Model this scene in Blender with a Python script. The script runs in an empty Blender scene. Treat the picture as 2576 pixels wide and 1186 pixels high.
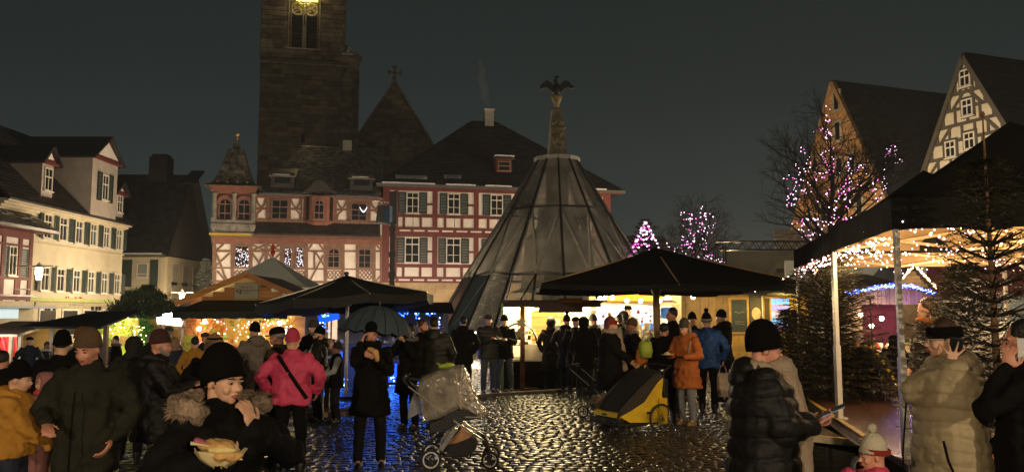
import bpy, bmesh, math, random
import numpy as np
from mathutils import Vector, Matrix, Euler
random.seed(7); R = math.radians; PI = math.pi
SC = bpy.context.scene
COL = SC.collection

# ------------------------------------------------------------------ camera
CAM_H, PITCH, FPX = 1.80, R(5.46), 2009.0
cd = bpy.data.cameras.new("camera"); cam = bpy.data.objects.new("camera", cd); COL.objects.link(cam)
cam.location = (0, 0, CAM_H); cam.rotation_euler = (R(90) + PITCH, 0, 0)
cd.sensor_width = 36; cd.lens = 36 * FPX / 2576; cd.clip_end = 600; cd.clip_start = 0.05
SC.camera = cam
# ------------------------------------------------------------------ night sky (town glow on low cloud)
W = bpy.data.worlds.new("World"); SC.world = W; W.use_nodes = True
nt = W.node_tree; bgn = nt.nodes["Background"]
tc = nt.nodes.new("ShaderNodeTexCoord"); sx = nt.nodes.new("ShaderNodeSeparateXYZ")
rp = nt.nodes.new("ShaderNodeValToRGB"); nz = nt.nodes.new("ShaderNodeTexNoise")
nz.inputs["Scale"].default_value = 1.6; nz.inputs["Detail"].default_value = 3
mm = nt.nodes.new("ShaderNodeMath"); mm.operation = 'MULTIPLY_ADD'; mm.inputs[1].default_value = .10; 
nt.links.new(tc.outputs["Generated"], sx.inputs[0]); nt.links.new(tc.outputs["Generated"], nz.inputs["Vector"])
nt.links.new(nz.outputs["Fac"], mm.inputs[0]); nt.links.new(sx.outputs["Z"], mm.inputs[2]); nt.links.new(mm.outputs[0], rp.inputs[0])
e = rp.color_ramp.elements
e[0].position = 0.02; e[0].color = (.056, .062, .055, 1)
e[1].position = 0.60; e[1].color = (.0118, .0158, .0148, 1)
x = e.new(.18); x.color = (.0275, .036, .0345, 1); x = e.new(.34); x.color = (.0165, .0225, .0218, 1)
nt.links.new(rp.outputs[0], bgn.inputs[0]); bgn.inputs[1].default_value = 1.0
SC.view_settings.view_transform = 'Standard'; SC.view_settings.look = 'None'
SC.view_settings.exposure = 0.0; SC.view_settings.gamma = 1; SC.view_settings.use_curve_mapping = False
SC.render.engine = 'CYCLES'
SC.cycles.max_bounces = 6; SC.cycles.diffuse_bounces = 2; SC.cycles.glossy_bounces = 3
SC.cycles.transmission_bounces = 4; SC.cycles.transparent_max_bounces = 16
SC.cycles.sample_clamp_indirect = 3.0; SC.cycles.sample_clamp_direct = 0.0
SC.cycles.caustics_reflective = False; SC.cycles.caustics_refractive = False
SC.cycles.use_denoising = True; SC.cycles.use_adaptive_sampling = False

# ------------------------------------------------------------------ pixel helpers (photo measured at 2576 x 1186)
cp, sp = math.cos(PITCH), math.sin(PITCH)
CAM = Vector((0, 0, CAM_H))
def ray(u, v):
    x = (u - 1288) / FPX; y = -(v - 593) / FPX
    return Vector((x, cp - y * sp, sp + y * cp))
def at(u, v, Y):
    d = ray(u, v); return CAM + d * (Y / d.y)
def gnd(u, v, z=0.0):
    d = ray(u, v); return CAM + d * ((z - CAM_H) / d.z)
def zoomer(x0, y0, f): return lambda x, y: ((x0 + x * f) / 1.4161, (y0 + y * f) / 1.4161)

# ------------------------------------------------------------------ objects
def tag(o, label=None, cat=None, group=None, kind=None):
    if label: o['label'] = label
    if cat: o['category'] = cat
    if group: o['group'] = group
    if kind: o['kind'] = kind
    return o
def empty(name, loc=(0, 0, 0), rz=0.0, label=None, cat=None, group=None, parent=None):
    o = bpy.data.objects.new(name, None); COL.objects.link(o); o.location = loc; o.rotation_euler = (0, 0, rz)
    o.empty_display_size = .1
    if parent: o.parent = parent
    return tag(o, label, cat, group)
def link(name, me, parent=None, loc=(0, 0, 0), rot=(0, 0, 0)):
    o = bpy.data.objects.new(name, me); COL.objects.link(o); o.location = loc; o.rotation_euler = rot
    if parent: o.parent = parent
    return o
def copy_tree(o, parent=None):
    c = o.copy(); COL.objects.link(c); c.parent = parent
    for ch in list(o.children): copy_tree(ch, c)
    return c
def lamp(name, loc, power, color, size=.1, parent=None, kind='POINT', rot=(0, 0, 0), spot=None):
    l = bpy.data.lights.new(name, kind); l.energy = power; l.color = color
    if kind == 'AREA': l.shape = 'RECTANGLE'; l.size = size[0]; l.size_y = size[1]
    else: l.shadow_soft_size = size
    if spot: l.spot_size = R(spot); l.spot_blend = .6
    o = bpy.data.objects.new(name, l); COL.objects.link(o); o.location = loc; o.rotation_euler = rot
    if parent: o.parent = parent
    return o

class MB:
    def __init__(s): s.v = []; s.f = []; s.m = []; s.mi = 0
    def add(s, vs, fs):
        b = len(s.v); s.v.extend([tuple(p) for p in vs]); s.f.extend([tuple(b + i for i in f) for f in fs]); s.m.extend([s.mi] * len(fs)); return s
    def box(s, c, d, rot=None):
        hx, hy, hz = d[0] / 2, d[1] / 2, d[2] / 2
        P = [Vector((a * hx, b * hy, cc * hz)) for a in (-1, 1) for b in (-1, 1) for cc in (-1, 1)]
        if rot is not None: P = [rot @ p for p in P]
        c = Vector(c)
        return s.add([p + c for p in P], [(0, 1, 3, 2), (4, 6, 7, 5), (0, 4, 5, 1), (2, 3, 7, 6), (0, 2, 6, 4), (1, 5, 7, 3)])
    def bx(s, x0, x1, y0, y1, z0, z1): return s.box(((x0 + x1) / 2, (y0 + y1) / 2, (z0 + z1) / 2), (abs(x1 - x0), abs(y1 - y0), abs(z1 - z0)))
    def bar(s, p0, p1, w, h=None, up=(0, 0, 1)):
        h = h or w; p0 = Vector(p0); p1 = Vector(p1); d = p1 - p0; L = d.length
        if L < 1e-6: return s
        x = d / L; upv = Vector(up)
        if abs(x.dot(upv)) > .99: upv = Vector((0, 1, 0))
        y = upv.cross(x).normalized(); z = x.cross(y)
        m = Matrix((x, y, z)).transposed()
        return s.box((p0 + p1) / 2, (L, w, h), m)
    def tube(s, pts, rs, n=8, cap=True):
        pts = [Vector(p) for p in pts]
        if not isinstance(rs, (list, tuple)): rs = [rs] * len(pts)
        rings = []; prev = None
        for i, p in enumerate(pts):
            t = (pts[min(i + 1, len(pts) - 1)] - pts[max(i - 1, 0)])
            t = t.normalized() if t.length > 1e-9 else Vector((0, 0, 1))
            if prev is None: a = t.cross(Vector((0, 0, 1)) if abs(t.z) < .9 else Vector((0, 1, 0))).normalized()
            else:
                a = prev - t * prev.dot(t); a = a.normalized() if a.length > 1e-6 else t.orthogonal().normalized()
            prev = a; b = t.cross(a)
            rings.append([p + (a * math.cos(2 * PI * k / n) + b * math.sin(2 * PI * k / n)) * rs[i] for k in range(n)])
        vs = [q for r in rings for q in r]; fs = []
        for i in range(len(pts) - 1):
            for k in range(n):
                k2 = (k + 1) % n; fs.append((i * n + k, i * n + k2, (i + 1) * n + k2, (i + 1) * n + k))
        if cap: fs.append(tuple(range(n))[::-1]); fs.append(tuple((len(pts) - 1) * n + k for k in range(n)))
        return s.add(vs, fs)
    def rings(s, rr, cap=True):
        n = len(rr[0]); vs = [q for r in rr for q in r]; fs = []
        for i in range(len(rr) - 1):
            for k in range(n):
                k2 = (k + 1) % n; fs.append((i * n + k, i * n + k2, (i + 1) * n + k2, (i + 1) * n + k))
        if cap: fs.append(tuple(range(n))[::-1]); fs.append(tuple((len(rr) - 1) * n + k for k in range(n)))
        return s.add(vs, fs)
    def lathe(s, prof, n=12, c=(0, 0, 0), sx=1, sy=1, cap=True, m=None, ph=0):
        c = Vector(c); rr = []
        for r, z in prof:
            ring = [Vector((r * sx * math.cos(ph + 2 * PI * k / n), r * sy * math.sin(ph + 2 * PI * k / n), z)) for k in range(n)]
            if m is not None: ring = [m @ p for p in ring]
            rr.append([p + c for p in ring])
        return s.rings(rr, cap)
    def ell(s, c, r, n=10, m=None):
        if not isinstance(r, (list, tuple)): r = (r, r, r)
        k = max(4, n // 2 + 1)
        prof = [(math.sin(PI * i / k), -math.cos(PI * i / k)) for i in range(k + 1)]
        prof[0] = (.02, -1); prof[-1] = (.02, 1)
        c = Vector(c); rr = []
        for a, z in prof:
            ring = [Vector((a * r[0] * math.cos(2 * PI * j / n), a * r[1] * math.sin(2 * PI * j / n), z * r[2])) for j in range(n)]
            if m is not None: ring = [m @ p for p in ring]
            rr.append([p + c for p in ring])
        return s.rings(rr)
    def ico(s, c, r):
        c = Vector(c); P = [Vector(p) * r + c for p in ((1, 0, 0), (-1, 0, 0), (0, 1, 0), (0, -1, 0), (0, 0, 1), (0, 0, -1))]
        return s.add(P, [(0, 2, 4), (2, 1, 4), (1, 3, 4), (3, 0, 4), (2, 0, 5), (1, 2, 5), (3, 1, 5), (0, 3, 5)])
    def torus(s, c, Rr, r, n=24, k=6, m=None):
        c = Vector(c); vs = []; fs = []
        for i in range(n):
            a = 2 * PI * i / n
            for j in range(k):
                b = 2 * PI * j / k; p = Vector(((Rr + r * math.cos(b)) * math.cos(a), (Rr + r * math.cos(b)) * math.sin(a), r * math.sin(b)))
                if m is not None: p = m @ p
                vs.append(p + c)
        for i in range(n):
            for j in range(k): fs.append((i * k + j, ((i + 1) % n) * k + j, ((i + 1) % n) * k + (j + 1) % k, i * k + (j + 1) % k))
        return s.add(vs, fs)
    def prism(s, poly, y0, y1):            # poly in (x,z), extruded along y
        n = len(poly); vs = [(a, y0, b) for a, b in poly] + [(a, y1, b) for a, b in poly]
        fs = [tuple(range(n)), tuple(range(n, 2 * n))[::-1]] + [(i, i + n, (i + 1) % n + n, (i + 1) % n) for i in range(n)]
        return s.add(vs, fs)
    def slab(s, pts, th, down=True):       # planar polygon given thickness along its normal
        P = [Vector(p) for p in pts]; nrm = (P[1] - P[0]).cross(P[2] - P[0]).normalized()
        if (nrm.z < 0): nrm = -nrm
        off = -nrm * th; n = len(P)
        fs = [tuple(range(n)), tuple(range(n, 2 * n))[::-1]] + [(i, i + n, (i + 1) % n + n, (i + 1) % n) for i in range(n)]
        return s.add(P + [p + off for p in P], fs)
    def mesh(s, name, mats, smooth=False):
        me = bpy.data.meshes.new(name); me.from_pydata(s.v, [], s.f)
        if not isinstance(mats, (list, tuple)): mats = [mats]
        for m in mats: me.materials.append(m)
        if len(mats) > 1: me.polygons.foreach_set('material_index', s.m)
        if smooth: me.polygons.foreach_set('use_smooth', [True] * len(me.polygons))
        bm = bmesh.new(); bm.from_mesh(me); bmesh.ops.recalc_face_normals(bm, faces=bm.faces); bm.to_mesh(me); bm.free()
        me.update(); return me
    def build(s, name, mats, parent=None, smooth=False, loc=(0, 0, 0), rot=(0, 0, 0)):
        return link(name, s.mesh(name, mats, smooth), parent, loc, rot)

# ------------------------------------------------------------------ materials
def lin(c): return tuple(((x / 255) / 12.92 if x / 255 <= .04045 else ((x / 255 + .055) / 1.055) ** 2.4) for x in c)
MATS = {}
def M(name, col, rough=.75, var=.18, scale=6, bump=.15, bscale=40, metal=0, island=0, spec=.4, coat=0, emit=None, es=0, sheen=0, alpha=1, trans=0, wave=0, wscale=30, crough=.1, stretch=None):
    if name in MATS: return MATS[name]
    m = bpy.data.materials.new(name); m.use_nodes = True; n = m.node_tree; N = n.nodes; L = n.links
    b = N["Principled BSDF"]; b.inputs["Roughness"].default_value = rough; b.inputs["Metallic"].default_value = metal
    b.inputs["Specular IOR Level"].default_value = spec; b.inputs["Coat Weight"].default_value = coat; b.inputs["Coat Roughness"].default_value = crough
    b.inputs["Sheen Weight"].default_value = sheen; b.inputs["Alpha"].default_value = alpha; b.inputs["Transmission Weight"].default_value = trans
    if emit: b.inputs["Emission Color"].default_value = (*emit, 1); b.inputs["Emission Strength"].default_value = es
    t = N.new("ShaderNodeTexCoord"); src = t.outputs["Object"]
    if stretch:
        mp = N.new("ShaderNodeMapping"); mp.inputs["Scale"].default_value = stretch; L.new(src, mp.inputs[0]); src = mp.outputs[0]
    z = N.new("ShaderNodeTexNoise"); z.inputs["Scale"].default_value = scale; z.inputs["Detail"].default_value = 5; L.new(src, z.inputs["Vector"])
    mr = N.new("ShaderNodeMapRange"); mr.inputs[1].default_value = .3; mr.inputs[2].default_value = .7; mr.inputs[3].default_value = 1 - var; mr.inputs[4].default_value = 1 + var
    L.new(z.outputs["Fac"], mr.inputs[0]); fac = mr.outputs[0]
    if island:
        g = N.new("ShaderNodeNewGeometry"); oi = N.new("ShaderNodeObjectInfo"); ad = N.new("ShaderNodeMath"); ad.operation = 'ADD'; fr = N.new("ShaderNodeMath"); fr.operation = 'FRACT'
        L.new(g.outputs["Random Per Island"], ad.inputs[0]); L.new(oi.outputs["Random"], ad.inputs[1]); L.new(ad.outputs[0], fr.inputs[0])
        m2 = N.new("ShaderNodeMapRange"); m2.inputs[3].default_value = 1 - island; m2.inputs[4].default_value = 1 + island; L.new(fr.outputs[0], m2.inputs[0])
        mu = N.new("ShaderNodeMath"); mu.operation = 'MULTIPLY'; L.new(fac, mu.inputs[0]); L.new(m2.outputs[0], mu.inputs[1]); fac = mu.outputs[0]
    vm = N.new("ShaderNodeVectorMath"); vm.operation = 'SCALE'; vm.inputs[0].default_value = col[:3]; L.new(fac, vm.inputs[3]); L.new(vm.outputs[0], b.inputs["Base Color"])
    if bump:
        z2 = N.new("ShaderNodeTexNoise"); z2.inputs["Scale"].default_value = bscale; z2.inputs["Detail"].default_value = 4; L.new(src, z2.inputs["Vector"])
        h = z2.outputs["Fac"]
        if wave:
            w = N.new("ShaderNodeTexWave"); w.bands_direction = 'Z'; w.inputs["Scale"].default_value = wscale; L.new(src, w.inputs["Vector"])
            a2 = N.new("ShaderNodeMath"); a2.operation = 'MULTIPLY_ADD'; a2.inputs[1].default_value = wave; L.new(w.outputs["Fac"], a2.inputs[0]); L.new(h, a2.inputs[2]); h = a2.outputs[0]
        bp = N.new("ShaderNodeBump"); bp.inputs["Strength"].default_value = bump; bp.inputs["Distance"].default_value = .02
        L.new(h, bp.inputs["Height"]); L.new(bp.outputs[0], b.inputs["Normal"])
    MATS[name] = m; return m
def EM(name, col, s):
    if name in MATS: return MATS[name]
    m = bpy.data.materials.new(name); m.use_nodes = True; b = m.node_tree.nodes["Principled BSDF"]
    b.inputs["Base Color"].default_value = (*[min(.8, c) for c in col], 1); b.inputs["Emission Color"].default_value = (*col, 1); b.inputs["Emission Strength"].default_value = s
    m.cycles.emission_sampling = 'NONE'; MATS[name] = m; return m

cream = M('cream_plaster', (.60, .52, .36), .85, .10, 1.2, .12, 25)
whitep = M('white_plaster', (.74, .68, .61), .85, .10, 1.5, .12, 25)
pinkp = M('pale_plaster', (.78, .70, .60), .85, .10, 1.5, .12, 25)
redwood = M('oxblood_timber', (.135, .030, .024), .6, .25, 5, .2, 30)
goldwood = M('brown_timber', (.20, .11, .07), .65, .25, 5, .2, 30)
redstone = M('red_sandstone', (.23, .095, .065), .8, .25, 2.5, .25, 20)
greyst = M('grey_sandstone', (.21, .19, .155), .8, .3, 2.5, .25, 20)
towerst = M('tower_sandstone', (.165, .135, .092), .85, .35, 1.3, .5, 9, island=.42)
towerjt = M('tower_mortar', (.12, .09, .06), .9, .3, 2, .3, 20)
ashlar = M('ochre_ashlar', (.42, .30, .16), .85, .2, 2, .3, 18, island=.15)
slate = M('wet_slate', (.030, .028, .024), .38, .35, 2, .3, 30, island=.4, spec=.6)
slate2 = M('wet_roof_tile', (.13, .115, .085), .25, .4, 3, .3, 30, island=.6, spec=.7)
darktile = M('dark_roof_tile', (.022, .020, .018), .55, .3, 2, .3, 30, island=.4)
shut = M('green_shutter', (.018, .034, .030), .5, .15, 4, .2, 30)
wframe = M('white_window_frame', (.72, .68, .58), .45, .05, 4, .05)
bframe = M('brown_window_frame', (.24, .13, .09), .5, .1, 4, .05)
glassd = M('dark_window_glass', (.012, .014, .014), .06, .2, 1.5, .05, 2, spec=.8)
snow = M('old_snow', (.55, .56, .57), .7, .2, 9, .4, 20)
zinc = M('zinc_gutter', (.18, .18, .17), .35, .2, 5, .1, metal=.6)
blackm = M('black_metal', (.012, .012, .013), .4, .2, 8, .1)
alu = M('aluminium', (.50, .46, .38), .4, .1, 6, .08, metal=.35)
chrome = M('bright_metal', (.8, .78, .74), .16, .05, 6, .0, metal=1)
greenst = M('mossy_stone', (.19, .16, .095), .8, .4, 3, .6, 14)
bronze = M('dark_bronze', (.016, .018, .015), .5, .2, 10, .2)
blackcloth = M('black_canvas', (.0055, .0055, .005), .8, .25, 3, .25, 12, spec=.15)
greycanvas = M('charcoal_canvas', (.021, .020, .017), .65, .25, 3, .25, 12, spec=.3)
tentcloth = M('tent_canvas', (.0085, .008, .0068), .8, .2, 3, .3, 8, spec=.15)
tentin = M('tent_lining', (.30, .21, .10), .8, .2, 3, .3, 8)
whitecan = M('white_pvc', (.40, .42, .40), .6, .08, 2, .15, 10)
wood = M('honey_board', (.52, .22, .055), .6, .25, 3, .3, 40, island=.18, stretch=(.3, 3, 3))
woody = M('yellow_board', (.48, .29, .08), .65, .2, 3, .3, 40, island=.15, stretch=(.3, 3, 3))
woodg = M('weathered_board', (.22, .15, .095), .75, .3, 3, .4, 40, island=.3)
woodd = M('dark_wood', (.055, .025, .012), .55, .25, 5, .3, 40)
plywood = M('plywood', (.35, .22, .10), .7, .2, 3, .2, 30)
bark = M('dark_bark', (.022, .018, .014), .85, .3, 12, .6, 30)
barkl = M('brown_bark', (.13, .075, .035), .8, .3, 12, .6, 30)
needle = M('fir_needle', (.028, .040, .018), .5, .4, 5, 0, island=.5)
needle2 = M('brown_fir_needle', (.055, .050, .022), .55, .4, 5, 0, island=.5)
needlel = M('pale_spruce', (.16, .17, .13), .6, .3, 5, 0, island=.4)
leafg = M('green_leaf', (.06, .22, .02), .5, .3, 5, 0, island=.5)
rubber = M('black_rubber', (.012, .012, .012), .6, .2, 10, .2)
whitepl = M('white_plastic', (.7, .7, .68), .35, .05)
skin = M('skin', (.58, .33, .21), .48, .10, 14, .08, 60, spec=.4)
skinr = M('ruddy_skin', (.55, .25, .16), .48, .12, 14, .08, 60, spec=.4)
lip = M('lip', (.33, .09, .07), .4, .1); eyew = M('eye_white', (.30, .27, .24), .2, .05, bump=0); iris = M('iris', (.02, .015, .012), .1, .1, bump=0)
bulbw = EM('warm_bulb', (1, .62, .30), 14); bulbp = EM('pink_bulb', (1, .14, .66), 3.2); bulbpw = EM('pinkish_white_bulb', (1, .62, .88), 4.5)
bulbb = EM('blue_bulb', (.03, .12, 1), 9); bulbc = EM('cold_bulb', (.35, .6, 1), 9); bulbv = EM('violet_bulb', (.22, .05, 1), 6); glow = EM('lamp_glass', (1, .78, .48), 30); tube_l = EM('white_tube', (1, .90, .70), 22)
bulbo = EM('pink_warm_bulb', (1, .42, .36), 12)

# ------------------------------------------------------------------ facade frame: x along wall, y into building, z up
class Fr:
    def __init__(s, O, ang):
        s.O = Vector(O); s.ang = ang; s.s = Vector((math.cos(ang), math.sin(ang), 0)); s.n = Vector((-math.sin(ang), math.cos(ang), 0))
    def uv(s, u, v, off=0.0):
        d = ray(u, v); P0 = s.O + s.n * off; t = (P0 - CAM).dot(s.n) / d.dot(s.n); p = CAM + d * t - s.O
        return p.dot(s.s), p.z
    def emp(s, name, label, cat, group=None): return empty(name, s.O, s.ang, label, cat, group)
def wallrect(p, name, mat, x0, x1, y0, y1, z0, z1): return MB().bx(x0, x1, y0, y1, z0, z1).build(name, mat, p)
def beam(p, a, b, w, mat, proud=.06, y=0.0, name='beam'):
    (x0, z0), (x1, z1) = a, b; d = Vector((x1 - x0, 0, z1 - z0)); L = d.length
    if L < .02: return
    d /= L; q = Vector((-d.z, 0, d.x)) * w / 2; A = Vector((x0, 0, z0)); B = Vector((x1, 0, z1))
    pr = proud + random.uniform(0, .012)
    P = [(p_.x, p_.z) for p_ in (A - q, B - q, B + q, A + q)]
    return MB().prism(P, y - pr, y + .01).build(name, mat, p)
def curved(p, pts, w, mat, proud=.05, y=0.0):
    m = MB(); pts = [Vector((a, 0, b)) for a, b in pts]; L = []; Rr = []
    for i, q in enumerate(pts):
        t = (pts[min(i + 1, len(pts) - 1)] - pts[max(i - 1, 0)]).normalized(); nn = Vector((-t.z, 0, t.x)) * w / 2
        L.append(q + nn); Rr.append(q - nn)
    poly = [(q.x, q.z) for q in L] + [(q.x, q.z) for q in Rr[::-1]]
    return m.prism(poly, y - proud - random.uniform(0, .012), y + .01).build('brace', mat, p)
def window(p, x0, x1, z0, z1, cols=2, rows=(.5,), fmat=None, y=0.0, arch=False, sill=True, fw=.06, gmat=None, depth=.07):
    """frame with muntins, every pane its own sub-part"""
    fmat = fmat or wframe; gmat = gmat or glassd; m = MB(); W_ = x1 - x0; H_ = z1 - z0
    ys = y - depth; rr = W_ / 2 if arch else 0; zt = z1 - (rr if arch else 0)
    m.bx(x0, x0 + fw, ys, y, z0, zt); m.bx(x1 - fw, x1, ys, y, z0, zt); m.bx(x0 + fw, x1 - fw, ys, y, z0, z0 + fw)
    if not arch: m.bx(x0 + fw, x1 - fw, ys, y, z1 - fw, z1)
    else:
        c = (x0 + x1) / 2; K = 8
        for i in range(K):
            a0 = PI - PI * i / K; a1 = PI - PI * (i + 1) / K
            P = [(c + r_ * math.cos(a), zt + r_ * math.sin(a)) for r_, a in ((rr, a0), (rr, a1), (rr - fw, a1), (rr - fw, a0))]
            m.prism(P, ys, y)
        m.bx(x0 + fw, x1 - fw, ys + .01, y, zt - fw / 2, zt + fw / 2)
    for i in range(1, cols):
        xx = x0 + W_ * i / cols; m.bx(xx - fw * .35, xx + fw * .35, ys + .012, y, z0 + fw, (z1 - fw))
    zr = [z0 + H_ * r for r in rows]
    for j, zz in enumerate(zr): m.bx(x0 + fw, x1 - fw, ys + (.004 if j == len(zr) - 1 else .016), y, zz - fw * (.5 if j == len(zr) - 1 else .25), zz + fw * (.5 if j == len(zr) - 1 else .25))
    if sill: m.bx(x0 - .08, x1 + .08, ys - .06, y, z0 - .07, z0)
    o = m.build('window', fmat, p)
    zs = [z0] + zr + [z1 if not arch else zt]
    if arch and zs[-2] > zt: zs = [q for q in zs if q <= zt]
    for i in range(cols):
        for j in range(len(zs) - 1):
            if zs[j + 1] - zs[j] < .05: continue
            MB().bx(x0 + W_ * i / cols + .01, x0 + W_ * (i + 1) / cols - .01, y - .022, y - .006, zs[j] + .01, zs[j + 1] - .01).build('pane', gmat, o)
    if arch:
        c = (x0 + x1) / 2; P = [(c + (rr - .02) * math.cos(PI * i / 8), zt + (rr - .02) * math.sin(PI * i / 8)) for i in range(9)]
        MB().prism(P, y - .022, y - .006).build('pane', gmat, o)
    return o
def shutter(p, x0, x1, z0, z1, y=0.0, mat=None):
    m = MB(); mat = mat or shut; f = .05
    m.bx(x0, x0 + f, y - .07, y, z0, z1); m.bx(x1 - f, x1, y - .07, y, z0, z1)
    for zz in (z0, (z0 + z1) / 2 - f / 2, z1 - f): m.bx(x0 + f, x1 - f, y - .07, y, zz, zz + f)
    k = int((z1 - z0) / .11)
    for i in range(k):
        zz = z0 + f + (z1 - z0 - 2 * f) * (i + .5) / k
        m.box(((x0 + x1) / 2, y - .038, zz), (x1 - x0 - 2 * f, .012, .085), Matrix.Rotation(R(25), 3, 'X'))
    return m.build('shutter', mat, p)
def roof(p, quad, mat, w=.36, h=.30, name='roof', tiles=True, th=.12, deck=None):
    """quad: bottom-left, bottom-right, top-right, top-left; a deck slab carrying rows of real tiles"""
    q = [Vector(a) for a in quad]
    nrm = (q[1] - q[0]).cross((q[3] - q[0]) if (q[3] - q[0]).length > .01 else (q[2] - q[0])).normalized()
    if nrm.z < 0: nrm = -nrm
    pts = q if (q[3] - q[2]).length > .02 else q[:3]
    o = MB().slab(pts, th).build(name, deck or mat, p)
    if tiles:
        m = MB(); SL = max((q[3] - q[0]).length, (q[2] - q[1]).length); rows = int(SL / h)
        for i in range(rows):
            t = i / rows; t2 = min(1, (i + 1.25) / rows); a = q[0].lerp(q[3], t); b = q[1].lerp(q[2], t); a2 = q[0].lerp(q[3], t2); b2 = q[1].lerp(q[2], t2)
            L = (b - a).length; n = max(1, int(round(L / w)))
            for k in range(n):
                s0 = (k + (.5 if i % 2 else 0)) / n; s1 = min(1, s0 + .96 / n)
                if s0 >= .999: continue
                up = nrm * (.045 + random.uniform(-.008, .012)); lo = nrm * .014
                A = a.lerp(b, s0) + up; B = a.lerp(b, s1) + up; sl = (a2 - a)
                C = B + (b2 - b).lerp(sl, 1 - s1) - up + lo; D_ = A + sl.lerp(b2 - b, s0) - up + lo
                m.add([A, B, C, D_, A - nrm * .04, B - nrm * .04], [(0, 1, 2, 3), (4, 5, 1, 0)])
        t_ = m.build('roof_tiles', mat, p); t_['kind'] = 'stuff'
    return o
# ================================================================== GROUND
wet = M('wet_ground', (.028, .025, .021), .22, .4, 1.2, .7, 5, spec=.65)
cob = M('wet_cobble', (.030, .026, .020), .30, .35, 6, .14, 18, island=.35, spec=.5)
g = MB(); N_ = 40
for i in range(1): g.add([(-160, -40, -.035), (160, -40, -.035), (160, 260, -.035), (-160, 260, -.035)], [(0, 1, 2, 3)])
tag(g.build('ground', wet), kind='structure')
pave = MB().bx(-16, 12, 3.4, 34, -.03, -.012).build('cobbled_pavement', wet); tag(pave, kind='structure')
def cobble_geo(m, x, y, w, d, a):
    h = random.uniform(-.004, .007); tx = random.uniform(-.022, .022); ty = random.uniform(-.013, .013); c_, s_ = math.cos(a), math.sin(a)
    def P(px, py, pz): return (x + px * c_ - py * s_, y + px * s_ + py * c_, pz + h + tx * px + ty * py)
    j = lambda: random.uniform(.94, 1.05); vs = []
    for (f, z) in ((1, -.02), (.975, -.003), (.86, .0075)):
        k = w / 2 * f; l = d / 2 * f
        ch = .28
        for sx_, sy_ in ((-1 + ch, -1), (1 - ch, -1), (1, -1 + ch), (1, 1 - ch), (1 - ch, 1), (-1 + ch, 1), (-1, 1 - ch), (-1, -1 + ch)): vs.append(P(sx_ * k * j(), sy_ * l * j(), z))
    vs.append(P(0, 0, .0085))
    fs = [(i, (i + 1) % 8, 8 + (i + 1) % 8, 8 + i) for i in range(8)] + [(8 + i, 8 + (i + 1) % 8, 16 + (i + 1) % 8, 16 + i) for i in range(8)] + [(16 + i, 16 + (i + 1) % 8, 24) for i in range(8)]
    m.add(vs, fs)
cobs = []
y = 8.15; row = 0
while y < 26:
    d = .145 + .015 * math.sin(row * 1.7); half_l = -1.0 * y * .62; half_r = y * .45; x = half_l + random.uniform(0, .1)
    while x < half_r:
        w = random.uniform(.12, .20)
        yy = y + .05 * math.sin(x * 2.1 + row * .06) + .03 * math.sin(x * 5 + 1)
        u_ = 1288 + FPX * x / yy
        if (u_ > 300 and u_ < 1990) or yy < 9: cobs.append((x + w / 2, yy, w - .012, d - .010, random.uniform(-.05, .05) + .09 * math.cos(x * 2.1)))
        x += w
    y += d; row += 1
def near_key(c):
    u_ = 1288 + FPX * c[0] / c[1]
    return c[1] + (0 if (800 < u_ < 1060 or 1150 < u_ < 1790) else 100)
cobs.sort(key=near_key)
protos = []
for i in range(24):
    m = MB(); cobble_geo(m, 0, 0, 1, 1, 0); protos.append(m)
pm = []
for i in range(24):
    m = MB(); cobble_geo(m, 0, 0, .15, .14, 0); pm.append(m.mesh('cobblestone', cob, True))
for c in cobs[:290]:
    o = link('cobblestone', random.choice(pm), pave, (c[0], c[1], 0), (0, 0, c[4])); o.scale = (c[2] / .15, c[3] / .14, 1)
m = MB()
for c in cobs[290:]: cobble_geo(m, *c)
me = m.mesh('cobble_field', cob, True); o = link('cobble_field', me, pave); o['kind'] = 'stuff'
# kerb stones of the fountain terrace
kp0 = gnd(1170, 1000); kp1 = gnd(1470, 982)
kerb = MB().bar(kp0 + Vector((0, 0, .02)), kp1 + Vector((0, 0, .02)), .22, .10).build('kerb', M('wet_kerb', (.14, .12, .085), .3, .3, 4, .4, 20)); tag(kerb, kind='structure')

# ------------------------------------------------------------------ assumed street lamps added to light halls and gables, and two added front lights
def assumed_street_lamp(x, y, z, power, color, label, size=.16):
    o = empty('assumed_street_lamp', (x, y, 0), 0, label, 'street lamp', 'assumed street lamps of the square')
    MB().tube([(0, 0, 0), (0, 0, .5), (0, 0, z - .2)], [.09, .06, .045], 8).build('post', blackm, o); MB().lathe([(.10, z - .18), (.18, z + .1), (.16, z + .16)], 8).build('lamp_glass', glow, o); MB().lathe([(.24, z + .16), (.20, z + .24), (.03, z + .38)], 8).build('lamp_cap', blackm, o)
    lamp('assumed_street_light', (x, y - .3, z - .28), power, color, size)
WC = (1, .79, .60)
for (u, y, z, pw, lab) in ((640, 45, 2.9, 1500, 'assumed street lamp behind the wooden hut, added to light the gilded hall'), (905, 46, 2.9, 1500, 'assumed street lamp behind the charcoal parasol, added to light the halls'), (1062, 47, 2.7, 1300, 'assumed street lamp by the corner between both halls, added to light them'), (1262, 46, 2.6, 900, 'assumed street lamp seen through the glass cone')):  # assumed lamps, added behind the stalls to light the hall fronts
    assumed_street_lamp((u - 1288) / FPX * y, y, z, pw, WC, lab)
assumed_street_lamp(14.0, 52, 3.1, 6500, (1, .68, .36), 'assumed street lamp added at the foot of the stone gable to light it'); assumed_street_lamp(20.0, 40, 3.2, 7000, (1, .80, .58), 'assumed street lamp added before the half-timbered gable to light it')  # assumed lamps hidden behind stalls and tents, put in to light both gables
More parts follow.
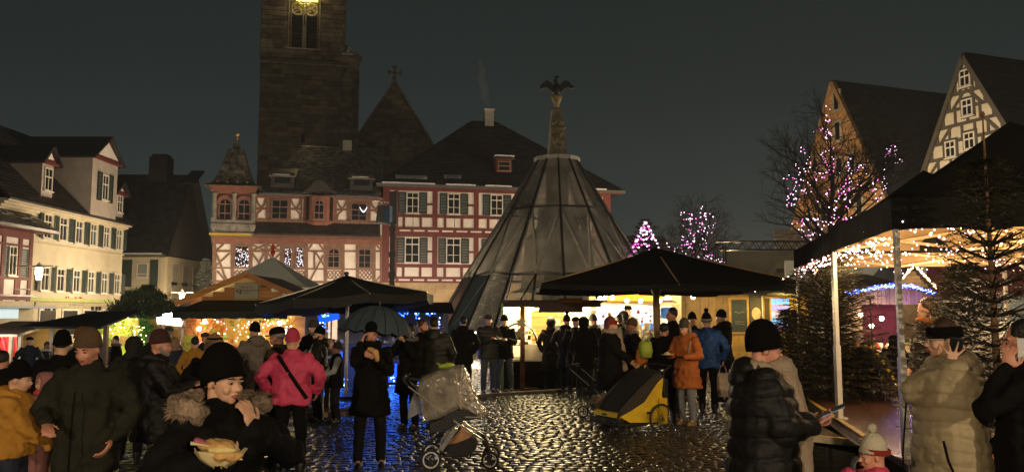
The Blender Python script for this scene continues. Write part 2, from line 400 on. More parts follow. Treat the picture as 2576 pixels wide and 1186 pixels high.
assumed_street_lamp(-9, -13, 5.6, 7000, (1, .76, .50), 'unseen tall lamp added behind the viewer on the left for front light'); assumed_street_lamp(8, -12, 5.6, 7500, (1, .79, .54), 'unseen tall lamp added behind the viewer on the right for front light')  # both out of view, added as front light on faces, coats and hut

# ================================================================== TOWN HALL (red half-timbered wing + gilded wing)
A11 = R(11.5)
HO = at(530, 785, 52.0); HO.z = 0
HF = Fr(HO, A11)
z4 = zoomer(1300, 400, 1100 / 1864); z6 = zoomer(720, 580, 680 / 1876); z2 = zoomer(700, 0, 912 / 1423)
def h4(x, y, off=0): return HF.uv(*z4(x, y), off)
def h6(x, y, off=0): return HF.uv(*z6(x, y), off)
# ---- red wing
RW = HF.emp('town_hall', 'oxblood red half-timbered town hall wing with green shutters and steep dark hipped roof', 'building')
xl = h4(108, 700)[0]; xr = h4(1482, 700)[0]
wall_top = h4(300, 432)[1]; plinth = h4(300, 1026)[1]; zmid = h4(300, 733)[1]
wallrect(RW, 'wall', whitep, xl + .05, xr - .05, .0, 9, plinth, wall_top)
wallrect(RW, 'ground_floor', ashlar, xl + .05, xr - .05, -.04, 9, 0, plinth)
bl = (.62, .42)
zr_ = plinth; 
m_st = []
for zi in range(4):
    zz0 = plinth - (zi + 1) * .46; xx = xl
    while xx < xr:
        wv = random.uniform(.7, 1.25); MB().bx(xx + .015, min(xx + wv, xr) - .015, -.09, 0, zz0 + .015, zz0 + .445).build('stone', ashlar, RW); xx += wv
def hb(x0, x1, ya, yb, name='beam', proud=.06):      # horizontal beam between zoom rows ya..yb
    a = h4(x0, ya)[1]; b = h4(x0, yb)[1]; return MB().bx(x0m(x0), x0m(x1), -proud - random.uniform(0, .01), .01, min(a, b), max(a, b)).build(name, redwood, RW)
def x0m(x): return h4(x, 700)[0]
X_ = lambda x: h4(x, 700)[0]
Zr = lambda y: h4(300, y)[1]
for (ya, yb) in ((428, 474), (613, 634), (692, 707), (720, 750), (913, 935), (990, 1003), (1018, 1028)):
    MB().bx(xl, xr, -.075, .01, Zr(yb), Zr(ya)).build('beam', redwood, RW)
for yy in (706, 1003):       # dentil strip: red with white infill
    MB().bx(xl, xr, -.03, .012, Zr(yy + 15), Zr(yy)).build('frieze', redwood, RW)
    x = 122
    while x < 1470: MB().bx(X_(x), X_(x + 66), -.045, -.028, Zr(yy + 12), Zr(yy + 3)).build('frieze_panel', whitep, RW); x += 86
bays = [286, 535, 795, 1060, 1330]
for bi, xc in enumerate(bays):
    for (y0, y1, y2, ww) in ((483, 613, 692, 37), (755, 912, 990, 43)):
        z0, z1 = Zr(y1 - 4), Zr(y0)
        window(RW, X_(xc - ww), X_(xc + ww), z0, z1, 2, (.33, .73), wframe)
        shutter(RW, X_(xc - ww - 48), X_(xc - ww - 3), z0, z1); shutter(RW, X_(xc + ww + 4), X_(xc + ww + 50), z0, z1)
        xa = xc + ww + 50
        # posts from upper rail to lower rail
        for px in ((xc + 136 if bi < 4 else 1420), xc - ww - 60 if bi == 0 else None):
            if px is None: continue
            w_ = .34 if px > xc else .26
            MB().bx(X_(px) - w_ / 2, X_(px) + w_ / 2, -.062, .01, Zr(y2), Zr(y0 - 20)).build('beam', redwood, RW)
        MB().bx(X_(xc - ww) - .1, X_(xc + ww) + .1, -.055, .01, z0 - .16, z0).build('beam', redwood, RW)
        # midrail in white infill
        yym = (y0 + y1) / 2 + 4
        MB().bx(X_(xa), X_(xc + 136), -.05, .01, Zr(yym + 6), Zr(yym - 6)).build('beam', redwood, RW)
        # short posts of the parapet zone
        for px in (xc - 52, xc + 50): MB().bx(X_(px) - .09, X_(px) + .09, -.052, .01, Zr(y2), Zr(y1 + 22)).build('beam', redwood, RW)
        MB().bx(X_(xa - 50) - .02, X_(xa - 50) + .02, -.05, .01, Zr(y1), Zr(y0)).build('beam', redwood, RW)
MB().bx(xl - .02, xl + .45, -.08, .01, plinth, wall_top).build('corner_post', redwood, RW); MB().bx(xr - .5, xr + .02, -.08, .01, plinth, wall_top).build('corner_post', redwood, RW)
for xc in (265, 290): pass
for xc in bays[:3]:
    l_ = MB().tube([(X_(xc), -.1, Zr(632)), (X_(xc) + .02, -.3, Zr(625)), (X_(xc) + .02, -.3, Zr(690))], .02, 5).tube([(X_(xc) - .5, -.3, Zr(632)), (X_(xc) + .5, -.3, Zr(632))], .02, 5).build('flower_bracket', blackm, RW)
# roof: hipped, ridge behind
ez = Zr(432); ov = .75
yr = 5.2
def hp(x, y, off): s, z = HF.uv(*z4(x, y), off); return Vector((s, off, z))
r0 = hp(645, 50, yr); r1 = hp(790, 50, yr); r1.z = r0.z
eL = Vector((xl - .5, -ov, ez - .15)); eR = Vector((xr + .9, -ov, ez - .15)); eLb = Vector((xl - .5, 2 * yr + ov, ez - .15)); eRb = Vector((xr + .9, 2 * yr + ov, ez - .15))
roof(RW, (eL, eR, r1, r0), darktile, .5, .42); roof(RW, (eR, eRb, r1, r1), darktile, .5, .42, tiles=True); roof(RW, (eLb, eL, r0, r0), darktile, .5, .42); roof(RW, (eRb, eLb, r0, r1), darktile, .6, .5, tiles=False)
MB().bx(eL.x, eR.x, -ov - .06, -ov + .1, ez - .33, ez - .12).build('gutter', zinc, RW)
MB().bx(eL.x, eR.x, -ov + .05, 0, ez - .30, ez - .2).build('eave_board', redwood, RW)
for (xa, xb, ya, yb) in ((96, 415, 402, 410), (478, 655, 414, 421), (715, 872, 424, 430), (1375, 1440, 436, 441)):
    MB().bx(X_(xa), X_(xb), -ov - .09, -ov + .12, ez - .13, ez - .03).build('snow_strip', snow, RW)
slope = (r0.z - eL.z) / (yr + ov)
def onroof(x, t): return Vector((x, -ov + (yr + ov) * t, eL.z + (r0.z - eL.z) * t))
for (xa, xb, t) in ((205, 350, .075), (495, 575, .10)):
    a = onroof(X_(xa), t); b = onroof(X_(xb), t); m = MB()
    for k in range(14):
        q = a.lerp(b, random.random()); m.box(q + Vector((0, -.05, .12)), (random.uniform(.3, .9), .35, .05), Matrix.Rotation(math.atan(slope), 3, 'X'))
    m.build('snow_patch', snow, RW)
ch = MB(); ch.bx(r0.x + .95, r1.x - .25, yr - .5, yr + .4, r0.z - .5, r0.z + .75).bx(r0.x + .88, r1.x - .18, yr - .58, yr + .48, r0.z + .75, r0.z + .87)
ch.build('chimney', M('pale_chimney', (.45, .42, .35), .8, .15, 3, .3, 20), RW)
# dormer
dx = X_(838); dt = onroof(dx, .26); dm = MB().bx(dx - .55, dx + .55, dt.y - .9, dt.y + .9, dt.z - .35, dt.z + .55); dorm = dm.build('dormer', redwood, RW)
window(RW, dx - .45, dx + .45, dt.z - .3, dt.z + .38, 1, (.5,), bframe, y=dt.y - .9)
MB().box((dx, dt.y - .1, dt.z + .68), (1.5, 2.2, .1), Matrix.Rotation(R(8), 3, 'X')).build('dormer_roof', slate, dorm); MB().bx(dx - .7, dx + .7, dt.y - 1.22, dt.y - .5, dt.z + .70, dt.z + .77).build('snow_cap', snow, dorm)

# ---- gilded wing
GW = HF.emp('gilded_hall', 'half-timbered hall with brown timbers, arched corner oriel and tiled spire turret', 'building')
gX = lambda x: h6(x, 800)[0]
def gZ(y, x=900): return h6(x, y)[1]
gl, gr = gX(100), gX(1770)
wallrect(GW, 'wall', pinkp, gl + .05, gr - .03, .0, 8, 0, gZ(340))
def gp(x, y): s, z = h6(x, y); return (s, z)
ty = [0]
def gbeam(x0, y0, x1, y1, w, mat=None): return beam(GW, gp(x0, y0), gp(x1, y1), w * .0098 * 1.0, mat or goldwood)
# friezes / cornices
for (ya, yb, pr, mt) in ((318, 352, .10, redstone), (555, 585, .10, goldwood), (705, 730, .30, redstone), (730, 790, .07, redstone), (735, 745, .34, goldwood), (1030, 1045, .08, goldwood), (1155, 1180, .10, goldwood)):
    x0 = 500 if ya < 700 else 96
    MB().bx(gX(x0), gr, -pr, .01, gZ(yb), gZ(ya)).build('cornice' if pr > .2 else 'beam', mt, GW)
# upper storey window bays (flat brown panels) and windows
for (x0, x1, wx0, wx1, wy0, wy1) in ((640, 862, 672, 838, 365, 555), (1430, 1648, 1458, 1614, 378, 555)):
    MB().bx(gX(x0), gX(x1), -.05, .01, gZ(560), gZ(348)).build('window_surround', goldwood, GW)
    window(GW, gX(wx0), gX(wx1), gZ(wy1), gZ(wy0), 2, (.3, .62), bframe, y=-.05)
# braced infill panels
def brace_panel(x0, x1, ya, yb, ym, flip):
    for xx in (x0, x1): gbeam(xx, ya, xx, yb, 14)
    gbeam(x0, ym, x1, ym, 14)
    xa, xb = (x0, x1)
    curved(GW, [gp(xa + 8, ya), gp(xa + (xb - xa) * .25, ya + (ym - ya) * .55), gp(xa + (xb - xa) * .6, ym)], .12, goldwood)
    curved(GW, [gp(xb - 8, ya), gp(xb - (xb - xa) * .15, ya + (ym - ya) * .4), gp(xa + (xb - xa) * .55, ym)], .12, goldwood)
    if flip: curved(GW, [gp(xa + 8, yb), gp(xa + (xb - xa) * .2, yb - (yb - ym) * .55), gp(xa + (xb - xa) * .6, ym)], .12, goldwood)
    else: curved(GW, [gp(xb - 8, yb), gp(xb - (xb - xa) * .15, yb - (yb - ym) * .55), gp(xa + (xb - xa) * .45, ym)], .12, goldwood)
brace_panel(524, 638, 345, 553, 450, True); brace_panel(862, 976, 350, 555, 452, False); brace_panel(1314, 1430, 358, 557, 460, True); brace_panel(1647, 1752, 364, 562, 466, False)
# bay oriel
ob = MB(); c0, c1, c2, c3 = gX(985), gX(1075), gX(1225), gX(1300); zb0, zb1 = gZ(575), gZ(330)
ob.rings([[(c0, 0, z), (c1, -.7, z), (c2, -.7, z), (c3, 0, z)] for z in (zb0, zb1)])
oo = ob.build('bay_oriel', redstone, GW)
window(GW, gX(1096), gX(1196), gZ(560), gZ(368), 2, (.33,), bframe, y=-.7, arch=True)
for (a, b) in ((c0, c1), (c2, c3)):
    xm = (a + b) / 2; an = math.atan2(.7, (b - a)) * (-1 if a < c1 - .01 else 1)
    w_ = MB().box((0, 0, 0), (.34, .05, 1.65)).build('window', glassd, GW, loc=(xm, -.37, (zb0 + zb1) / 2 + .05), rot=(0, 0, an))
cc = MB(); cc.rings([[(c0 + .1, -.02, gZ(580)), (c1 + .2, -.6, gZ(580)), (c2 - .2, -.6, gZ(580)), (c3 - .1, -.02, gZ(580))][::1], [(gX(1045), -.02, gZ(612)), (gX(1090), -.3, gZ(612)), (gX(1215), -.3, gZ(612)), (gX(1245), -.02, gZ(612))]]); cc.build('corbel', redstone, GW)
# gable cap over bay
cg = [gp(1000, 300), gp(1060, 262), gp(1110, 205), gp(1150, 185), gp(1200, 205), gp(1260, 265), gp(1318, 305)]
MB().prism(cg, -.95, .8).build('oriel_roof', slate, GW)
# pent roof
pa, pb = gX(500), gX(1745)
roof(GW, (Vector((pa, -.9, gZ(708))), Vector((pb, -.9, gZ(712))), Vector((pb, .02, gZ(585))), Vector((pa, .02, gZ(580)))), slate, .3, .22, name='pent_roof')
# lower storey
for xx in (120, 298, 480, 630, 780, 1025, 1210, 1385, 1525, 1690, 1762): gbeam(xx, 785, xx, 1300, 22)
for (x0, x1) in ((130, 300), (484, 780), (1030, 1210), (1390, 1525), (1690, 1765)):
    gbeam(x0, 865, x1, 865, 14); gbeam(x0, 788, x1, 788, 12)
for s_ in ((145, 855, 210, 795), (137, 880, 230, 1130), (270, 885, 135, 1010), (485, 800, 625, 862), (625, 800, 485, 862), (640, 800, 775, 862), (775, 800, 640, 862), (490, 880, 580, 1010), (612, 880, 540, 1030), (775, 880, 700, 960), (645, 880, 700, 960), (1035, 860, 1085, 795), (1200, 860, 1150, 795), (1105, 870, 1105, 1040), (1195, 900, 1060, 1155), (1118, 880, 1200, 1010), (1700, 795, 1765, 860), (1765, 1090, 1700, 1170), (150, 1060, 230, 1160), (215, 1090, 262, 1180)):
    gbeam(*s_, 12)
for (x0, x1) in ((300, 480), (780, 1025), (1210, 1385), (1525, 1690)): MB().bx(gX(x0), gX(x1), -.045, .01, gZ(1040), gZ(785)).build('window_surround', goldwood, GW)
glit = []
wl = [window(GW, gX(322), gX(465), gZ(1026), gZ(822), 2, (.72,), bframe, y=-.045), window(GW, gX(803), gX(886), gZ(1026), gZ(825), 2, (.7,), bframe, y=-.045, arch=True), window(GW, gX(922), gX(1008), gZ(1026), gZ(825), 2, (.7,), bframe, y=-.045, arch=True),
      window(GW, gX(1236), gX(1356), gZ(1026), gZ(828), 2, (.3, .58), bframe, y=-.045, arch=True), window(GW, gX(1537), gX(1662), gZ(1026), gZ(834), 2, (.3, .68), bframe, y=-.045)]
m = MB()
for (x0, x1, n_) in ((330, 458, 70), (812, 880, 28), (930, 1002, 46)):
    for k in range(n_):
        a = random.uniform(x0, x1); b = random.uniform(838, 1020); s, z = gp(a, b); m.ico((s, -.13, z), random.uniform(.02, .042))
o = m.build('window_fairy_lights', EM('cool_white_bulb', (.9, .85, 1), 1.6), GW); o['kind'] = 'stuff'
m = MB()
for k in range(11):
    t = k / 10 * 2 - 1; s, z = gp(1585 + 33 * t, 480 - 38 * t * t + (0 if abs(t) > .2 else 4)); m.ico((s, -.16, z), .045)
m.build('heart_light', EM('cool_white_bulb', (.9, .85, 1), 1.6), GW)
# lattice panels below windows
for (x0, x1, kind_) in ((1222, 1372, 0), (1535, 1680, 1), (305, 470, 1), (790, 1015, 0)):
    n2 = 2 if x1 - x0 < 200 else 3; w_ = (x1 - x0) / n2
    if kind_:
        for k in range(n2):
            xa = x0 + k * w_
            for q in ((xa, 1052, xa + w_, 1145), (xa + w_, 1052, xa, 1145), (xa + w_ / 2, 1052, xa + w_, 1098), (xa + w_ / 2, 1052, xa, 1098), (xa + w_ / 2, 1145, xa, 1098), (xa + w_ / 2, 1145, xa + w_, 1098)): gbeam(*q, 7)
    else:
        for k in range(n2):
            cx = x0 + (k + .5) * w_; pts = [gp(cx + w_ * .4 * math.cos(a), 1098 + 38 * math.sin(a)) for a in [2 * PI * j / 12 for j in range(13)]]; curved(GW, pts, .08, goldwood)
            gbeam(cx - w_ / 2, 1052, cx + w_ / 2, 1145, 6); gbeam(cx + w_ / 2, 1052, cx - w_ / 2, 1145, 6)
# corner oriel
ox0, ox1 = gX(100), gX(508); oy = -.9
def oZ(y): return HF.uv(*z6(300, y), oy)[1]
def oX(x): return HF.uv(*z6(x, 450), oy)[0]
MB().bx(oX(135), oX(500), oy + .18, .2, oZ(560), oZ(300)).build('oriel_wall', redstone, GW)
MB().bx(oX(150), oX(490), oy + .05, .2, oZ(690), oZ(575)).build('oriel_parapet', greyst, GW)
for (ya, yb, pr) in ((562, 580, .12), (684, 700, .10), (598, 606, .06)): MB().bx(oX(95) - pr * 0, oX(512), oy - pr, .25, oZ(yb), oZ(ya)).build('string_course', greyst, GW)
for xx in (118, 312, 500):
    m = MB().lathe([(.17, oZ(562)), (.2, oZ(545)), (.13, oZ(530)), (.15, oZ(420)), (.12, oZ(325)), (.17, oZ(308)), (.19, oZ(298))], 10, (oX(xx), oy + .05, 0)); m.build('column', greyst, GW, smooth=True)
    MB().rings([[(oX(xx) - .14 * q, oy - .05 * q, z), (oX(xx) + .14 * q, oy - .05 * q, z), (oX(xx) + .14 * q, oy + .2, z), (oX(xx) - .14 * q, oy + .2, z)] for q, z in ((1.2, oZ(600)), (1.3, oZ(625)), (.5, oZ(670)))]).build('bracket', greyst, GW)
for xc in (222, 410):
    window(GW, oX(xc - 62), oX(xc + 62), oZ(556), oZ(345), 2, (.3,), bframe, y=oy + .16, arch=True)
    pts = [(oX(xc) + (oX(xc + 74) - oX(xc)) * math.cos(a), oZ(402) + (oZ(330) - oZ(402)) * math.sin(a)) for a in [PI * j / 10 for j in range(11)]]
    curved(GW, pts, .16, redstone, .14, oy + .18)
for k, (ya, yb, pr) in enumerate(((298, 282, .05), (282, 262, .14), (262, 246, .24), (246, 236, .36))): MB().bx(oX(96) - pr * .4, oX(508) + pr * .4, oy - pr, .4, oZ(ya), oZ(yb)).build('cornice', redstone, GW)
MB().bx(gX(90), gX(492), -1.02, .0, gZ(733), gZ(716)).build('gilded_moulding', M('gilding', (.75, .52, .08), .35, .3, 30, .5, 60, metal=.6), GW)
# spire
apx, apz = HF.uv(603, 352, 1.0); cx = (oX(96) + oX(508)) / 2; zb = oZ(236); hw = (oX(508) - oX(96)) / 2 + .42
prof = [(hw, zb), (hw * .80, zb + .28), (hw * .62, zb + .9), (hw * .46, zb + 1.7), (hw * .30, zb + 2.6), (hw * .14, apz - .9), (.07, apz - .2)]
n8 = 8; rr = []
sp_m = MB()
for (r_, z) in prof:
    rr.append([Vector((cx + (r_ * math.cos(PI / 4 + PI / 2 * k) * 1.414 if z < zb + .1 else r_ * 1.25 * math.cos(PI / 4 + PI / 2 * k)), -.0 + (r_ * math.sin(PI / 4 + PI / 2 * k) * 1.35 if z < zb + .1 else r_ * 1.2 * math.sin(PI / 4 + PI / 2 * k)), z)) for k in range(4)])
sp_m.rings(rr); so = sp_m.build('spire_roof', slate2, GW)
tm = MB()
for i in range(len(rr) - 1):
    for k in range(4):
        a, b, c_, d_ = rr[i][k], rr[i][(k + 1) % 4], rr[i + 1][(k + 1) % 4], rr[i + 1][k]; rows = max(1, int((d_ - a).length / .2))
        for r_ in range(rows):
            t = r_ / rows; A = a.lerp(d_, t); B = b.lerp(c_, t); n = max(1, int((B - A).length / .22)); A2 = a.lerp(d_, min(1, t + 1.2 / rows)); B2 = b.lerp(c_, min(1, t + 1.2 / rows)); cen = Vector((cx, 0, (A.z + B.z) / 2)); nn = ((A + B) / 2 - cen).normalized()
            for j in range(n):
                s0, s1 = j / n, (j + .93) / n; off = nn * random.uniform(.04, .06); tm.add([A.lerp(B, s0) + off, A.lerp(B, s1) + off, A2.lerp(B2, s1) + nn * .015, A2.lerp(B2, s0) + nn * .015], [(0, 1, 2, 3)])
t_ = tm.build('spire_tiles', slate2, so); t_['kind'] = 'stuff'
MB().tube([(cx, 0, apz - .3), (cx, 0, apz + .1)], .04).ell((cx, 0, apz + .16), .15).build('gilt_ball', M('gilt', (.8, .5, .15), .3, .1, 5, 0, metal=.8), GW, smooth=True)
for k in range(4): 
    xx = oX(150 + k * 98); MB().bx(xx - .05, xx + .05, oy - .36, oy - .26, zb, zb + .32).build('gilt_finial', M('gilt', (.8, .5, .15), .3, .1, 5, 0, metal=.8), GW)
# main roof of gilded wing
gz = gZ(322)
def gr3(u, v, off): s, z = HF.uv(u, v, off); return Vector((s, off, z))
T0 = gr3(761, 366, 4.6); T1 = gr3(962, 372, 4.6); T1.z = T0.z
B0 = Vector((gX(520), -.55, gz)); B1 = Vector((gX(1730), -.55, gz)); 
k0 = B0.lerp(T0, .16); k1 = B1.lerp(T1, .10)
roof(GW, (B0, B1, T1, T0), slate2, .26, .23)
roof(GW, (Vector((gX(520), 8.5, gz)), B0, T0, T0), slate2, .4, .35); roof(GW, (B1, Vector((gX(1730), 8.5, gz)), T1, T1), slate2, tiles=False)
gz1 = gz
MB().bx(gX(560), gX(1000), -.68, -.5, gz - .1, gz + .03).build('gutter', zinc, GW); MB().bx(gX(1310), gX(1715), -.68, -.5, gz - .1, gz + .03).build('gutter', zinc, GW)
sl = (T0.z - B0.z) / (4.6 + .55)
m = MB()
for k in range(46):
    xx = random.choice([random.uniform(gX(600), gX(1000)), random.uniform(gX(1330), gX(1700))]); t = random.uniform(.01, .10); m.box((xx, -.55 + 5.15 * t - .03, gz + (T0.z - B0.z) * t + .1), (random.uniform(.4, 1.2), .3, .04), Matrix.Rotation(math.atan(sl), 3, 'X'))
m.build('slush_snow', M('grey_slush', (.20, .20, .18), .4, .4, 6, .5, 20), GW)
for xc in (780, 1555):
    t = .13; xx = gX(xc); q = Vector((xx, -.55 + 5.15 * t, gz + (T0.z - B0.z) * t)); dd = MB().bx(xx - .75, xx + .75, q.y - .5, q.y + 1.2, q.z - .1, q.z + .95).build('dormer', slate, GW)
    MB().box((xx, q.y + .3, q.z + 1.05), (1.75, 2.2, .1), Matrix.Rotation(R(22), 3, 'X')).build('dormer_roof', slate2, dd); MB().bx(xx - .5, xx + .5, q.y - .53, q.y - .49, q.z + .2, q.z + .7).build('window', glassd, dd)
    MB().box((xx - .1, q.y - .55, q.z + .80), (1.1, .3, .06), Matrix.Rotation(R(22), 3, 'X')).build('snow_cap', snow, dd)
c_ = gr3(873, 366, 4.6); MB().bx(c_.x - .3, c_.x + .35, 4.2, 4.9, c_.z - .5, c_.z + .32).build('chimney', M('pale_chimney', (.45, .42, .35), .8, .15, 3, .3, 20), GW)

# ================================================================== CHURCH TOWER
TO = at(648, 785, 76); TO.z = 0
TF = Fr(TO, R(11.5))
TW = TF.emp('church_tower', 'tall dark sandstone church tower with traceried window and stair turret', 'tower')
tx = lambda u, v=200: TF.uv(u, v)[0]
tz = lambda v, u=760: TF.uv(u, v)[1]
w0, w1 = tx(649, 400), tx(872, 400); zc = tz(159)
U0, U1 = tx(657, 60), tx(868, 60)
# window opening kept free of stones
wx0, wx1, wz0, wz1 = tx(733, 60), tx(798, 60), tz(121), tz(-30)
core = MB(); core.bx(w0 + .1, w1 - .1, .1, 8.5, 0, zc).bx(U0 + .1, wx0, .1, 8.5, zc, 46).bx(wx1, U1 - .1, .1, 8.5, zc, 46).bx(wx0, wx1, .1, 8.5, zc, wz0).bx(wx0, wx1, .1, 8.5, wz1 + .8, 46).bx(wx0, wx1, 1.2, 8.5, wz0, wz1 + .8)
core.build('tower_core', towerjt, TW)
stones = []
def course(xa, xb, z, h, y):
    x = xa - random.uniform(0, .5)
    while x < xb:
        w = random.uniform(.75, 1.5); a, b = max(x, xa), min(x + w, xb)
        if b - a > .15: stones.append((a, b, z, h, y))
        x += w
z = tz(430)
while z < zc - .1: h = random.uniform(.42, .55); course(w0, w1, z, min(h, zc - z), 0); z += h
z = zc + .45
while z < 34.5:
    h = random.uniform(.42, .55)
    if z + h > wz0 - .1 and z < wz1 + .6: course(U0, wx0 - .35, z, h, 0); course(wx1 + .35, U1, z, h, 0)
    else: course(U0, U1, z, h, 0)
    z += h
sc_ = stones[:]; random.shuffle(sc_)
mstuff = MB()
for i, (a, b, z, h, y) in enumerate(sc_):
    pr = random.uniform(.0, .05)
    if i < 290: MB().bx(a + .02, b - .02, -pr, .16, z + .02, z + h - .015).build('stone', towerst, TW)
    else: mstuff.bx(a + .02, b - .02, -pr, .16, z + .02, z + h - .015)
# side and quoin stones on left and right returns
for zz in np.arange(8, 34, .5):
    for xs in ((w0, w1) if zz < zc else (U0, U1)):
        mstuff.bx(xs - .07, xs + .07, .16 + random.random() * .1, random.uniform(.5, 1.1), zz + .02, zz + .48)
o = mstuff.build('stonework', towerst, TW); o['kind'] = 'stuff'
MB().prism([(0, 0), (1, 0), (1, 1), (0, 1)], 0, 1)
MB().bx(w0 - .05, w1 + .1, -.25, .5, zc - .22, zc).build('string_course', greyst, TW)
MB().box(((w0 + w1) / 2, -.02, zc + .2), (w1 - w0, .55, .12), Matrix.Rotation(R(38), 3, 'X')).build('weathering', towerst, TW)
# window: jamb shafts, mullion, tracery
for xx in (wx0 - .28, wx0 - .06, wx1 + .06, wx1 + .28): MB().tube([(xx, .02 + .25 * (abs(xx - (wx0 + wx1) / 2) < 1.35), wz0), (xx, .02 + .25 * (abs(xx - (wx0 + wx1) / 2) < 1.35), wz1)], .08, 8).build('jamb_shaft', greyst, TW)
MB().box(((wx0 + wx1) / 2, .1, wz0 - .05), (wx1 - wx0 + 1.0, .5, .14), Matrix.Rotation(R(12), 3, 'X')).build('window_sill', M('pale_sandstone', (.42, .36, .27), .8, .2, 3, .3, 20), TW)
xm = (wx0 + wx1) / 2
MB().bx(xm - .2, xm + .2, .25, .6, wz0, tz(60)).tube([(xm - .12, .2, tz(60)), (xm - .12, .2, tz(5))], .07).tube([(xm + .12, .2, tz(60)), (xm + .12, .2, tz(5))], .07).build('mullion', greyst, TW)
tr = MB()
for (uu, vv, r_) in ((749, 20, .62), (783, 20, .62), (766, 2, .55)):
    c0 = Vector((tx(uu, vv), .35, tz(vv))); mt = Matrix.Rotation(R(90), 3, 'X'); tr.torus(c0, r_, .1, 20, 6, mt)
    for k in range(4): a = PI / 4 + PI / 2 * k; tr.bar(c0 + Vector((math.cos(a) * r_, 0, math.sin(a) * r_)), c0 + Vector((math.cos(a + .5) * r_ * .3, 0, math.sin(a + .5) * r_ * .3)), .09)
for (x0, x1) in ((wx0, xm), (xm, wx1)):
    c0 = (x0 + x1) / 2
    for k in range(9): a0, a1 = PI * k / 9, PI * (k + 1) / 9; tr.bar((c0 + .75 * math.cos(a0), .35, tz(38) + .8 * math.sin(a0)), (c0 + .75 * math.cos(a1), .35, tz(38) + .8 * math.sin(a1)), .1)
tr.build('tracery', M('pale_sandstone', (.42, .36, .27), .8, .2, 3, .3, 20), TW)
for k in range(12):
    zz = wz0 + .3 + k * .35
    if zz < tz(30): MB().box((xm, .95, zz), (wx1 - wx0 - .1, .06, .3), Matrix.Rotation(R(40), 3, 'X')).build('louvre', slate, TW)
MB().bx(tx(757, 350), tx(767, 350), -.03, .03, tz(372), tz(335)).build('slit_window', blackm, TW)
# flood lamp on the tracery ledge lit in the photograph
fl = MB().bx(tx(740), tx(795), -.35, .0, tz(3) - .0, tz(-3)).build('floodlight', EM('flood_glass', (1, .85, .12), 3.5), TW)
lamp('tower_flood', (xm, -.9, tz(-14)), 170, (1, .72, .36), .3, TW); lamp('tower_flood', (xm, .25, tz(4)), 60, (1, .85, .3), .2, TW)
# stair turret (octagonal)
tcx = (tx(842, 200) + tx(905, 200)) / 2; rt = (tx(905, 200) - tx(842, 200)) / 2 * 1.0
tb = MB(); tb.lathe([(rt - .06, 0), (rt - .06, tz(130))], 8, (tcx, 1.0, 0), ph=PI / 8); tur = tb.build('stair_turret', towerjt, TW)
mt_ = MB(); z = 12
while z < tz(132):
    h = .5
    for k in range(8):
        a0, a1 = PI / 8 + 2 * PI * k / 8, PI / 8 + 2 * PI * (k + 1) / 8; p0 = Vector((math.cos(a0), math.sin(a0), 0)); p1 = Vector((math.cos(a1), math.sin(a1), 0))
        for (s0, s1) in ((0, .48), (.5, .98)) if int(z * 2) % 2 else ((0, .24), (.26, .74), (.76, .98)):
            q = [p0.lerp(p1, s0) * (rt - .02), p0.lerp(p1, s1) * (rt - .02), p0.lerp(p1, s1) * (rt + random.uniform(.02, .06)), p0.lerp(p1, s0) * (rt + random.uniform(.02, .06))]
            mt_.rings([[c + Vector((tcx, 1.0, zz)) for c in q] for zz in (z + .02, z + h - .02)])
    z += h
o = mt_.build('turret_stones', towerst, tur); o['kind'] = 'stuff'
MB().lathe([(rt + .25, tz(130) - .15), (rt + .3, tz(130)), (.1, tz(98))], 8, (tcx, 1.0, 0), ph=PI / 8).build('turret_roof', slate2, tur)
MB().add([(tcx + .05, .98 - rt * .3, tz(99)), (tcx + rt * .75, 1.0 - rt * .86, tz(129)), (tcx - rt * .1, .95 - rt * 1.12, tz(129))], [(0, 1, 2)]).build('icy_slates', M('icy_slate', (.5, .5, .48), .25, .5, 12, .8, 18, spec=.9), tur)
MB().lathe([(rt + .1, tz(330)), (rt + .16, tz(326)), (rt + .1, tz(322))], 8, (tcx, 1.0, 0), ph=PI / 8).build('turret_band', greyst, tur)

# ================================================================== CHURCH GABLE
NO = at(900, 785, 82); NO.z = 0
NF = Fr(NO, R(11.5)); NW = NF.emp('church_gable', 'steep dark stone church gable with a stone cross on its tip', 'church')
a0 = NF.uv(870, 400); a1 = NF.uv(1105, 400); ap = NF.uv(993, 203)
apx = ap[0]; hwn = 7.2; zap = ap[1]; k_ = (NF.uv(993, 203)[1] - NF.uv(1090, 366)[1]) / (NF.uv(1090, 366)[0] - apx)
bz = zap - k_ * 8
MB().prism([(apx - 8 + .2, 0), (apx + 8 - .2, 0), (apx + 8 - .2, bz), (apx, zap - .3), (apx - 8 + .2, bz)], .1, 1).build('gable_wall', towerjt, NW)
mst = MB(); z = bz - .5; cnt = 0
while z < zap - .6:
    h = .5; hw_ = (zap - z - h) / k_; x = apx - hw_
    while x < apx + hw_:
        w = random.uniform(.8, 1.5); b = min(x + w, apx + hw_); pr = random.uniform(0, .05)
        if cnt < 200: MB().bx(x + .02, b - .02, -pr, .12, z + .02, z + h - .02).build('stone', towerst, NW)
        else: mst.bx(x + .02, b - .02, -pr, .12, z + .02, z + h - .02)
        cnt += 1; x += w
    z += h
if mst.v: o = mst.build('stonework', towerst, NW); o['kind'] = 'stuff'
for sgn in (-1, 1): MB().bar((apx, -.05, zap), (apx + sgn * 8.2, -.05, zap - k_ * 8.2), .5, .22).build('coping', greyst, NW)
for sgn in (-1, 1): roof(NW, (Vector((apx + sgn * 8.2, .3, bz)), Vector((apx + sgn * 8.2, 20, bz)), Vector((apx, 20, zap)), Vector((apx, .3, zap))), darktile, tiles=False)
